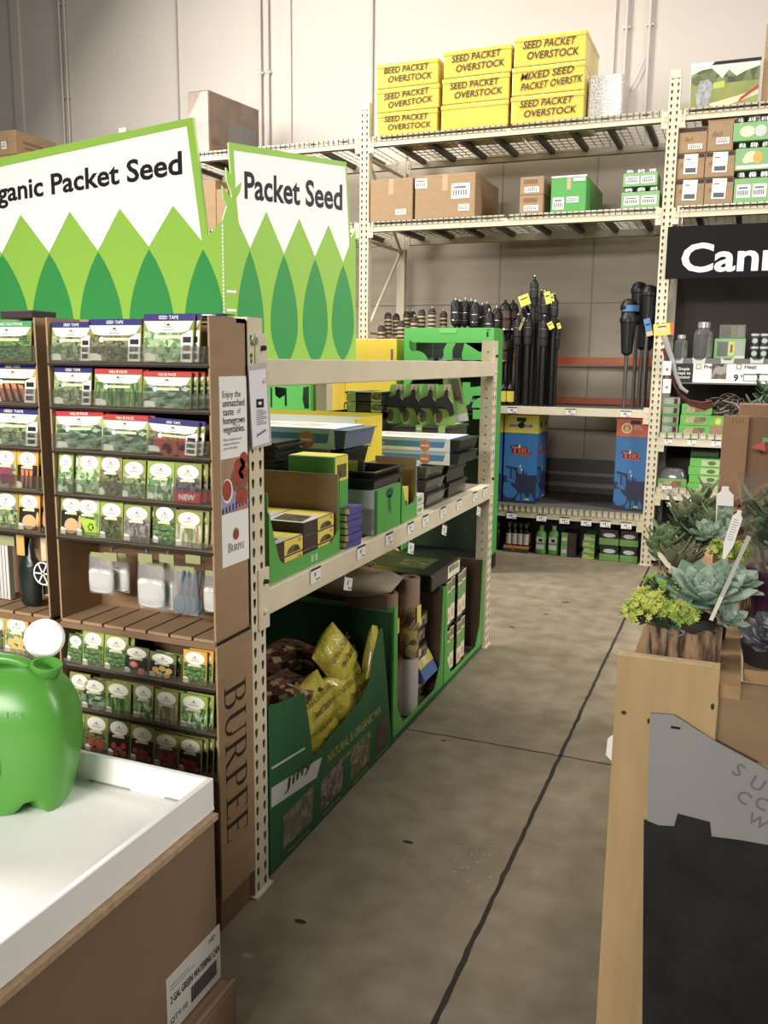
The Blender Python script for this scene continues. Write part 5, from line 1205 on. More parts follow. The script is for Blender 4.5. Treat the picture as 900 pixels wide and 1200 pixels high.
for i in range(4): pack('small_carton', f'flat green and yellow carton, {ORD[i]} from the floor in its stack', 'carton', x0 + .008 * (i % 2), x1, yf, .2, .002 + i * (z1 - z0) / 4, (i + 1) * (z1 - z0) / 4, LGB, d_yg, 'green and yellow cartons')
LIDD = mt('dark_lid', (40, 38, 40), .35); SHEEN = mt('dome_sheen', (206, 206, 202), .12, spec=.8)
def dome_pack(label, x0, x1, y0, z0, z1):
    t = Thing('domed_pack', label, 'pack', ((x0 + x1) / 2, y0, z0), 'domed green packs'); h = z1 - z0
    mb = MB(); mb.box(x0, x1, y0, y0 + .2, z0, z0 + h * .42, LGB); t.part('green_base', mb, bevel=.002)
    mb = MB(); mb.box(x0 + .006, x1 - .006, y0 + .01, y0 + .19, z0 + h * .42, z0 + h * .98, LIDD); t.part('dark_tray', mb)
    mb = MB(); c = (x0 + x1) / 2; mb.ell(FY(y0 + .0095), c, z0 + h * .62, (x1 - x0) * .32, h * .14, SHEEN, .001); t.part('window_sheen', mb)  # opaque pale ellipse, the clear lid's sheen put into its colour
for i, (a, b, c, d) in enumerate(((608, 262, 722, 344), (728, 268, 845, 354), (608, 180, 722, 262), (728, 186, 845, 268))):
    x0, x1, z0, z1 = fbox(a, b, c, d); x1 = min(x1, bx[3] - .07)
    dome_pack('green pack with dark clear-windowed top, ' + ('lower left', 'lower right', 'upper left', 'upper right')[i] + ' of four on the floor', x0, x1, yf, .002 + (.135 if i > 1 else 0), .135 + (.135 if i > 1 else 0))
# price tags of the back rack
CLR0 = mt('clear_tag_holder', (170, 168, 162), .3)
PTAG = mt('price_tag_white', (232, 230, 226), .5)
def price_tag(o, xd, yd, w, h, label, group, digits='9', black=True, hang=0):
    G = Fr(o, xd, yd); mb = MB()
    if hang: mb.box(-.006, .006, h / 2 - .004, h / 2 + hang, -.001, .0002, CLR0, G)
    mb.box(-w / 2, w / 2, -h / 2, h / 2, 0, .0012, PTAG, G)
    if black: mb.rect(G, -w / 2, h * .34, w / 2, h / 2, BLACK, .0018)
    mb.text(G, digits, -w * .08, h * .02, h * .36, BLACK, .0018, bold=.03, res=2); mb.text(G, '97', w * .2, h * .1, h * .15, BLACK, .0018, res=1)
    mb.rect(G, 0, -h * .4, w * .4, -h * .28, INKG, .0018)
    return tag(mb.build('price_tag'), label, 'price tag', group)
for i, (u, v) in enumerate(((600.5, 480.5), (668.5, 482.5), (733.5, 485))):
    p = pY(u, v, BF - .002); price_tag((p.x, BF - .002, p.z), (1, 0, 0), (0, 0, 1), .085, .05, 'price tag on the beam under the torches, ' + ('left', 'middle', 'right')[i] + ' of three', 'price tags under the torches', '18')
for i, (u, v) in enumerate(((599.5, 604), (634.5, 607), (661.5, 610), (687, 612.5), (709.5, 614), (734, 616))):
    p = pY(u, v, BF - .012); price_tag((p.x, BF - .012, p.z), (1, 0, 0), (0, .15, 1), .085, .055, f'price tag hanging below the deck lip, {ORD[i]} from left of six', 'price tags under the deck', '14', hang=.03)
for i, (u, v) in enumerate(((782.5, 517), (811, 518), (839, 519.5))):
    p = pY(u, v, BF - .002); price_tag((p.x, BF - .002, p.z), (1, 0, 0), (0, 0, 1), .07, .05, f'price tag on the shelf edge below the green seed boxes, {ORD[i]} from left', 'price tags in the right bay', '7')
for i, (u, v) in enumerate(((781.5, 571), (787, 583), (787.5, 591))):
    p = pY(u, v, BF - .01 - .004 * i); price_tag((p.x, BF - .01 - .004 * i, p.z), (1, 0, 0), (0, 0, 1), .075, .04, ('price tag on the lower shelf edge beside the upright', 'price tag hanging just below the lower shelf edge', 'lowest price tag hanging under the lower shelf edge')[i], 'price tags in the right bay', '6', hang=(0, .05, .09)[i])
# ---------------------------------------------------------------- right bay shelves: jars, boxes, hanging strip
s2_ = lambda a, b: (740 + a / 5, 300 + b / 5)
def r2(a, b, c, d, Y): u0, v0 = s2_(a, b); u1, v1 = s2_(c, d); return span(u0, v0, u1, v1, Y)
yj = BF + .08; zj = 1.696
def jar(label, x, r, h, y):
    t = Thing('glass_jar', label, 'jar', (x, y, zj), 'glass jars on the canning shelf')
    mb = MB(); mb.lathe((x, y, zj), [(r * .9, 0), (r, .01), (r, h * .66), (r * .8, h * .76), (r * .62, h * .8), (r * .62, h * .84)], GLASS, 20); t.part('glass', mb)
    mb = MB(); mb.lathe((x, y, zj + h * .84), [(r * .66, 0), (r * .66, h * .15), (r * .6, h * .16), (0, h * .16)], LIDM, 20); t.part('lid', mb)
x0, x1, z0, z1 = r2(246, 462, 326, 600, yj); jar('small glass jar with metal lid on the canning shelf', (x0 + x1) / 2, (x1 - x0) / 2, z1 - zj, yj)
x0, x1, z0, z1 = r2(356, 388, 470, 600, yj); jar('large glass jar with metal lid on the canning shelf', (x0 + x1) / 2, (x1 - x0) / 2, z1 - zj, yj)
x0, x1, z0, z1 = r2(480, 484, 662, 598, yj)
def d_win(mb, F, x0, x1, z0, z1):
    w, h = x1 - x0, z1 - z0; mb.rect(F, x0 + w * .1, z0 + h * .12, x0 + w * .44, z0 + h * .85, mt('window_dark', (70, 84, 70), .3), .0008); mb.rect(F, x0 + w * .46, z0 + h * .15, x0 + w * .66, z0 + h * .85, mt('window_yellow', (200, 190, 90), .4), .0009)
    mb.rect(F, x0 + w * .68, z0 + h * .1, x0 + w * .95, z0 + h * .85, mt('window_grey', (150, 160, 150), .4), .0008); mb.rect(F, x0 + w * .52, z0 + h * .3, x0 + w * .6, z0 + h * .7, CARD_DK, .0012); mb.rect(F, x0 + w * .66, z0, x1, z0 + h * .14, WL, .0012)
pack('jar_set_box', 'green windowed jar box on the canning shelf', 'box', x0, x1, yj, .2, zj, z1, SLV, d_win)
def d_win2(mb, F, x0, x1, z0, z1):
    w, h = x1 - x0, z1 - z0; mb.rect(F, x0 + w * .08, z0 + .01, x0 + w * .42, z1 - .01, mt('window_dark2', (52, 56, 50), .3), .0008); mb.rect(F, x0 + w * .46, z0 + h * .2, x0 + w * .64, z1 - .01, mt('window_tan', (120, 106, 60), .4), .0008); mb.rect(F, x0 + w * .68, z0 + .01, x1 - .01, z1 - .01, mt('window_grey2', (96, 100, 92), .3), .0008)
x2, x3, z2_, z3 = r2(512, 404, 666, 484, yj + .02); pack('jar_set_box', 'dark windowed jar box stacked on the green windowed box', 'box', x2, x3, yj + .02, .17, z1 + .002, z1 + .002 + z3 - z2_, mt('grey_green_box', (100, 112, 92), .5), d_win2)
TIN = mt('blue_tin_label', (50, 62, 76), .4)
x0, x1, z0, z1 = r2(688, 452, 800, 600, yj); hw = (x1 - x0) / 2; hh_ = (z1 - zj) / 2
for j in range(2):
    for i in range(3):
        x = x0 + hw * (i + .5); z = zj + .001 + j * hh_; t = Thing('small_jar', f'small white-lidded jar with dark label, {ORD[i]} from left, {("lower", "upper")[j]} layer, canning shelf', 'jar', (x, yj + .05, z), 'small white-lidded jars')
        mb = MB(); mb.lathe((x, yj + .05, z), [(hw * .44, 0), (hw * .46, .006), (hw * .46, hh_ * .7), (hw * .42, hh_ * .78)], TIN, 14); t.part('jar', mb); mb = MB(); mb.lathe((x, yj + .05, z + hh_ * .78), [(hw * .45, 0), (hw * .45, hh_ * .18), (0, hh_ * .19)], WL, 14); t.part('lid', mb)
        mb = MB(); mb.ell(FY(yj + .05 - hw * .465), x, z + hh_ * .4, hw * .3, hh_ * .2, mt('jar_badge', (176, 186, 150), .5), .0006); t.part('badge', mb)
# information strip
yi = BF - .02; t = Thing('shelf_information_strip', 'white and black information strip along the canning shelf edge', 'sign', (XR + 1, yi, 1.5)); F = FY(yi)
za = pY(*s2_(600, 745), yi).z; zb_ = pY(*s2_(600, 633), yi).z; xa = pY(*s2_(250, 690), yi).x; xb_ = pY(*s2_(360, 690), yi).x
mb = MB(); mb.box(xa, XR + 2.2, za, zb_, -.004, 0, WHITE, F); mb.rect(F, xa, za - .012, XR + 2.2, za, GREYPL, .0004); t.part('white_strip', mb)
h = zb_ - za; mb = MB(); mb.rect(F, xa, za, xb_, zb_, BLACK, .0008)
for i, s_ in enumerate(('Simple', 'steps to', 'canning')): mb.text(F, s_, xa + (xb_ - xa) * .5, za + h * (.72 - .22 * i), h * .16, WHITE, .0014, bold=.02)
t.part('black_panel', mb)
mb = MB(); px = pY(*s2_(468, 690), yi).x; px2 = pY(*s2_(556, 690), yi).x; mb.rect(F, px, za + h * .2, px2, zb_, photo('pic_jam', [(40, 26, 24), (92, 70, 60), (150, 140, 130)], 18), .0008); t.part('picture', mb)
mb = MB()
for a, s_ in ((378, 'Prep'), (614, 'Heat')):
    p = pY(*s2_(a, 648), yi); mb.box(p.x, p.x + .04, p.z - .02, p.z + .02, .0006, .001, LGB, F); mb.rect(F, p.x + .008, p.z - .012, p.x + .032, p.z + .012, WHITE, .0014); mb.text(F, s_, p.x + .06, p.z, .032, BLACK, .001, 'L', bold=.02)
p = pY(*s2_(612, 712), yi); mb.text(F, '9', p.x, p.z, .05, BLACK, .001, bold=.03); mb.text(F, '97', p.x + .05, p.z + .01, .03, BLACK, .001)
for a in (655, 730): p = pY(*s2_(a, 712), yi); mb.rect(F, p.x, p.z - .03, p.x + .12, p.z + .03, INKG, .0008); mb.rect(F, p.x + .006, p.z - .024, p.x + .114, p.z + .018, WHITE, .0012)
t.part('lettering', mb)
for i, a in enumerate((265, 395, 562, 735)):
    p = pY(*s2_(a, 615), yi); mb = MB(); G = FY(BF - .012); mb.poly(G, [(p.x - .045, p.z - .02), (p.x + .045, p.z - .02), (p.x + .05, p.z + .03), (p.x + .02, p.z + .005), (p.x - .02, p.z + .005), (p.x - .05, p.z + .03)], WL, .001); mb.box(p.x - .04, p.x + .04, p.z - .018, p.z - .012, 0, .004, WL, G)
    tag(mb.build('shelf_clip'), f'white clip on the grey shelf edge above the information strip, {ORD[i]} from left', 'clip', 'white shelf clips')
# green boxes on the shelf below
z4 = 1.082; yg = BF + .03
GSB = mt('vivid_green_box', (88, 190, 62), .45, var=.04)
def d_scene(mb, F, x0, x1, z0, z1):
    w, h = x1 - x0, z1 - z0; mb.rect(F, x0 + w * .16, z0 + h * .25, x0 + w * .84, z0 + h * .8, photo('pic_veg_box', [(90, 120, 50), (196, 190, 120), (150, 90, 70), (70, 90, 50)], 22), .0008)
x0, x1, z0, z1 = r2(276, 868, 456, 1040, yg); hz = (z1 - z4) / 3
for i in range(3): pack('green_box', 'vivid green box with vegetable picture, ' + ('bottom', 'middle', 'top')[i] + ' of three stacked by the shelf edge', 'box', x0 + .006 * i, x1 + .004 * i, yg, .22, z4 + .002 + i * hz, z4 + (i + 1) * hz, GSB, d_scene, 'vivid green boxes')
def d_jarp(mb, F, x0, x1, z0, z1):
    w, h = x1 - x0, z1 - z0; mb.rect(F, x0, z0, x1, z0 + h * .3, GSB, .0008); mb.rect(F, x0 + w * .15, z0 + h * .3, x0 + w * .6, z0 + h * .8, WL, .001); mb.rect(F, x0 + w * .66, z0 + h * .3, x0 + w * .88, z0 + h * .9, mt('deep_red_print', (90, 40, 36), .5), .001)
x0, x1, z0, z1 = r2(165, 830, 268, 1032, yg); x0 = max(x0, XR + .01); hz = (z1 - z4) / 4
for i in range(4): pack('seal_pack', f'pale green-edged pack, {ORD[i]} from the bottom of the stack beside the upright', 'pack', x0, x1, yg + .06, .18, z4 + .002 + i * hz, z4 + (i + 1) * hz, mt('pale_pack', (176, 184, 160), .4), d_jarp, 'pale packs beside the upright')
def d_kraft(mb, F, x0, x1, z0, z1):
    w, h = x1 - x0, z1 - z0; mb.rect(F, x0, z0 + h * .55, x1, z1, GSB, .0008); mb.ell(F, x0 + w * .33, z0 + h * .74, w * .12, h * .16, YTAG, .0012); mb.ell(F, x0 + w * .8, z0 + h * .74, w * .1, h * .14, DKB, .0012)
x0, x1, z0, z1 = r2(455, 938, 600, 1032, yg); pack('kraft_box', 'kraft box with green top band beside the vivid green boxes', 'box', x0, x1, yg, .2, z4 + .002, z1, CARD, d_kraft)
# raffia bundle and hanging rubber-ring strip
x0, x1, z0, z1 = r2(460, 810, 590, 938, yg)
t = Thing('string_bundle', 'tangled bundle of grey and brown string on the kraft box', 'string', ((x0 + x1) / 2, yg + .08, z0)); mb = MB(); rr_ = random.Random(5)
STR = [mt('grey_string', (150, 142, 130), .8), mt('brown_string', (84, 54, 40), .8)]
for i in range(26):
    c = V(((x0 + x1) / 2 + .03 + rr_.uniform(-.06, .06), yg + .08 + rr_.uniform(-.05, .05), z0 + .07 + rr_.uniform(-.02, .05))); pts = []
    a0 = rr_.uniform(0, 6); ra = rr_.uniform(.05, .1); rb = rr_.uniform(.03, .07)
    for k_ in range(14): a = a0 + k_ * .42; pts.append(c + V((ra * math.cos(a), rb * math.sin(a) * .8, rb * math.sin(a + .6 * i))))
    for p in pts: p.z = max(p.z, z0 + .006)
    mb.tube(pts, .0045, STR[i % 2], 5)
pts = [V((x1 - .08, yg + .02, z0 + .12)), V((x1 + .02, yg - .01, z0 + .1)), V((x1 + .08, yg - .03, z0 + .02)), V((x1 + .12, yg - .04, z0 - .05))]; mb.tube(pts, .005, STR[0], 5); t.part('strands', mb)
pts = [s2_(182, 468), s2_(188, 540), s2_(205, 620), s2_(232, 720), s2_(275, 800), s2_(330, 845), s2_(410, 862), s2_(470, 850)]
pts = [pY(u, v, BF - .07 + .008 * i) for i, (u, v) in enumerate(pts)]
t = Thing('clip_strip', 'curved clear strip of dark red rubber hoses hung from the tall upright', 'hanging strip', pts[0])
REDH = mt('dark_red_rubber', (110, 40, 34), .4); CLEARP = mt('cloudy_plastic', (196, 196, 194), .25, trans=.35, alpha=.75)
for k_, off in enumerate((0, .02, .036)):
    mb = MB(); mb.tube([p + V((off * .7, .006 * k_, -off)) for p in pts[1:]], .011, REDH, 7); t.part('red_hose', mb)
q = [pY(*s2_(a, b), BF - .06) for a, b in ((192, 468), (214, 540), (240, 610), (258, 690), (290, 770), (330, 800))]
mb = MB(); mb.tube(q, .026, CLEARP, 8, r1=.012); t.part('clear_sleeve', mb)
p = pY(*s2_(188, 430), BF - .07); mb = MB(); G = FY(BF - .07, p.x, p.z).sub(0, 0, 0, .1); mb.box(-.075, .075, -.045, .045, 0, .003, YTAG, G); mb.rect(G, -.06, -.012, .02, .016, WL, .0036); mb.rect(G, -.04, .018, .02, .026, BLACK, .0036); mb.rect(G, .05, -.045, .075, .045, TKO, .0036); t.part('yellow_flag', mb)
for i, (a, b) in enumerate(((209, 657), (207, 762))):
    p = pY(*s2_(a, b), BF - .09); mb = MB(); mb.box(p.x - .03, p.x + .03, BF - .09, BF - .087, p.z - .055, p.z + .055, WHITE); mb.rect(FY(BF - .09), p.x - .01, p.z - .02, p.x + .01, p.z, INKG, .001); t.part('white_card', mb)
p0, p1 = pY(*s2_(168, 860), BF - .03), pY(*s2_(190, 1020), BF - .03)
# shelf below: clamshell and green packs
s3_ = lambda a, b: (740 + a / 5, 440 + b / 5)
def r3(a, b, c, d, Y): u0, v0 = s3_(a, b); u1, v1 = s3_(c, d); return span(u0, v0, u1, v1, Y)
z5 = .639; x0, x1, z0, z1 = r3(146, 545, 320, 665, yg); x0 = max(x0, XR + .01)
t = Thing('clamshell_pack', 'clear-lidded pack with green picture base on the lower shelf', 'pack', ((x0 + x1) / 2, yg, z5)); mb = MB(); mb.box(x0, x1, yg, yg + .22, z5 + .001, z5 + .09, LGB); t.part('green_base', mb, bevel=.003)
mb = MB(); mb.rect(FY(yg), x0 + .05, z5 + .02, x1 - .04, z5 + .075, photo('pic_veg_box', [(90, 120, 50)], 22), .001); mb.rect(FY(yg), x0 + .01, z5 + .02, x0 + .04, z5 + .05, WL, .001); t.part('picture', mb)
mb = MB(); c = (x0 + x1) / 2; w = (x1 - x0) / 2
mb.loft([[V((c + w * k_ * math.copysign(abs(math.cos(2 * PI * i / 20)) ** .5, math.cos(2 * PI * i / 20)), yg + .11 + .105 * k_ * math.copysign(abs(math.sin(2 * PI * i / 20)) ** .5, math.sin(2 * PI * i / 20)), z5 + .09 + z)) for i in range(20)] for z, k_ in ((.001, .98), (.03, .95), (.07, .82), (.085, .6))], mt('dark_clear_lid', (120, 122, 122), .12, trans=.3, spec=.8)); t.part('clear_lid', mb)
x0, x1, z0, z1 = r3(328, 488, 512, 640, yg); hz = (z1 - z5) / 4
def d_gy(mb, F, x0, x1, z0, z1):
    w, h = x1 - x0, z1 - z0; mb.rect(F, x0 + w * .38, z0 + h * .1, x1 - .005, z0 + h * .85, mt('pale_green_print', (176, 196, 130), .5), .0008); mb.ell(F, x0 + w * .72, z0 + h * .48, w * .14, h * .26, mt('leafy_print', (80, 110, 60), .5), .0012)
for i in range(4): pack('green_box', f'green box with pale picture panel, {ORD[i]} from the bottom of the lower shelf stack', 'box', x0 + .008 * (i % 2), x1, yg, .2, z5 + .002 + i * hz, z5 + (i + 1) * hz, GSB, d_gy, 'boxes on the lower right shelf')
x0, x1, z0, z1 = r3(345, 430, 510, 490, yg + .3); pack('green_box', 'dark green box standing behind the lower shelf stack', 'box', x0, x1, yg + .3, .2, z5 + .002, z1, mt('deep_green_box', (44, 92, 46), .5), None)
for i in range(3): 
    x0 = XR + .03 + i * .19; pack('floor_carton', f'dim green and grey carton at floor level behind the succulents, {ORD[i]} from left', 'carton', x0, x0 + .17, yg, .2, .168, .34, mt('dim_green', (84, 100, 66), .5), d_gy, 'cartons at floor level')
# ------------------------------------------------------------------ goods on the low rack
ZD_ = ZS1 + .001          # deck surface
BGR = mt('starter_green', (74, 170, 60), .5, var=.03); DGR = mt('starter_dark_green', (30, 96, 52), .5); KR = mt('kraft_inside', (158, 124, 84), .8, var=.05); KR2 = mt('kraft_dark_inside', (110, 84, 62), .85, var=.06)
PELY = mt('pellet_yellow', (228, 206, 62), .5); PELB = photo('pellet_picture', [(52, 44, 34), (88, 82, 48), (124, 76, 58), (70, 92, 48)], 60); PELD = mt('pellet_dark_side', (66, 50, 40), .6, var=.3, scale=60)
SBLUE = mt('starter_blue', (74, 142, 208), .45); SBL2 = mt('starter_pale_blue', (170, 204, 232), .45); SWHT = mt('starter_white', (232, 234, 236), .4); SOR = mt('starter_orange', (222, 128, 78), .5)
TRB = mt('black_seed_tray', (30, 31, 31), .3, spec=.6); CLR = mt('clear_grey_tray', (98, 98, 98), .15, trans=.25, spec=.8)
GX = -1.30
def yz(u, v, X=GX): p = pX(u, v, X); return p.y, p.z
def tray_carton(label, ya, yb, X, depth, z0, zfar, poly, outer, inner, zback=None, znear=None, lip=DGR):
    """open-fronted carton on the aisle side: cut front panel, tall far wall, back wall, near wall, floor"""
    t = Thing('open_carton', label, 'carton', (X - depth / 2, (ya + yb) / 2, z0)); th = .005
    mb = MB(); mb.prism(FX(X - th), poly, 0, th, outer); t.part('cut_front', mb)
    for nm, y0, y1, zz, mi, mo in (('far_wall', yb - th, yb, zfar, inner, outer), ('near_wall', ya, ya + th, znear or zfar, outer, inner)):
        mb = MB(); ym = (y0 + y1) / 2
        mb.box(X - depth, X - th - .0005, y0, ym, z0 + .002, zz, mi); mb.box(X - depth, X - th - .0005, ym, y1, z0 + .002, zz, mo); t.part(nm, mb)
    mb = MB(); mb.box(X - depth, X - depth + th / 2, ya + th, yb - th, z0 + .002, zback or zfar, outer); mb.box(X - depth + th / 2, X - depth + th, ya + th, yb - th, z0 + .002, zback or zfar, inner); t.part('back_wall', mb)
    mb = MB(); mb.box(X - depth + th, X - th, ya + th, yb - th, z0 + .002, z0 + .007, inner); t.part('carton_floor', mb)
    return t
A0 = yz(316, 686)[0]; A1 = yz(398, 636)[0]; zA = yz(398, 556)[1]
P_ = lambda pts: [yz(u, v) for u, v in pts]
poly = [(A0, ZD_ + .002), (A1, ZD_ + .002)] + P_([(398.3, 557), (398.3, 612), (396.5, 622), (389, 636), (333, 661), (327.5, 656), (322, 634), (316, 603)]) + [(A0, zA - .06)]
tray_carton('green open-fronted carton of soil pellet packs nearest the cream upright', A0, A1, GX, .36, ZD_, zA, poly, BGR, KR, zA + .0)
mb = MB(); q = P_([(364, 657), (375, 651)]); 
for k in range(2): y = q[0][0] + .03 * k; mb.rect(FX(GX), y, ZD_ + .012, y + .022, ZD_ + .036, mt('pale_green_mark', (150, 200, 130), .5), .001)
tag(mb.build('paper_mark'), 'two pale printed marks on the lip of the green pellet carton', 'print')
def pellet_pack(y0, y1, x1, d, z0, h, label, roll=0):
    t = Thing('pellet_pack', label, 'pack', (x1 - d / 2, (y0 + y1) / 2, z0), 'soil pellet packs')
    mb = MB(); mb.box(x1 - d, x1, y0, y1, z0, z0 + h, PELD); t.part('body', mb, bevel=.002)
    mb = MB(); ym = (y0 + y1) / 2; w = y1 - y0
    F = FX(x1); mb.rect(F, y0 + w * .45, z0 + .003, y1 - .001, z0 + h - .002, PELY, .001); mb.ell(F, y0 + w * .72, z0 + h * .02 + .004, w * .2, h * .46, PELB, .0014, 12, 0, PI); mb.ell(F, y1 - w * .1, z0 + h * .75, w * .05, h * .12, SOR, .0016)
    T = Fr((0, 0, z0 + h), (1, 0, 0), (0, 1, 0)); mb.rect(T, x1 - d, y0, x1, y1, WL, .0008); mb.rect(T, x1 - d * .99, y0 + w * .62, x1 - .002, y1, PELY, .0012); mb.poly(T, [(x1 - d * .8, y0 + w * .1), (x1 - d * .1, y0 + w * .08), (x1 - d * .2, y0 + w * .55), (x1 - d * .9, y0 + w * .58)], PELB, .0012)
    t.part('printed_wrap', mb); return t
k0 = ZD_ + .009; w2 = (A1 - A0 - .03) / 2
for c in range(2):
    for r in range(2):
        for l in range(2 if c == 0 else 3):
            hz = .052 if c == 0 else .046
            pellet_pack(A0 + .012 + c * w2, A0 + .008 + (c + 1) * w2 - .004, GX - .012 - r * .165, .16, k0 + l * (hz + .001), hz, f'yellow and brown pellet pack, layer {l + 1} of the {("near", "far")[c]} pile, {("aisle side", "behind the aisle row")[r]}')
# fanned pile of purple packs
yb0 = yz(404, 641)[0] + .02
for i in range(6):
    z0 = ZD_ + .002 + i * .025; a = -.12 + .05 * (i % 3)
    t = Thing('purple_pack', f'purple and yellow pack, {ORD[i]} from the bottom of the small pile beside the pellet carton', 'pack', (GX - .06, yb0 + .06, z0), 'purple and yellow packs')
    G = Fr((GX - .04 + .006 * (i % 2), yb0 + .055, z0), (math.cos(a), math.sin(a), 0), (-math.sin(a), math.cos(a), 0)); mb = MB(); mb.box(-.06, .045, -.055, .055, 0, .023, mt('purple_box', (82, 76, 156), .5), G); t.part('body', mb, bevel=.001)
    mb = MB(); Fn = Fr(G.p(0, -.055, 0), G.x, (0, 0, 1)); mb.rect(Fn, -.02, .002, .045, .021, mt('pale_yellow_label', (216, 206, 120), .5), .001); mb.rect(Fn, -.06, .002, -.022, .021, BLACK, .001); t.part('yellow_label', mb)
# lidded carton with pale side
B0, zb3 = yz(439, 628); B1 = yz(469, 612)[0]; zB = yz(439, 576)[1]
t = Thing('seed_tray_carton', 'green-fronted carton with a pale grey side and black trays on top', 'carton', (GX - .15, (B0 + B1) / 2, ZD_))
mb = MB(); mb.box(GX - .22, GX - .004, B0, B1, ZD_ + .001, zB, mt('pale_grey_side', (196, 198, 196), .5, var=.03, scale=6)); t.part('body', mb)
mb = MB(); F = FX(GX - .004); mb.box(B0, B1, ZD_ + .001, zB, 0, .004, BGR, F); mb.rect(F, B0, ZD_ + .002, B0 + .025, zB, DGR, .0046); cy = B0 + (B1 - B0) * .55; h = zB - ZD_
mb.ell(F, cy, ZD_ + h * .86, .04, .02, DGR, .005); mb.poly(F, [(cy - .02, ZD_ + h * .8), (cy + .02, ZD_ + h * .8), (cy + .012, ZD_ + h * .6), (cy + .02, ZD_ + h * .45), (cy + .005, ZD_ + h * .36), (cy - .012, ZD_ + h * .5)], mt('sprout_print', (44, 124, 48), .5), .005); t.part('green_front', mb)
def seed_tray(t, x0, x1, y0, y1, z0, h, m=TRB, nm='black_tray', rim=.012):
    mb = MB(); th = .006; i = .014
    b = [(x0 + i, y0 + i), (x1 - i, y0 + i), (x1 - i, y1 - i), (x0 + i, y1 - i)]; tp = [(x0, y0), (x1, y0), (x1, y1), (x0, y1)]; ti = [(x0 + th, y0 + th), (x1 - th, y0 + th), (x1 - th, y1 - th), (x0 + th, y1 - th)]
    vs = [(a, c, z0) for a, c in b] + [(a, c, z0 + h) for a, c in tp] + [(a, c, z0 + h) for a, c in ti] + [(a, c, z0 + .005) for a, c in b]
    fs = [(3, 2, 1, 0), (12, 13, 14, 15)]
    for k in range(4): q = (k + 1) % 4; fs += [(k, q, 4 + q, 4 + k), (4 + k, 4 + q, 8 + q, 8 + k), (8 + k, 8 + q, 12 + q, 12 + k)]
    mb.add(vs, fs, m)
    for (a0, a1, c0, c1) in ((x0 - rim, x1 + rim, y0 - rim, y0), (x0 - rim, x1 + rim, y1, y1 + rim), (x0 - rim, x0, y0, y1), (x1, x1 + rim, y0, y1)): mb.box(a0, a1, c0, c1, z0 + h - .006, z0 + h, m)
    return t.part(nm, mb)
t2 = Thing('seed_tray', 'stack of open black seed trays lying on the green-fronted carton', 'seed tray', (GX - .15, (B0 + B1) / 2, zB), None)
seed_tray(t2, GX - .22, GX - .0, B0 - .0, B1 + .02, zB + .002, .045); seed_tray(t2, GX - .215, GX - .005, B0 + .004, B1 + .015, zB + .034, .04)
c = pY(412, 552, B0 + .03); mb = MB(); mb.box(c.x - .07, c.x + .05, B0 + .035, B0 + .04, zB + .045, c.z + .045, mt('tray_blue_card', (70, 90, 170), .5)); G = FY(B0 + .034); mb.rect(G, c.x - .05, zB + .05, c.x + .025, c.z + .042, PELY, .001); mb.rect(G, c.x + .025, zB + .05, c.x + .05, c.z + .042, PELB, .001); mb.text(G, 'Jiffy', c.x - .02, c.z + .028, .012, BLACK, .002)
tag(mb.build('tray_card'), 'yellow and blue printed card standing in the open black seed trays', 'card')
# next open-fronted green carton
C0 = B1 + .015; C1 = yz(488.5, 601.5)[0]; zC = yz(484, 538)[1]
poly = [(C0, ZD_ + .002), (C1, ZD_ + .002)] + P_([(488, 578), (485.3, 588), (476, 594), (471.5, 568)]) + [(C0, yz(471.5, 566)[1])]
tray_carton('green open-fronted carton with tall kraft far wall beside the blue starter kits', C0, C1, GX, .2, ZD_, zC, poly, BGR, KR, zC - .02, yz(470, 560)[1])
mb = MB()
t = Thing('yellow_box', 'yellow box just showing inside the second open-fronted carton', 'box', (GX - .1, (C0 + C1) / 2, ZD_ + .008)); mb.box(GX - .18, GX - .03, C0 + .02, C1 - .03, ZD_ + .009, ZD_ + .14, PELY); t.part('body', mb, bevel=.002); mb = MB(); mb.rect(FX(GX - .03), C0 + .03, ZD_ + .02, C1 - .05, ZD_ + .08, PELB, .001); t.part('picture', mb)
# low green boxes with yellow tops behind
for i, (u0, v0, u1, v1, Y, d, nm) in enumerate(((338, 533, 392, 549, A1 + .02, .12, 'long green box with yellow top behind the pellet carton'), (403, 540, 450, 556, B1 + .02, .06, 'green box with yellow top behind the black seed trays'))):
    a = pY(u0, v0, Y); b = pY(u1, v0, Y)
    if i == 1: a = pY(403, 540, B1); b = V((GX - .41, 0, 0)); Y = B1; d = .06
    t = Thing('green_box', nm, 'box', ((a.x + b.x) / 2, Y, ZD_)); mb = MB(); mb.box(a.x, b.x, Y, Y + d, ZD_ + .001, a.z, BGR); t.part('body', mb, bevel=.002)
    mb = MB(); T = Fr((0, 0, a.z), (1, 0, 0), (0, 1, 0)); mb.rect(T, a.x + .002, Y + .004, b.x - .002, Y + d - .002, PELY, .001); Fx = FX(b.x); mb.rect(Fx, Y + .005, a.z - .09, Y + d - .005, a.z - .002, PELY, .001); mb.rect(Fx, Y + .02, a.z - .08, Y + d - .02, a.z - .03, PELB, .0014); t.part('yellow_top', mb)
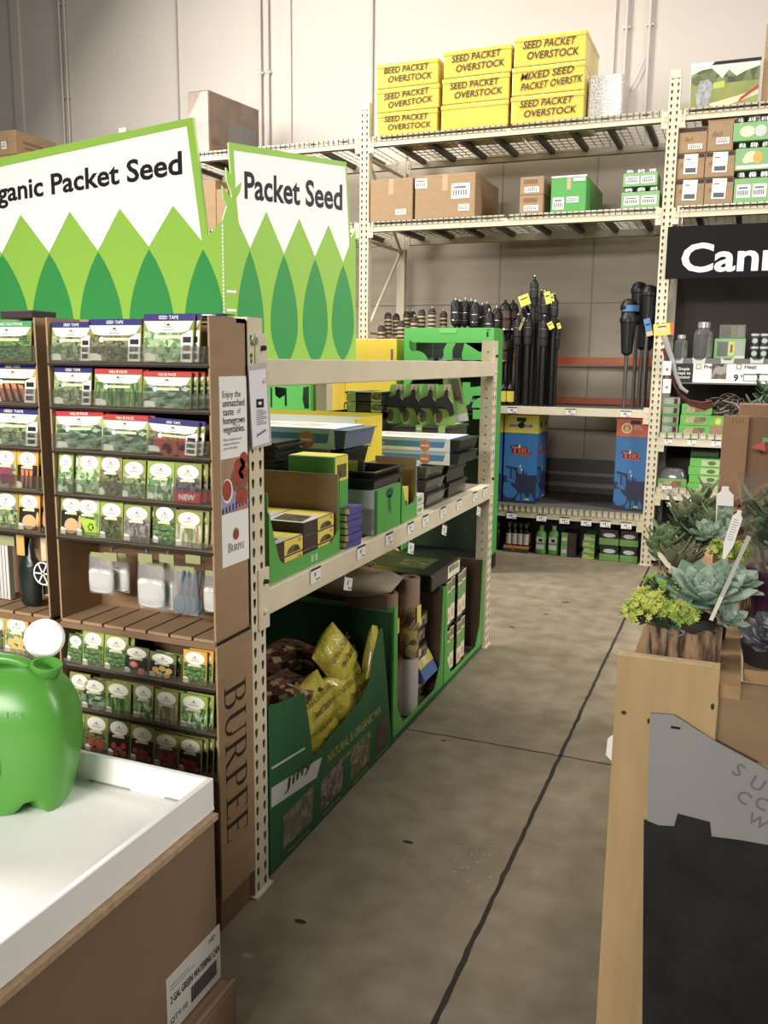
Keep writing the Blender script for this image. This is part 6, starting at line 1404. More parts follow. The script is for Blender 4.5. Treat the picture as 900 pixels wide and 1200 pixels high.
# blue seed starting kits
def starter_kit(x0, x1, y0, y1, z0, h, label, endm=TRB, big=False):
    t = Thing('seed_starting_kit', label, 'seed starting kit', ((x0 + x1) / 2, y0, z0), 'blue seed starting kits')
    mb = MB(); xe = x1 - .05
    mb.box(x0, xe, y0, y1, z0, z0 + h, SBLUE); F = FY(y0); w = xe - x0
    mb.rect(F, x0, z0 + h * .75, xe, z0 + h, SBL2, .0006); mb.rect(F, x0, z0, xe, z0 + h * .28, SWHT, .0006)
    mb.poly(F, [(xe - w * .06, z0), (xe, z0), (xe, z0 + h), (xe - w * .03, z0 + h)], SWHT, .0008)
    mb.ell(F, xe - w * .2, z0 + h * .42, h * .46, h * .42, SOR, .001); mb.rect(F, xe - w * .2 - h * .3, z0 + h * .36, xe - w * .2 + h * .3, z0 + h * .48, SWHT, .0014)
    mb.text(F, 'Burpee', x0 + w * .42, z0 + h * .56, h * .26, SWHT, .001); mb.ell(F, x0 + w * .42, z0 + h * .82, h * .12, h * .12, PH['tomato'], .001)
    mb.text(F, 'Seed Starting', x0 + w * .3, z0 + h * .14, h * .17, BLACK, .001, wmax=w * .3)
    T = Fr((0, 0, z0 + h), (1, 0, 0), (0, 1, 0)); mb.rect(T, x0, y0, xe, y1, SWHT, .0006); mb.rect(T, x0 + w * .35, y0 + (y1 - y0) * .3, x0 + w * .8, y0 + (y1 - y0) * .8, mt('pale_picture', (206, 190, 176), .5, var=.15, scale=20), .001)
    t.part('printed_sleeve', mb)
    mb = MB(); i = .012
    vs = [(xe, y0 + i, z0 + .003), (x1 - .015, y0 + i, z0 + .003), (x1 - .015, y1 - i, z0 + .003), (xe, y1 - i, z0 + .003), (xe, y0, z0 + h * .92), (x1, y0, z0 + h * .92), (x1, y1, z0 + h * .92), (xe, y1, z0 + h * .92)]
    mb.add(vs, [(3, 2, 1, 0), (4, 5, 6, 7), (0, 1, 5, 4), (1, 2, 6, 5), (2, 3, 7, 6), (3, 0, 4, 7)], endm); mb.box(xe, x1 + .008, y0 - .004, y1 + .004, z0 + h * .9, z0 + h * .95, endm)
    t.part('tray_end', mb); return t
# left pile
Yk = A1 + .34; a = pY(317, 501, Yk); b = pY(392, 503, Yk); c = pY(421, 503, Yk); zt1 = pY(392, 502, Yk).z; h = .075
n = int((zt1 - ZD_) / (h + .001)); h = (zt1 - ZD_ - .004) / n - .001
for i in range(n):
    top = i == n - 1
    starter_kit(b.x - .62 + (0 if top else .05), b.x + .05 + (.0 if top else -.03), Yk + (0 if top else .03), Yk + .3, ZD_ + .002 + i * (h + .001), h, f'blue seed starting kit, {"topmost" if top else ORD[i] + " from the bottom"} of the left pile behind the pellet carton', mt('grey_blue_end', (96, 112, 140), .3) if top else TRB)
# open yellow carton behind it
Yy = Yk + .36; a = pY(315, 481, Yy + .02); b = pY(419, 490, Yy + .02); zY = pY(416, 487, Yy + .02).z
tY = Thing('open_carton', 'open yellow carton with white inside behind the blue starter kits', 'carton', (b.x - .3, Yy + .15, ZD_)); mb = MB()
zy0 = ZD_ + .002; zr = pY(380, 482, Yy + .3).z
for nm, q in (('near_wall', (b.x - .62, b.x, Yy, Yy + .005, zy0, zr - .11)), ('far_wall', (b.x - .62, b.x, Yy + .3, Yy + .305, zy0, zr)), ('side_wall', (b.x - .005, b.x, Yy + .005, Yy + .3, zy0, zr - .01))):
    mb = MB(); mb.box(*q, YEL)
    if nm == 'far_wall': mb.rect(FY(Yy + .3), b.x - .62, zy0, b.x - .006, zr - .02, SWHT, .0008)
    if nm == 'side_wall': mb.rect(Fr((b.x - .005, 0, 0), (0, -1, 0), (0, 0, 1)), -Yy - .29, zy0, -Yy - .01, zr - .02, SWHT, .0008)
    tY.part(nm, mb)
for i in range(3):
    starter_kit(b.x - .6, b.x - .03, Yy + .02, Yy + .28, ZD_ + .006 + i * .06, .058, f'blue seed starting kit inside the yellow carton, {ORD[i]} from the bottom')
# right pile: three with tray ends towards the aisle, two set back on top
Y0 = C1 + .02; pr = []
ya = yz(503, 603, -1.32)[0]
for i in range(3):
    z0 = ZD_ + .002 + i * .066; x1 = -1.335 if i else -1.33
    starter_kit(x1 - .5, x1, max(Y0 + .1, ya), max(Y0 + .1, ya) + .27, z0, .064, f'blue seed starting kit, {ORD[i]} from the bottom of the right-hand pile', CLR)
yt_ = max(Y0 + .1, ya) + .0
zk = ZD_ + .002 + 3 * .066
xe = pY(527, 530, yt_ + .12).x; zt_ = pY(480, 511, yt_ + .12).z; hk = (zt_ - zk) / 2
for i in range(2): starter_kit(xe - .6, xe + .07, yt_ + .06, yt_ + .36, zk + .001 + i * hk, hk - .002, 'blue seed starting kit on top of the right-hand pile, ' + ('lower' if i == 0 else 'upper') + ' of the set-back pair', TRB)
# small white packs in front of the second pile
for i, (u, v0, v1) in enumerate(((497, 590, 604), (490, 578, 590))):
    y, z = yz(486, 600); t = Thing('white_pack', 'small white pack at the shelf edge, ' + ('lower' if i == 0 else 'upper') + ' of two', 'pack', (GX, y, ZD_), 'small white packs')
    mb = MB(); y0 = C1 + .012; mb.box(GX - .14, GX - .004, y0, min(y0 + .09, ya - .008), ZD_ + .002 + i * .047, ZD_ + .046 + i * .047, mt('off_white_pack', (210, 208, 196), .5)); t.part('body', mb, bevel=.002); mb = MB(); mb.rect(FX(GX - .004), y0 + .012, ZD_ + .016 + i * .047, y0 + .06, ZD_ + .032 + i * .047, LGB, .001); t.part('green_print', mb)
# black ribbed trays at the near left
a = pY(316, 520, A1 + .1); b = pY(334, 520, A1 + .1); tt = Thing('ribbed_tray_stack', 'stack of black ribbed trays left of the blue kits', 'trays', (b.x - .15, A1 + .2, ZD_)); mb = MB(); zt_ = pY(325, 517, A1 + .1).z; n = int((zt_ - ZD_) / .022)
yw = A1 + .045
for i in range(n): mb.box(b.x - .2, b.x - (.006 if i % 2 else 0), yw, yw + .22, ZD_ + .002 + i * .022, ZD_ + .012 + i * .022, TRB); mb.box(b.x - .2, b.x - .02, yw + .01, yw + .21, ZD_ + .012 + i * .022, ZD_ + .024 + i * .022, TRB)
tt.part('trays', mb)
# black trays with green label, two deep, then four hand tools on green cards
GLB = mt('green_sleeve_label', (132, 178, 76), .5, var=.12, scale=14)
BRC = photo('brush_picture', [(70, 52, 38), (120, 96, 70), (60, 70, 40)], 60)
def label_tray(t, x0, x1, y0, y1, z0, h, gl):
    mb = MB(); mb.box(x0, x1, y0, y1, z0, z0 + h * .8, TRB); mb.box(x0 - .008, x1 + .008, y0 - .008, y1 + .008, z0 + h * .8, z0 + h, TRB); t.part('black_tray', mb, bevel=.003)
    mb = MB(); F = FY(y0 - .009); w = x1 - x0
    for a, c in gl: mb.box(x0 + w * a, x0 + w * c, z0 + .002, z0 + h + .001, 0, .002, GLB, F); mb.rect(Fr((0, 0, z0 + h), (1, 0, 0), (0, 1, 0)), x0 + w * a, y0 - .008, x0 + w * c, y1, GLB, .0012)
    mb.rect(F, x0 + w * (gl[0][0] + .02), z0 + h * .7, x0 + w * (gl[0][0] + .1), z0 + h * .9, WL, .0026); t.part('green_label', mb)
Yt = Y0 + .55; zlow = ZD_ + .002
a = pY(405, 477, Yt); b = pY(449, 477, Yt); zz1 = pY(420, 458, Yt).z; zz0 = pY(420, 483, Yt).z
tb = Thing('tray_riser', 'black crate behind the blue kits carrying the labelled trays', 'crate', (b.x - .2, Yt + .15, ZD_)); mb = MB(); mb.box(a.x - .1, b.x + .0, Yt, Yt + .26, zlow, zz0 - .002, TRB); mb.box(a.x - .12, b.x + .0, Yt - .004, Yt + .264, zz0 - .03, zz0 - .002, BLKPL); tb.part('crate', mb)
hh2 = (zz1 - zz0) / 2
for i in range(2):
    t = Thing('label_tray', 'black tray with round green label, ' + ('lower' if i == 0 else 'upper') + ' of two beside the hand tools', 'tray', ((a.x + b.x) / 2, Yt, zz0 + i * hh2), 'black trays with green labels'); label_tray(t, a.x, b.x - .01, Yt + .01, Yt + .24, zz0 + i * hh2, hh2 - .003, ((.05, .28), (.72, .99)))
    mb = MB(); F = FY(Yt - .002); mb.ell(F, b.x - (b.x - a.x) * .16, zz0 + i * hh2 + hh2 * .5, (b.x - a.x) * .15, hh2 * .32, BRC, .001); t.part('picture', mb)
Yr = Yt + .02
x0r = pY(452, 500, Yr).x; x1r = min(pY(566, 500, Yr).x, -1.325)
zb1 = pY(500, 500, Yr).z; zt9 = pY(500, 499, Yr).z
nst = 5; hs = (zt9 - ZD_) / nst
for i in range(nst):
    t = Thing('label_tray', f'long black green-labelled tray, {ORD[i]} from the bottom of pile by far upright', 'tray', ((x0r + x1r) / 2, Yr, ZD_ + i * hs), 'long black trays with green labels'); label_tray(t, x0r + .06, x1r - .02 - .01 * (i % 2), Yr, Yr + .3, ZD_ + .002 + i * hs, hs - .003, ((.38, .5), (.8, .93)))
# four tools on cards
BTOOL = mt('black_tool', (34, 36, 40), .35, spec=.6); TANP = mt('tan_grip', (196, 176, 140), .5)
def tool_card(u, label, i):
    p = pY(u, 497, Yr + .04 + .0 * i); z0 = ZD_ + nst * hs + .003
    wv = pY(u + 22, 497, Yr + .04).x - p.x; H = pY(u, 446, Yr + .05).z - z0
    t = Thing('tool_on_card', label, 'garden tool', (p.x, Yr + .05, z0), 'hand tools on green cards')
    G0 = Fr((p.x, Yr + .03, z0), V((.8, .25, 0)), V((-.3, .35, 1))); G0 = Fr(G0.o, G0.x, (G0.y - G0.x * G0.y.dot(G0.x)))
    w = wv * .95
    mb = MB(); mb.prism(G0, [(0, 0), (w, 0), (w, H * .3), (w * .9, H * .62), (w * .75, H), (w * .1, H * .98), (-w * .12, H * .6), (-.0, H * .25)], -.004, 0, GLB); mb.rect(G0, w * .36, H * .82, w * .68, H * .98, WL, .001); mb.rect(G0, w * .44, H * .86, w * .6, H * .94, SOR, .0014); mb.ell(G0, w * .12, H * .2, w * .2, H * .16, BRC, .0012); mb.ell(G0, w * .12, H * .2, w * .24, H * .19, GLB, .0008); t.part('green_card', mb)
    mb = MB(); q = lambda a, b, c=0.012: G0.p(w * a, H * b, c)
    mb.tube([q(.52, .83), q(.5, .62)], .007, BTOOL, 8); mb.prism(G0, [(w * a, H * b) for a, b in ((.42, .8), (.58, .8), (.62, .62), (.86, .46), (.95, .26), (.74, .22), (.5, .38), (.0, .4), (-.14, .48), (.0, .58), (.36, .66))], .004, .03, BTOOL)
    mb.tube([q(.55, .5), q(.72, .36), q(.8, .22)], .012, BTOOL, 8); th_ = t.part('tool_head', mb)
    mb = MB(); mb.tube([q(.62, .62, .02), q(.74, .54, .022), q(.84, .4, .022), q(.88, .3, .02)], .006, TANP, 8); t.part('tan_grip', mb, parent=th_)
    return t
for i, u in enumerate((455, 473, 493, 512)): tool_card(u, ('leftmost', 'second from left', 'third from left', 'rightmost')[i] + ' black hand tool on a leaning green card under the beam', i)
p = pY(532, 497, Yr + .08); z0 = ZD_ + nst * hs + .003; mb = MB(); G = Fr((p.x - .07, Yr + .125, z0), V((1, .25, 0)), V((-.2, .2, 1))); G = Fr(G.o, G.x, G.y - G.x * G.y.dot(G.x)); w = .13; H = .26
mb.prism(G, [(0, 0), (w, .02), (w * .9, H * .3), (w * .55, H), (-w * .1, H * .95)], -.006, 0, GLB); mb.poly(G, [(w * .3, H * .5), (w * .75, H * .4), (w * .5, H * .92), (w * .1, H * .9)], BRC, .001); mb.poly(G, [(.0, .0), (w * .96, .02), (w * .92, H * .24), (.0, H * .12)], WL, .001)
tag(mb.build('backing_card'), 'green and white backing card leaning at the right end of the hand tools', 'card')
# price tags along the shelf beam
for i, (a, b) in enumerate(((252, 825), (402, 750), (495, 706), (565, 671), (614, 646), (672, 619), (725, 593), (777, 567), (810, 552))):
    y, z = yz(280 + a / 2.8125, 380 + b / 2.8125, MX + .008); price_tag((MX + .0085, y, z), (0, 1, 0), (0, 0, 1), .075, .05, f'price tag stuck on the low rack shelf beam, {ORD[i]} from the near upright', 'price tags on the low rack beam', '9')
for i, (a, b) in enumerate(((360, 852), (567, 735), (677, 676), (790, 614))):
    y, z = yz(280 + a / 2.8125, 380 + b / 2.8125, MX + .014); price_tag((MX + .014, y, z), (0, 1, -.3), (0, .3, 1), .07, .055, f'tilted price tag hanging below the shelf beam, {ORD[i]} from the near upright', 'tilted tags below the low rack beam', '6')
# plastic sleeve with paper on the near upright
t = Thing('paper_sleeve', 'clear sleeve of printed white paper hung on the cream upright', 'paper', (MX + .01, NY0 + .04, 1.45)); F = FX(MX + .006)
q = [F.uv(pX(u, v, MX + .006)) for u, v in ((289, 428), (311, 424), (317, 521), (294, 527))]
mb = MB(); mb.poly(F, q, mt('sleeve_clear', (206, 206, 204), .15, trans=.3), .004); t.part('sleeve', mb)
q2 = [F.uv(pX(u, v, MX + .01)) for u, v in ((291, 435), (310.5, 432), (315, 518), (296, 524))]
mb = MB(); mb.prism(F, q2, .005, .0065, mt('sleeve_paper', (226, 226, 236), .6)); t.part('paper', mb)
y0 = (q2[0][0] + q2[3][0]) / 2; y1 = (q2[1][0] + q2[2][0]) / 2; z1 = q2[0][1]; z0 = q2[2][1]; h = z1 - z0; w = y1 - y0
mb = MB(); mb.rect(F, y0 + w * .3, z0 + h * .5, y0 + w * .75, z0 + h * .62, BLACK, .0072); mb.rect(F, y0 + w * .42, z0 + h * .54, y0 + w * .6, z0 + h * .58, WHITE, .0076)
for i in range(9): mb.rect(F, y0 + w * .3, z0 + h * (.46 - .024 * i), y0 + w * (.92 if i % 3 else .7), z0 + h * (.468 - .024 * i), BLACK, .0072)
mb.tube([F.p(y0 + w * (.3 + .07 * k), z0 + h * (.1 + .035 * (k % 2) + .008 * k), .0075) for k in range(9)], .0012, BLACK, 4); t.part('printed_lines', mb)
# ------------------------------------------------------------------ floor level of the low rack
# bin of yellow stone bags
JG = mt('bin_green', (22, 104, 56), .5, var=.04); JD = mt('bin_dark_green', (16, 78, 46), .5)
J0 = NY1 + .034; J1 = yz(459.5, 875)[0]; zJ = yz(465, 716)[1]
poly = [(J0, .004), (J1, .004)] + P_([(448.5, 738), (446, 736), (440, 760), (433, 800), (423, 822), (372, 884), (369.5, 887), (366, 880), (362, 845), (357, 812)]) + [(J0, yz(316, 828)[1])]
poly = [(min(max(a, J0), J1), b) for a, b in poly]
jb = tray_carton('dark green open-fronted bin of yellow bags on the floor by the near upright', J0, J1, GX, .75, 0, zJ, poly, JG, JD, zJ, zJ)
F = FX(GX); mb = MB(); WLN = mt('bin_white_line', (206, 214, 206), .5)
def wl(p, q, w=.006): 
    a = yz(*p); b = yz(*q); mb.poly(F, [(a[0], a[1]), (b[0], b[1]), (b[0], b[1] + w), (a[0], a[1] + w)], WLN, .001)
a_ = yz(318, 902); b_ = yz(357, 878); mb.poly(F, [a_, b_, (b_[0], b_[1] + .008), (a_[0], a_[1] + .008)], WLN, .001)
q = P_([(317.5, 923.5), (377, 887), (371, 911), (317.5, 947)]); q = [(max(a, J0 + .004), b) for a, b in q]; mb.poly(F, q, mt('bin_logo_plate', (206, 204, 200), .5), .001)
a = yz(333, 926); b = yz(366, 905); zc = (q[0][1] + q[3][1]) / 2; hq = (q[0][1] - q[3][1])
mb.text(F, 'Jiffy', (a[0] + b[0]) / 2, zc - .002, hq * .5, JD, .0016, w=(b[0] - a[0]), shear=.22, bold=.02)
a = yz(380, 899); b = yz(441, 836); zn = (yz(380, 893)[1] + yz(438, 836)[1]) / 2; GOLD = mt('gold_print', (196, 184, 84), .5)
mb.text(F, 'NATURAL & ORGANIC MIX', a[0] - .01 + (b[0] + .1 - a[0]) / 2, zn - .004, .036, GOLD, .001, w=b[0] + .02 - a[0]); mb.text(F, 'Give your plants the best!', (a[0] + .06 + b[0]) / 2, zn - .058, .022, GOLD, .001, wmax=(b[0] - a[0]) * .62)
jb.part('lettering', mb)
for i, (u0, u1, v0, v1, cols) in enumerate(((332, 368, 975, 1000, [(150, 146, 130), (86, 100, 70), (120, 112, 100)]), (375, 402, 905, 950, [(90, 70, 60), (170, 150, 150), (60, 70, 50)]), (410, 434, 875, 920, [(170, 160, 120), (120, 90, 60), (90, 100, 60)]), (440, 455, 850, 890, [(110, 70, 66), (70, 50, 50), (60, 80, 50)]))):
    y0 = yz(u0, v1)[0]; y1 = yz(u1, v0)[0]; mb = MB(); m = photo(f'bin_picture_{i}', cols, 42); mb.poly(F, [(y0, .04), (y1 - .01, .045), (y1, .165), (y0 + .01, .16)] if i else [(y0, .05), (y1 - .02, .045), (y1, .175), (y0, .165)], m, .001)
    mb.text(F, 'Potting soil for sowing', (y0 + y1) / 2, .022, .012, GOLD, .001, wmax=(y1 - y0)); jb.part('plant_picture', mb)
BAGY = mt('yellow_bag', (222, 204, 44), .28, coat=.4, bump=1.0, scale=30, var=.06, spec=.6); BAGT = mt('bag_text', (74, 66, 26), .5)
BAGD = photo('flower_bag', [(40, 28, 24), (92, 52, 40), (150, 80, 60), (52, 60, 40), (196, 170, 110)], 34, .25)
def bag(c, L, Wd, T, xd, yd, m, label, text=True, group='yellow bags in the dark green bin', lump=.12, seed=0):
    """pillow bag: xd along its length, yd across, flattened along their normal"""
    rr = random.Random(seed); c = V(c)
    if group: e_ = abs(V(xd).normalized().y) * L / 2 + .03; c.y = min(max(c.y, J0 + e_), J1 - e_); c.x = min(c.x, GX - .012 - T * .55 - (.2 * Wd if abs(V(xd).z) < .6 else .02))
    G = Fr(c, xd, V(yd)); n = G.x.cross(G.y).normalized(); y = n.cross(G.x); N, K_ = 10, 16
    t = Thing('soil_bag' if m is BAGD else 'stone_bag', label, 'bag', c - V((0, 0, T / 2)), group); rings = []
    ph = rr.uniform(0, 6)
    for i in range(N + 1):
        s = -1 + 2 * i / N; e = (1 - abs(s) ** 3.2); th = T / 2 * max(.04, e ** .7); wd = Wd / 2 * (.93 + .07 * e) 
        ring = []
        for k_ in range(K_):
            a = 2 * PI * k_ / K_; ca, sa = math.cos(a), math.sin(a)
            bump = 1 + lump * math.sin(3 * a + 5 * s + ph) * e * .8 + lump * .7 * math.sin(7 * s + 2 * a + ph)
            ring.append(V(c) + G.x * (s * L / 2) + y * (wd * math.copysign(abs(ca) ** .75, ca)) + n * (th * math.copysign(abs(sa) ** .8, sa) * bump))
        rings.append(ring)
    mb = MB(); mb.loft(rings, m); bg = t.part('bag', mb, subsurf=1)
    if text:
        H_ = Fr(V(c) + n * (T / 2 * 1.12), G.x, y); mb = MB(); mb.text(H_, 'NATURAL & ORGANIC', 0, Wd * .12, Wd * .13, BAGT, .0, wmax=L * .8); mb.text(H_, 'Seed Starting', L * .04, -Wd * .12, Wd * .13, BAGT, .0, wmax=L * .55, shear=.2, bold=.02); t.part('bag_print', mb, parent=bg)
    return t
def bagpx(u, v, X): return pX(u, v, X)
ydir = V((0, 1, 0)); zx = V((-.45, 0, 1)).normalized()
bags = [((366, 828), -1.37, .30, .19, .1, (0, 1, .08), 'front left yellow bag in the bin, above the cut-out', True), ((412, 806), -1.36, .30, .2, .1, (0, 1, .12), 'front right yellow bag in the bin, upper row', True),
        ((382, 858), -1.345, .27, .18, .09, (0, 1, .05), 'lower left yellow bag in the bin, just behind the cut-out', True), ((412, 840), -1.345, .28, .17, .08, (0, 1, .1), 'lower right yellow bag in the bin, by the cut-out edge', True),
        ((393, 768), -1.42, .21, .2, .09, (0, 1, .5), 'yellow bag lying tilted on top of the others', True), ((384, 884), -1.345, .26, .13, .08, (0, 1, 0), 'lowest yellow bag peeping over the bin lip', False)]
for i, ((u, v), X, L, Wd, T, xd, lab, tx) in enumerate(bags):
    c = pX(u, v, X - .02); x_ = V(xd).normalized(); up = zx; n_ = x_.cross(up); bag(c, L, Wd, T, x_, n_.cross(x_), BAGY, lab, tx, seed=i)
c = pX(435, 775, -1.36); bag(c, .3, .07, .06, V((0, .35, 1)).normalized(), V((0, 1, -.35)).normalized(), BAGY, 'narrow yellow bag standing on end at the right of the bin', False, seed=9)
for i, (u, v, X, L, Wd, T) in enumerate(((345, 775, -1.64, .34, .28, .1), (395, 745, -1.72, .34, .26, .09), (335, 812, -1.47, .3, .2, .08), (430, 745, -1.58, .26, .2, .08))):
    c = pX(u, v, X); x_ = V((0, 1, .02)).normalized(); up = V((-1, 0, .25)).normalized(); n_ = x_.cross(up); bag(c, L, Wd, T, x_, up, BAGD, 'flower-printed soil bag lying in the dark green bin, ' + ('middle left', 'far back', 'nearest the upright', 'back right')[i], False, 'flower-printed soil bags', seed=20 + i)
t = Thing('bag_fill', 'pile of dark soil bags filling the lower half of the dark green bin', 'bags', (GX - .4, (J0 + J1) / 2, .01)); mb = MB(); mb.loft([[V((GX - .385 + .35 * k_ * math.copysign(abs(math.cos(2 * PI * i / 20)) ** .4, math.cos(2 * PI * i / 20)), (J0 + J1) / 2 + (J1 - J0 - .03) / 2 * k_ * math.copysign(abs(math.sin(2 * PI * i / 20)) ** .4, math.sin(2 * PI * i / 20)), z)) for i in range(20)] for z, k_ in ((.012, .97), (.1, .97), (.15, .95), (.18, .8))], BAGD); t.part('bags', mb); t.e['kind'] = 'stuff'
# second bin: rolls and small packs
K0 = J1 + .01; K1 = yz(519, 800)[0]
def side_bin(label, y0, y1, h, X, depth, near_h, lip=.05, inner=KR2):
    t = Thing('open_carton', label, 'carton', (X - depth / 2, (y0 + y1) / 2, 0)); th = .005
    mb = MB(); pts = [(y0, .004), (y1, .004), (y1, h), (y1 - .02, h), (y1 - .035, h * .6), (y1 - .05, lip + .1), (y1 - .12, lip), (y0 + .12, lip), (y0 + .05, lip + .1), (y0 + .04, near_h * .7), (y0 + .035, near_h), (y0, near_h)]
    mb.prism(FX(X - th), pts, 0, th, BGR); mb.rect(FX(X), y0, .004, y1, .03, DGR, .0006); t.part('cut_front', mb)
    for nm, a, b, hh, mi, mo in (('near_wall', y0, y0 + th, near_h, BGR, inner), ('far_wall', y1 - th, y1, h, inner, BGR)):
        mb = MB(); mb.box(X - depth, X - th - .0005, a, (a + b) / 2, .004, hh, mi); mb.box(X - depth, X - th - .0005, (a + b) / 2, b, .004, hh, mo); t.part(nm, mb)
    mb = MB(); mb.box(X - depth, X - depth + th, y0 + th, y1 - th, .004, h, inner); t.part('back_wall', mb); return t
zK = yz(519, 690)[1]
side_bin('green open-fronted carton of rolls and small packs in the middle of the floor level', K0, K1, zK, GX, .7, zJ + .02)
ROLL = mt('kraft_roll', (140, 112, 88), .75); ROLLP = photo('roll_print', [(60, 46, 36), (130, 100, 60), (190, 170, 90), (70, 70, 50)], 30)
def roll(label, y, x, r, z0, z1, y_dir=None):
    t = Thing('paper_roll', label, 'roll', (x, y, z0), 'upright rolls in the green carton'); mb = MB(); h = z1 - z0
    mb.lathe((x, y, z0), [(r, 0), (r, h * .42), (r * 1.005, h * .42), (r * 1.005, h * .8), (r, h * .8), (r, h), (r * .6, h), (r * .6, h - .02), (0, h - .02)], ROLL, 18, mats=[mt('white_roll_wrap', (196, 190, 182), .6), ROLLP, ROLLP, ROLLP, ROLL, ROLL, CARD_DK, CARD_DK]); t.part('roll', mb)
    mb = MB(); a = 0; mb.box(y - r * .5, y + r * .5, z0 + h * .68, z0 + h * .8, r * .99, r * 1.03, PELY, FX(x)); t.part('yellow_label', mb)
zr1 = yz(479, 677, -1.36)[1]
yr = yz(479, 760, -1.36)[0]
roll('brown upright roll with yellow label at the front of the green carton', yr, -1.365, .052, .008, zr1); roll('brown upright roll left of the front one', yr - .09, -1.43, .045, .008, zr1 - .06); roll('brown upright roll behind the front one', yr + .02, -1.49, .05, .008, zr1 - .03)
SPK = photo('seed_pack_print', [(70, 60, 50), (150, 140, 90), (60, 80, 50), (180, 170, 120)], 40)
for i in range(5):
    z0 = .06 + i * .078; y0 = yr + .09; t = Thing('small_pack', f'small brown printed pack, {ORD[i]} from the bottom of the pile beside the rolls', 'pack', (GX - .1, y0 + .1, z0), 'small packs beside the rolls'); mb = MB(); off = .01 * (i % 2)
    mb.box(GX - .26, GX - .06 - off, y0, y0 + .17, z0, z0 + .07, DKB); t.part('body', mb, bevel=.002); mb = MB(); mb.rect(FX(GX - .06 - off), y0 + .02, z0 + .01, y0 + .16, z0 + .06, SPK, .001); mb.rect(FX(GX - .06 - off), y0 + .03, z0 + .02, y0 + .08, z0 + .055, OFFW, .0014); t.part('printed_front', mb)
t = Thing('pack_riser', 'kraft inner box carrying the small printed packs', 'box', (GX - .2, yr + .2, .008)); mb = MB(); mb.box(GX - .3, GX - .08, yr + .08, yr + .29, .008, .058, KR2); t.part('body', mb)
G = Fr(yz(505, 770)[0] * V((0, 1, 0)) + V((GX - .075, .02, .16)), V((.0, .8, .0)), V((-.5, 0, .85))); t = Thing('blue_pack', 'blue and yellow box leaning at the front of the green carton', 'box', G.o, None); mb = MB(); mb.box(-.06, .14, -.06, .1, 0, .04, mt('soft_blue_box', (88, 116, 190), .5), G); t.part('body', mb, bevel=.002); mb = MB(); mb.rect(G, -.06, .0, .14, .055, PELY, .0405 + .0005); mb.rect(G, .0, .008, .06, .045, OFFW, .042); t.part('yellow_label', mb)
# third bin: black trays with green and white labels
H0 = K1 + .012; H1 = FY0 - .02
side_bin('green open-fronted carton of black cell trays next to the far upright', H0, H1, zK * .98, GX, .7, zK)
zcell = .01
for j in range(2):
    for i in range(4):
        y0 = H0 + .1 + .1 * i; z0 = .012 + j * .27; t = Thing('cell_tray_pack', f'upright black cell tray with green and white label, {ORD[i]} from near end, {("lower", "upper")[j]} row', 'seed tray', (GX - .1, y0, z0), 'upright black cell trays')
        yw = .08; mb = MB(); x1 = GX - .03 - .01 * (i % 2)
        for k_ in range(6): mb.box(x1 - .26, x1 - (.012 if k_ % 2 else 0), y0, y0 + yw, z0 + k_ * .043, z0 + k_ * .043 + .041, TRB)
        t.part('cell_tray', mb); mb = MB(); Fq = FX(x1); mb.box(y0 + .004, y0 + yw - .004, z0 + .02, z0 + .25, 0, .002, OFFW, Fq); mb.rect(Fq, y0 + .004, z0 + .11, y0 + yw - .004, z0 + .19, LGB, .0026); mb.rect(Fq, y0 + .004, z0 + .2, y0 + yw - .004, z0 + .245, SPK, .0026)
        for c in (.3, .6): mb.rect(Fq, y0 + yw * c, z0 + .04, y0 + yw * (c + .14), z0 + .08, SOR, .0026)
        t.part('printed_label', mb)
# black tray and soil bag lying on top of the bins
yb_ = K1 - .1; z0 = zK + .004
t = Thing('lidded_tray', 'black tray with picture lid lying on the green cartons under the shelf', 'seed tray', (GX - .3, yb_ + .2, z0)); mb = MB(); mb.box(GX - .56, GX - .02, yb_ - .05, yb_ + .42, z0, z0 + .085, TRB); t.part('tray', mb, bevel=.006)
mb = MB(); T = Fr((0, 0, z0 + .085), (1, 0, 0), (0, 1, 0)); mb.rect(T, GX - .42, yb_ + .06, GX - .1, yb_ + .3, mt('green_lid_print', (92, 116, 72), .5, var=.1), .001); mb.rect(T, GX - .26, yb_ + .1, GX - .12, yb_ + .24, SPK, .0014); Fq = FX(GX - .02); mb.rect(Fq, yb_ + .2, z0 + .01, yb_ + .4, z0 + .075, OFFW, .001); mb.rect(Fq, yb_ + .22, z0 + .04, yb_ + .38, z0 + .07, SPK, .0014); t.part('printed_lid', mb)
c = V((-1.52, J1 + .12, zJ + .085)); bag(c, .36, .3, .11, V((1, .15, 0)).normalized(), V((-.15, 1, 0)).normalized(), mt('pale_bag', (150, 136, 112), .4, var=.3, scale=8, bump=.3), 'brown and cream bag lying across the bins under the shelf', False, None, seed=31)
c = V((-1.75, J1 + .3, zJ + .1)); bag(c, .36, .3, .12, V((1, -.1, 0)).normalized(), V((.1, 1, 0)).normalized(), BAGD, 'flower-printed bag behind the brown and cream bag', False, None, seed=32)
mb = MB(); q = yz(463, 700)[0]; mb.box(GX - .22, GX - .03, J1 + .0, J1 + .006, zJ + .006, zJ + .07, KR2); tag(mb.build('kraft_flap'), 'brown kraft flap sticking up between the dark and bright green bins', 'flap')
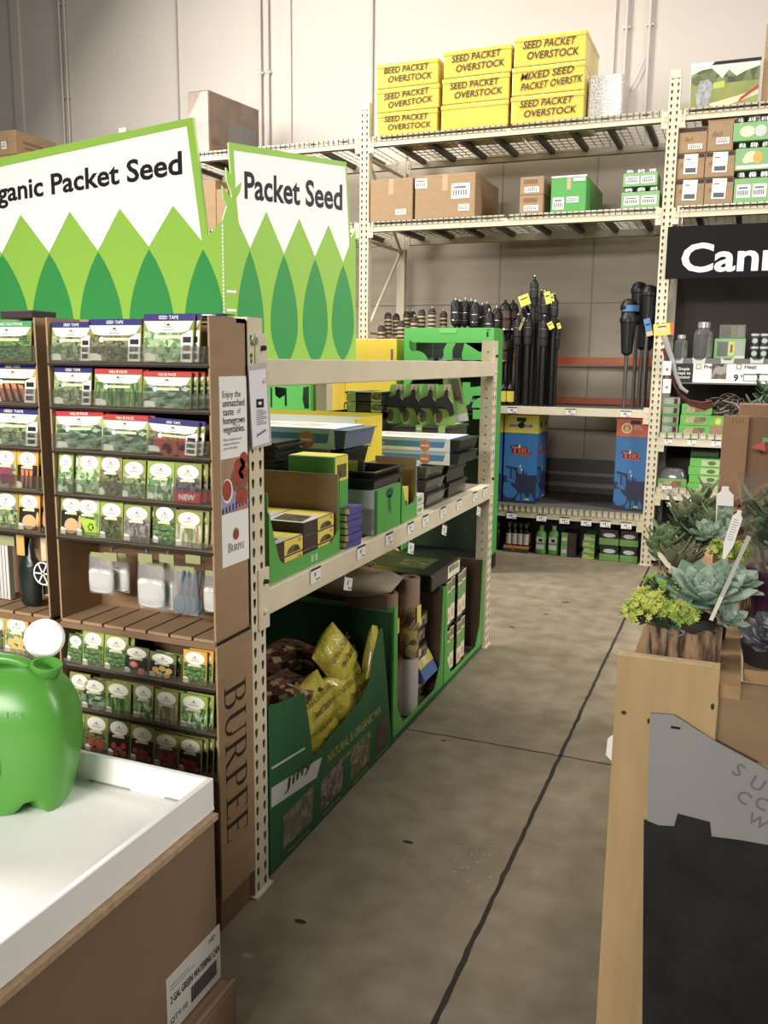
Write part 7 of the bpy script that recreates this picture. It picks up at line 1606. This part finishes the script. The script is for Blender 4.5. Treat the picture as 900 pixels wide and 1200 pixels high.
# ------------------------------------------------------------------ floor displays standing beyond the rack
FDY = 6.6
DGB2 = mt('display_green', (74, 190, 70), .5, var=.02); DYB = mt('display_yellow', (236, 200, 36), .5, var=.02)
a = pY(579.5, 384, FDY); b = pY(474, 383, FDY); ztop = a.z; d = .27
gd = Thing('tool_display', 'tall bright green cardboard display of hand tools beyond the low rack', 'display', ((a.x + b.x) / 2, FDY, 0))
F = FY(FDY)
def hp(pts): return [F.uv(pY(430 + u / 5, 310 + v / 5, FDY)) for u, v in pts]
h1 = hp([(250, 440), (266, 456), (385, 458), (385, 560), (356, 560), (346, 535), (325, 515), (295, 505), (262, 508), (248, 490)])
h2 = hp([(470, 460), (520, 460), (500, 500), (500, 560), (438, 560), (450, 530), (448, 500)])
h3 = hp([(572, 458), (745, 458), (745, 545), (735, 560), (560, 560), (555, 530)])
outl = [(b.x, .12), (a.x, .12), (a.x, ztop), (b.x, ztop)]
h4 = hp([(560, 690), (605, 690), (605, 720), (640, 716), (740, 700), (745, 760), (620, 770), (600, 820), (560, 830)]); h5 = hp([(620, 850), (745, 850), (745, 905), (620, 905)]); h6 = hp([(250, 700), (420, 700), (420, 790), (250, 790)])
mb = MB(); mb.prism(F, outl, -.006, 0, DGB2, holes=[h1, h2, h3, h4, h5, h6]); 
for ct in ((650, 560, 62, 48), (676, 840, 62, 60)):
    p = F.uv(pY(430 + ct[0] / 5, 310 + ct[1] / 5, FDY)); e = F.uv(pY(430 + (ct[0] + ct[2]) / 5, 310 + ct[1] / 5, FDY)); mb.ell(F, p[0], p[1], e[0] - p[0], (e[0] - p[0]) * ct[3] / ct[2], DGB2, .001, 14, 0, PI)
t0 = hp([(420, 372), (530, 372), (525, 402), (430, 402)]); mb.poly(F, t0, mt('tab_green', (96, 206, 90), .5), .003); gd.part('cut_front', mb)
for nm, x in (('side_panel', a.x - .006), ('side_panel', b.x)): mb = MB(); mb.box(x, x + .006, FDY + .0005, FDY + d, .12, ztop, DGB2); gd.part(nm, mb)
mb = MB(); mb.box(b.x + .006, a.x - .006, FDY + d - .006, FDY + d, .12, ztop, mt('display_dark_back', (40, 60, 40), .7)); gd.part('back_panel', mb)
mb = MB(); mb.box(b.x, a.x, FDY, FDY + d, .004, .12, BLKPL); gd.part('base', mb)
mb = MB(); mb.rect(F, a.x - .06, ztop - .07, a.x - .045, ztop - .03, BLACK, .001); mb.rect(F, a.x - .06, ztop - .02, a.x - .03, ztop - .012, DGR, .001); gd.part('printed_mark', mb)
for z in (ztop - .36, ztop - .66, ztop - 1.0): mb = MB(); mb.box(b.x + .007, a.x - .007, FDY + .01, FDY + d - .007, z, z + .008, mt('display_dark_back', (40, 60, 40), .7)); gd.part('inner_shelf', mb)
for r_, z in enumerate((ztop - .35, ztop - .65)):
    for i in range(6):
        x = b.x + .07 + i * (a.x - b.x - .14) / 5; t = Thing('hand_tool', f'black boxed hand tool with silver lettering, {ORD[i]} from left on the green display\'s {("upper", "lower")[r_]} shelf', 'tool', (x, FDY + .1, z), 'tools inside the green display'); mb = MB(); mb.box(x - .045, x + .045, FDY + .06, FDY + .2, z + .01, z + .12, BTOOL); mb.rect(FY(FDY + .06), x - .035, z + .085, x + .035, z + .11, mt('silver_print', (150, 150, 150), .3), .001); t.part('pack', mb, bevel=.004)
a2 = pY(464, 397, FDY); b2 = pY(404, 397, FDY)
def ybox(label, x0, x1, zt_, y0, dd):
    t = Thing('yellow_display', label, 'display', ((x0 + x1) / 2, y0, 0), 'yellow display cartons'); mb = MB(); mb.box(x0, x1, y0, y0 + dd, .004, zt_, DYB); t.part('carton', mb, bevel=.004)
    F_ = FY(y0); mb = MB(); mb.rect(F_, x1 - .05, zt_ - .2, x1 - .03, zt_ - .08, CARD_DK, .001); mb.rect(F_, (x0 + x1) / 2 - .02, zt_ - .24, (x0 + x1) / 2 + .04, zt_ - .2, CARD_DK, .001); mb.rect(F_, x0 + .08, zt_ - .62, x0 + .12, zt_ - .58, BLACK, .001); t.part('printed_marks', mb)
    mb = MB(); mb.box(x1 - (x1 - x0) * .06, x1 - (x1 - x0) * .02, zt_ - .75, zt_ - .4, -.0, .002, GREYPL, F_); t.part('hinge_strip', mb); return t
ybox('tall yellow cardboard display directly left of the green display', b2.x, a2.x - .0, a2.z, FDY + .02, .38)
x0 = pY(378, 460, FDY + .1).x; ybox('yellow cardboard display carton standing left of the tall yellow one', x0, b2.x - .02, a2.z - .12, FDY + .06, .3)
a3 = pY(364, 460, FDY + .05); b3 = pY(300, 460, FDY + .05)
t = Thing('tool_display', 'green cardboard tool display partly hidden behind the low rack near upright', 'display', ((a3.x + b3.x) / 2, FDY + .05, 0)); F = FY(FDY + .05)
def hq_(pts): return [F.uv(pY(310 + u / 6.43, 440 + v / 6.43, FDY + .05)) for u, v in pts]
mb = MB(); mb.prism(F, [(b3.x, .004), (a3.x, .004), (a3.x, 1.62), (b3.x, 1.62)], -.006, 0, DGB2, holes=[hq_([(40, 90), (60, 90), (58, 240), (44, 240)]), hq_([(76, 85), (165, 95), (170, 230), (152, 230), (150, 150), (110, 175), (80, 150)]), hq_([(292, 90), (335, 80), (335, 250), (300, 250), (285, 180)])]); t.part('cut_front', mb)
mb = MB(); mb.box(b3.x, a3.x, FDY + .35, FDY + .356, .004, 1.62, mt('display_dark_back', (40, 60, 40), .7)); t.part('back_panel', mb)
for x in (b3.x, a3.x - .006): mb = MB(); mb.box(x, x + .006, FDY + .0505, FDY + .35, .004, 1.62, DGB2); t.part('side_panel', mb)
# ------------------------------------------------------------------ planter bench on the right
PLANK = mt('pine_plank', (190, 154, 98), .7, var=.12, scale=5, stretch=(3, 3, .35)); ENDG = mt('pine_end_grain', (214, 180, 126), .8, var=.14, scale=40); PINE2 = mt('pine_board', (176, 134, 84), .7, var=.14, scale=5, stretch=(4, .4, 4)); KNOT = mt('pine_knot', (70, 44, 26), .7)
PY0 = 2.0; pa = pY(724, 765, PY0); pb = pY(844, 783, PY0); ZP = (pa.z + pb.z) / 2
bench = Thing('planter_bench', 'rough pine planter bench along the right side with an upright end plank', 'bench', (.3, 2.4, 0))
mb = MB(); mb.box(pa.x, pb.x, PY0, PY0 + .028, .002, ZP - .002, PLANK); mb.box(pa.x, pb.x, PY0, PY0 + .028, ZP - .002, ZP, ENDG)
F = FY(PY0); q = F.uv(pY(731, 835, PY0)); mb.ell(F, q[0], q[1], .006, .005, KNOT, .0008); q = F.uv(pY(835, 828, PY0)); mb.ell(F, q[0], q[1], .004, .008, KNOT, .0008); q = F.uv(pY(760, 845, PY0)); mb.ell(F, q[0], q[1], .003, .007, KNOT, .0008)
bench.part('end_plank', mb)
ZB = ZP - .05                                                      # bench top, just under the plank's head
xr = 1.1
mb = MB(); mb.box(pa.x + .02, .045, PY0 + .03, 4.0, ZB - .03, ZB, PINE2); bench.part('bench_board', mb)
mb = MB(); mb.box(.052, xr, PY0 + .16, 4.0, ZB - .03, ZB, PINE2); bench.part('bench_board', mb)
mb = MB(); p = pY(836, 850, PY0 + .14); mb.box(pb.x + .002, xr, PY0 + .03, PY0 + .155, ZB - .17, ZB - .03, mt('pine_rail', (150, 118, 78), .7, var=.1, scale=5, stretch=(.4, 4, 4))); bench.part('front_rail', mb)
a = pX(873, 690, .06); 
mb = MB(); mb.box(.085, .135, PY0 + .45, PY0 + .74, ZB, ZB + .04, mt('pine_light', (202, 158, 100), .7, var=.12, scale=6, stretch=(4, .5, 4))); bench.part('dividing_rail', mb)
for x, y in ((pa.x + .05, 3.9), (xr - .05, 3.9), (xr - .05, PY0 + .2)): mb = MB(); mb.box(x - .04, x + .04, y - .04, y + .04, .002, ZB - .03, PINE2); bench.part('leg', mb)
mb = MB(); mb.box(pa.x + .03, pb.x, PY0 + .06, 3.9, .1, .12, PINE2); bench.part('lower_board', mb)
# printed grey board tacked across the plank
BD = Fr(pY(762, 836, PY0 - .012), (1, 0, 0), (0, 0, 1)); o = BD.o
def bd(pts): return [BD.uv(pY(u, v, PY0 - .012)) for u, v in pts]
t = Thing('notice_board', 'grey printed board with lettering tacked across the end plank', 'sign', (o.x + .2, PY0 - .012, .45))
outl = bd([(762, 836), (790, 838), (838, 869), (900, 902), (960, 934), (960, 1215), (752, 1215)])
mb = MB(); mb.prism(BD, outl, -.006, 0, mt('grey_board', (150, 148, 146), .5, var=.05, scale=3)); t.part('board', mb)
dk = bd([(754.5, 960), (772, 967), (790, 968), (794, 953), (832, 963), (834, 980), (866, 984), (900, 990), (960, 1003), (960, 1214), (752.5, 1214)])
mb = MB(); mb.poly(BD, dk, mt('dark_lower_board', (30, 30, 30), .6, var=.45, scale=9), .0008); q = bd([(786, 853), (797, 855)]); mb.rect(BD, q[0][0], q[1][1], q[1][0], q[1][1] + .006, BLACK, .001); t.part('dark_lower_part', mb)  # near-black area with a stepped top edge over the lower board
mb = MB(); BI = mt('board_ink', (112, 111, 110), .6)
for (u, v, s, h, r) in ((866, 902, 'S', .032, -.5), (888, 918, 'U', .032, -.4), (872, 934, 'C', .03, -.5), (893, 941, 'C', .03, -.4), (888, 962, 'W', .028, -.4)):
    p = BD.uv(pY(u, v, PY0 - .012)); G = BD.sub(p[0], p[1], 0, r); mb.text(G, s, 0, 0, h, BI, .001, bold=.01)
t.part('lettering', mb)
mb = MB(); q = pY(711, 900, PY0 + .06); mb.add([pY(730, 852, PY0 + .03), pY(729.5, 905, PY0 + .03), pY(710, 885, PY0 + .03), pY(712, 866, PY0 + .03)], [(0, 1, 2, 3)], WHITE); mb.add([p + V((0, .002, 0)) for p in mb.v[:4]], [(3, 2, 1, 0)], WHITE); tag(mb.build('paper_scrap'), 'white scrap of paper sticking out behind the left edge of the plank', 'paper')
# ---- succulent foliage
def leaf_mesh(mb, base, d, up, L, w, th, m, curl=.2, nseg=5, tip=.55):
    """fleshy leaf: grows along d, cups towards up"""
    d = V(d).normalized(); s = d.cross(V(up)).normalized(); u = s.cross(d).normalized(); rings = []
    for i in range(nseg + 1):
        t = i / nseg; ww = w * (.45 + .55 * math.sin(PI * min(1, t * .62 + .05)) if t < .8 else (1 - ((t - .8) / .2) ** 2 * .72)) * (1 if i < nseg else .25); c = V(base) + d * (L * t) + u * (curl * L * t * t)
        hh = th * (1 - .55 * t)
        rings.append([c + s * (ww / 2 * math.cos(2 * PI * k / 8)) + u * (hh / 2 * math.sin(2 * PI * k / 8) + (abs(math.cos(2 * PI * k / 8)) * hh * .35)) for k in range(8)])
    mb.loft(rings, m)
def rosette(mb, c, axis, Rr, n, mats, rr, L0=.35, w=.42):
    axis = V(axis).normalized(); a = axis.orthogonal().normalized(); b = axis.cross(a)
    for i in range(n):
        t = i / (n - 1); ang = i * 2.39996; tilt = .12 + 1.15 * t ** .8; L = Rr * (L0 + (1 - L0) * t)
        d = (a * math.cos(ang) + b * math.sin(ang)) * math.sin(tilt) + axis * math.cos(tilt)
        leaf_mesh(mb, V(c) + d * Rr * .06, d, axis, L * rr.uniform(.9, 1.08), Rr * w * (.6 + .4 * t), Rr * .13, mats[0 if t < .35 or rr.random() < .5 else 1], .12)
SG1 = mt('succulent_grey_green', (140, 164, 142), .45, var=.1, scale=20); SG2 = mt('succulent_sage', (104, 138, 112), .5, var=.1, scale=20); JD1 = mt('jade_leaf', (108, 146, 84), .35, var=.12, scale=18); JD2 = mt('jade_leaf_dull', (116, 120, 84), .4, var=.12, scale=18); YG1 = mt('sedum_yellow_green', (196, 206, 72), .5, var=.1, scale=30); YG2 = mt('sedum_lime', (140, 180, 56), .5, var=.1, scale=30); DRK = mt('dusky_succulent', (72, 70, 78), .4, var=.15, scale=16); DRK2 = mt('dusky_succulent_light', (98, 98, 108), .4, var=.12, scale=16); FG = mt('foliage_dark', (48, 72, 40), .5, var=.2, scale=18); STEM = mt('succulent_stem', (116, 96, 66), .7)
def bark():
    m = bpy.data.materials.new('log_bark'); m.use_nodes = True; nt = m.node_tree; b = nt.nodes['Principled BSDF']; b.inputs['Roughness'].default_value = .9; L = nt.links.new
    tc = nt.nodes.new('ShaderNodeTexCoord'); mp = nt.nodes.new('ShaderNodeMapping'); mp.inputs['Scale'].default_value = (1, 1, .22); n = nt.nodes.new('ShaderNodeTexNoise'); n.inputs['Scale'].default_value = 55; n.inputs['Detail'].default_value = 6
    r = nt.nodes.new('ShaderNodeValToRGB'); e = r.color_ramp.elements; e[0].position = .38; e[0].color = (lin(56), lin(44), lin(34), 1); e[1].position = .6; e[1].color = (lin(158), lin(128), lin(100), 1)
    bp = nt.nodes.new('ShaderNodeBump'); bp.inputs['Strength'].default_value = 1; bp.inputs['Distance'].default_value = .012
    L(tc.outputs['Object'], mp.inputs[0]); L(mp.outputs[0], n.inputs['Vector']); L(n.outputs['Fac'], r.inputs[0]); L(r.outputs[0], b.inputs['Base Color']); L(n.outputs['Fac'], bp.inputs['Height']); L(bp.outputs[0], b.inputs['Normal']); return m
BARK = bark(); SOILM = mt('planter_soil', (50, 40, 30), .95, bump=.5, scale=60)
def log_pot(t, x0, x1, y0, y1, z0, z1, seed):
    rr = random.Random(seed); mb = MB(); n = 40; c = V(((x0 + x1) / 2, (y0 + y1) / 2, 0)); rings = []
    jit = [1 + .045 * math.sin(9 * 2 * PI * i / n + seed) + rr.uniform(-.03, .03) for i in range(n)]; jt = [rr.uniform(-.006, .006) for i in range(n)]
    sq = lambda v: math.copysign(abs(v) ** .6, v)
    for z, k in ((z0, .97), (z0 + (z1 - z0) * .5, 1.0), (z1, 1.0), (z1, .86), (z1 - .02, .84)):
        rings.append([c + V(((x1 - x0) / 2 * k * (jit[i] if k > .9 else 1) * sq(math.cos(2 * PI * i / n)), (y1 - y0) / 2 * k * (jit[i] if k > .9 else 1) * sq(math.sin(2 * PI * i / n)), z + (jt[i] if z == z1 else 0))) for i in range(n)])
    mb.loft(rings[:4], BARK, cap=False); lp = t.part('log_pot', mb)
    mb = MB(); mb.add(rings[4], [tuple(range(n))], SOILM); mb.loft(rings[3:5], SOILM, cap=False); t.part('soil', mb, parent=lp)
rr = random.Random(11)
lx0 = pY(757, 735, PY0 + .05).x; lx1 = pY(846, 735, PY0 + .05).x; lz1 = pY(800, 740, PY0 + .05).z
log = Thing('log_planter', 'bark log planter of grey-green rosettes and yellow sedum at the bench end', 'planter', ((lx0 + lx1) / 2, PY0 + .14, ZB)); 
log_pot(log, lx0, lx1, PY0 + .045, PY0 + .26, ZB + .001, lz1, 3)
mb = MB(); rosette(mb, pY(825, 706, PY0 + .15), (.05, -.35, 1), .125, 36, (SG1, SG2), rr); log.part('succulent_rosette', mb)
mb = MB(); rosette(mb, pY(800, 712, PY0 + .1), (-.2, -.5, 1), .05, 18, (SG1, SG2), rr); log.part('succulent_rosette', mb)
mb = MB(); rosette(mb, pY(848, 728, PY0 + .12), (.5, -.35, .8), .06, 22, (SG1, SG2), rr); log.part('succulent_rosette', mb)
mb = MB(); rosette(mb, pY(806, 690, PY0 + .22), (-.3, -.1, 1), .055, 20, (SG2, SG1), rr); log.part('succulent_rosette', mb)
mb = MB(); rosette(mb, pY(858, 688, PY0 + .2), (.35, -.3, 1), .075, 24, (SG1, SG2), rr, .4, .5); log.part('succulent_rosette', mb)
mb = MB(); rosette(mb, pY(790, 738, PY0 + .07), (-.3, -.7, .8), .04, 16, (SG2, SG1), rr, .4, .5); log.part('succulent_rosette', mb)
def sedum(mb, c, rx, ry, rz, n, mats, rr, s=.012):
    for i in range(n):
        th = rr.uniform(0, 2 * PI); ph = rr.uniform(-.25, 1.0); r = rr.uniform(.75, 1.05)
        p = V(c) + V((rx * r * math.cos(th) * math.cos(ph), ry * r * math.sin(th) * math.cos(ph), rz * r * math.sin(ph))); d = (p - V(c)).normalized() + V((0, 0, .4)); d.normalize()
        a = d.orthogonal().normalized(); b = d.cross(a); m = mats[0] if rr.random() < .6 else mats[1]
        for k in range(6):
            an = k * 1.047 + rr.uniform(-.2, .2); q = (a * math.cos(an) + b * math.sin(an)) * .8 + d * .6; leaf_mesh(mb, p, q, d, s * rr.uniform(.8, 1.3), s * .5, s * .25, m, .1, 3)
        mb.tube([p, p - d * .03], .0015, mats[1], 4)
mb = MB(); sedum(mb, pY(760, 712, PY0 + .05), .036, .04, .045, 60, (YG1, YG1), rr); log.part('yellow_sedum', mb)
mb = MB(); sedum(mb, pY(742, 720, PY0 + .05), .022, .03, .03, 30, (YG1, YG2), rr); log.part('yellow_sedum', mb)
mb = MB(); sedum(mb, pY(796, 722, PY0 + .04), .042, .03, .03, 60, (YG2, YG1), rr); log.part('lime_sedum', mb)
mb = MB(); sedum(mb, pY(776, 690, PY0 + .13), .04, .04, .035, 45, (YG2, FG), rr); log.part('lime_sedum', mb)
mb = MB(); sedum(mb, pY(775, 728, PY0 + .05), .05, .02, .022, 40, (FG, FG), rr, .014); log.part('dark_sedum', mb)
def plant_tag(pts, Y, label, w, m=WHITE, lines=True, group='plant tags'):
    """white plastic tag on a spike: pts = (top, bottom) pixels"""
    a = pY(*pts[0], Y); b = pY(*pts[1], Y); d = (a - b); L = d.length; y = d.normalized(); x = y.cross(V((0, 1, 0))).normalized(); x = -x if x.x < 0 else x; G = Fr(b, x, y); mb = MB()
    mb.prism(G, [(-w * .12, 0), (w * .12, 0), (w / 2, L * .3), (w / 2, L * .86), (w * .22, L * .93), (w * .2, L), (-w * .2, L), (-w * .22, L * .93), (-w / 2, L * .86), (-w / 2, L * .3)], -.0008, .0008, m)
    if lines:
        for i in range(9): mb.rect(G, -w * .3, L * (.4 + .05 * i), w * (.3 - .15 * (i % 3 == 2)), L * (.41 + .05 * i), INKG, .0016)
    return mb
T = plant_tag(((867, 598), (848, 655)), PY0 + .16, '', .022); log.part('white_plant_tag', T)
mb = MB(); a = pY(878, 628, PY0 + .1); b = pY(833, 727, PY0 + .04); G = Fr(b, (a - b).cross(V((0, 1, 0))) * -1, a - b); L = (a - b).length; mb.box(-.0045, .0045, 0, L, -.001, .001, mt('clear_tag', (176, 176, 160), .3), G); mb.rect(G, -.004, 0, .004, L * .28, OFFW, .0015); log.part('clear_label_stake', mb)
# second and third planters further along the bench
def planter(label, xc, y0, seed, build):
    t = Thing('log_planter', label, 'planter', (xc, y0 + .1, ZB)); log_pot(t, xc - .085, xc + .085, y0, y0 + .2, ZB + .001, ZB + .09, seed); build(t); return t
def jade(mb, c, H, n, rr, mats, spread=.06, L=.05):
    for k in range(n):
        b = V(c) + V((rr.uniform(-spread, spread) * .5, rr.uniform(-spread, spread) * .5, 0)); tip = b + V((rr.uniform(-spread, spread), rr.uniform(-spread, spread), H * rr.uniform(.6, 1.1))); mb.tube([b, b.lerp(tip, .5) + V((rr.uniform(-.01, .01), 0, 0)), tip], .004, STEM, 5)
        for j in range(7):
            p = b.lerp(tip, .35 + .65 * j / 6); an = j * PI / 2 + rr.uniform(-.3, .3)
            for sgn in (0, PI): d = V((math.cos(an + sgn), math.sin(an + sgn), .5 + .35 * (j == 6))); leaf_mesh(mb, p, d, (0, 0, 1), L * rr.uniform(.8, 1.15), L * .56, L * .15, mats[rr.random() < .4], .25, 5)
def p2(t):
    mb = MB(); rosette(mb, pY(830, 630, PY0 + .42), (.0, -.4, 1), .062, 26, (SG1, SG2), rr); t.part('succulent_rosette', mb)
    mb = MB(); jade(mb, pY(778, 668, PY0 + .36), .09, 4, rr, (JD1, JD2), .035, .042); t.part('jade_sprigs', mb)
    mb = MB(); jade(mb, pY(800, 665, PY0 + .36), .03, 4, rr, (JD2, JD2), .06, .06); t.part('dull_jade_leaves', mb)
    mb = MB(); sedum(mb, pY(862, 650, PY0 + .4), .035, .03, .035, 45, (YG1, YG2), rr); t.part('yellow_sedum', mb)
    mb = MB(); sedum(mb, pY(845, 645, PY0 + .4), .025, .03, .03, 25, (YG1, YG2), rr); t.part('yellow_sedum', mb)
    t.part('clear_label_stake', plant_tag(((771, 647), (787, 668)), PY0 + .3, '', .012, OFFW, False))
planter('bark log planter with jade sprigs and a pale rosette, second along the bench', -.08, PY0 + .32, 8, p2)
def p3(t):
    mb = MB(); jade(mb, pY(822, 640, PY0 + .75), .15, 7, rr, (JD2, JD1), .07, .06); t.part('jade_sprigs', mb)
    mb = MB(); jade(mb, pY(810, 650, PY0 + .7), .1, 5, rr, (FG, JD1), .06, .055); t.part('jade_sprigs', mb)
    tg = plant_tag(((850, 570), (848, 640)), PY0 + .62, '', .045, WHITE, False); t.part('white_plant_tag', tg)
    mb = MB(); a = pY(841, 592, PY0 + .617); b = pY(857, 622, PY0 + .617); mb.rect(FY(PY0 + .6165), a.x, b.z, b.x, a.z, photo('tag_leaves', [(60, 90, 60), (140, 170, 140), (90, 120, 90)], 60), .001); t.part('tag_picture', mb)
planter('bark log planter with tall leafy jade and a picture tag, third along the bench', -.02, PY0 + .62, 12, p3)
# dusky rosettes and pots at the right edge
t = Thing('potted_succulent', 'dark dusky rosette succulent in a low pot at the right edge', 'succulent', (.14, PY0 + .3, ZB)); c = pY(892, 806, PY0 + .12)
mb = MB(); mb.lathe((c.x + .01, PY0 + .225, ZB + .001), [(.05, 0), (.062, .05), (.056, .05), (.05, .035), (0, .035)], mt('dark_pot', (40, 36, 36), .5), 20); t.part('pot', mb)
mb = MB(); rosette(mb, V((c.x + .012, PY0 + .215, ZB + .05)), (-.1, -.55, 1), .085, 30, (DRK, DRK2), rr); t.part('dusky_rosette', mb)
mb = MB(); rosette(mb, V((c.x + .03, PY0 + .24, ZB + .09)), (-.1, -.5, 1), .05, 20, (SG2, FG), rr); t.part('green_rosette', mb)
# clear cover over a purple pot
PUR = mt('purple_pot', (70, 34, 62), .35); COVER = mt('clear_cover', (230, 232, 232), .05, trans=.95, alpha=.35, spec=.7)
yc = PY0 + .38; l = pY(864, 560, yc); b = pY(893, 690, yc); cx = l.x + .115
t = Thing('covered_plant', 'succulent under a clear plastic cover in a purple pot at right', 'potted plant', (cx, yc, ZB)); zt_ = pY(890, 665, yc).z; zl = pY(865, 555, yc).z
mb = MB(); mb.lathe((cx, yc, ZB + .001), [(.045, 0), (.072, zt_ - ZB - .01), (.078, zt_ - ZB - .01), (.078, zt_ - ZB), (.068, zt_ - ZB), (.06, zt_ - ZB - .02), (0, zt_ - ZB - .02)], PUR, 24); t.part('pot', mb)
mb = MB(); mb.lathe((cx, yc, zt_ + .001), [(.074, 0), (.115, zl - zt_)], COVER, 24, cap=False); t.part('clear_cover', mb)
mb = MB(); jade(mb, V((cx - .01, yc, zt_ - .01)), .2, 7, rr, (FG, JD1), .05, .05); t.part('leafy_succulent', mb)
# cardboard rack of folded trays behind
yk = PY0 + .95; KB = mt('kraft_display', (160, 116, 78), .75, var=.06)
a = pY(848, 487, yk); b = pY(876, 600, yk)
t = Thing('kraft_stand', 'brown cardboard stand of stepped trays at the right edge behind the succulents', 'stand', (a.x + .2, yk, ZB))
mb = MB(); mb.box(a.x, pY(878, 490, yk).x, yk, yk + .02, ZB + .001, a.z, KB); 
for k in range(4): p = pY(858 + k * 4, 496, yk); mb.box(p.x, p.x + .003, yk - .001, yk, p.z, p.z + .016, CARD_DK)
t.part('upright_panel', mb)
for i, (u, v, m) in enumerate(((862, 573, CARD_DK), (858, 588, KB), (853, 604, mt('pale_kraft', (190, 160, 130), .7)), (850, 622, KB))):
    p = pY(u, v, yk - .1 - .03 * i); mb = MB(); w = .5; y = yk - .1 - .03 * i
    mb.prism(FY(y), [(p.x, p.z - .035), (p.x + .12, p.z + .035), (p.x + w, p.z + .02), (p.x + w, p.z), (p.x + .12, p.z + .015), (p.x, p.z - .055)], -.09, 0, m); t.part('stepped_tray', mb)
mb = MB(); mb.box(a.x + .03, a.x + .5, yk - .06, yk - .01, ZB + .001, pY(870, 630, yk).z, mt('pale_stand_face', (186, 182, 176), .6)); t.part('inner_panel', mb)
mb = MB(); p = pY(879, 487, yk + .1); mb.box(p.x - .01, p.x + .4, yk + .05, yk + .07, ZB + .2, p.z, CARD_DK); t.part('back_panel', mb)
p0, p1, p2_ = pY(896, 517, yk - .03), pY(880, 524, yk - .03), pY(897, 529, yk - .03); mb = MB(); mb.add([p0, p1, p2_], [(0, 1, 2)], mt('red_tag', (222, 60, 62), .4)); mb.add([p + V((0, .002, 0)) for p in (p0, p1, p2_)], [(2, 1, 0)], RED); mb.box(p0.x - .006, p0.x + .01, yk - .031, yk - .028, p0.z - .002, p0.z + .01, LGB); t.part('red_paper_corner', mb)
c = pY(893, 480, yk + .25); t = Thing('leafy_plant', 'leafy green plant showing above the cardboard stand at the right edge', 'plant', (c.x + .05, yk + .25, ZB)); mb = MB(); zq = c.z - .06
mb.lathe((c.x + .06, yk + .42, ZB + .001), [(.06, 0), (.09, zq - ZB - .02), (.08, zq - ZB - .02), (.07, zq - ZB - .05), (0, zq - ZB - .05)], CARD_DK, 16); t.part('pot', mb); mb = MB(); jade(mb, V((c.x + .06, yk + .42, zq - .04)), .16, 9, rr, (FG, SG2), .12, .055); t.part('leaves', mb)
x0 = pY(867, 470, yk + .2).x; mb = MB(); z = pY(867, 472, yk + .2).z; mb.box(x0, x0 + .14, yk + .12, yk + .2, ZB + .001, z, KB); tag(mb.build('kraft_box', bevel=.003), 'upright kraft box behind the cardboard stand, beside the leafy plant', 'box')
# ------------------------------------------------------------------ light and camera
def area(name, loc, size, sy, power, rot=(0, 0, 0), col=(1, .955, .885), spread=180):
    l = bpy.data.lights.new(name, 'AREA'); l.shape = 'RECTANGLE'; l.size = size; l.size_y = sy; l.energy = power; l.color = col; l.spread = math.radians(spread)
    o = bpy.data.objects.new(name, l); COL.objects.link(o); o.location = loc; o.rotation_euler = rot; return o
def aim(p, q): return (V(q) - V(p)).to_track_quat('-Z', 'Y').to_euler()
P = (-6.0, 4.4, 5.6); area('unseen_light', P, 1.2, 4.5, 560, aim(P, (-1.4, 6.0, .8)), spread=170)
P = (-1.0, 6.0, 6.4); area('unseen_light', P, 4.5, .5, 112, aim(P, (-1.0, 6.4, 0)), spread=130)
P = (5.0, 3.9, 4.6); area('unseen_light', P, 1.0, 4.0, 175, aim(P, (-1.3, 4.6, 1.7)), spread=110)
P = (-2.7, -2.8, 3.3); area('unseen_light', P, 2.6, .7, 30, aim(P, (-2.6, 2.0, 1.3)), spread=50)  # unseen light added behind the camera to brighten the seed display fronts
P = (-4.4, 6.4, 6.6); area('unseen_light', P, 3.0, .5, 60, (0, 0, 0))  # added to brighten the left end of the white wall
P = (-1.5, -9.0, 4.4); area('unseen_light', P, 5.0, .8, 135, aim(P, (-1.6, 8.0, 1.2)), spread=60)  # added low and far behind the camera to lift the shaded back wall
w = bpy.data.worlds.new('shop_air'); bpy.context.scene.world = w; w.use_nodes = True
w.node_tree.nodes['Background'].inputs[0].default_value = (1, .95, .88, 1); w.node_tree.nodes['Background'].inputs[1].default_value = .075
c = bpy.data.cameras.new('camera'); co = bpy.data.objects.new('camera', c); COL.objects.link(co)
m = Matrix((RT, -DN, -FW)).transposed().to_4x4(); m.translation = EYEP; co.matrix_world = m
c.sensor_fit = 'VERTICAL'; c.sensor_height = 36; c.lens = 36 * FPX / 1200; c.clip_start = .05
S = bpy.context.scene; S.camera = co
S.view_settings.view_transform = 'Standard'; S.view_settings.look = 'None'; S.view_settings.exposure = -.15; S.view_settings.gamma = 1
try: S.view_settings.use_curve_mapping = False
except Exception: pass
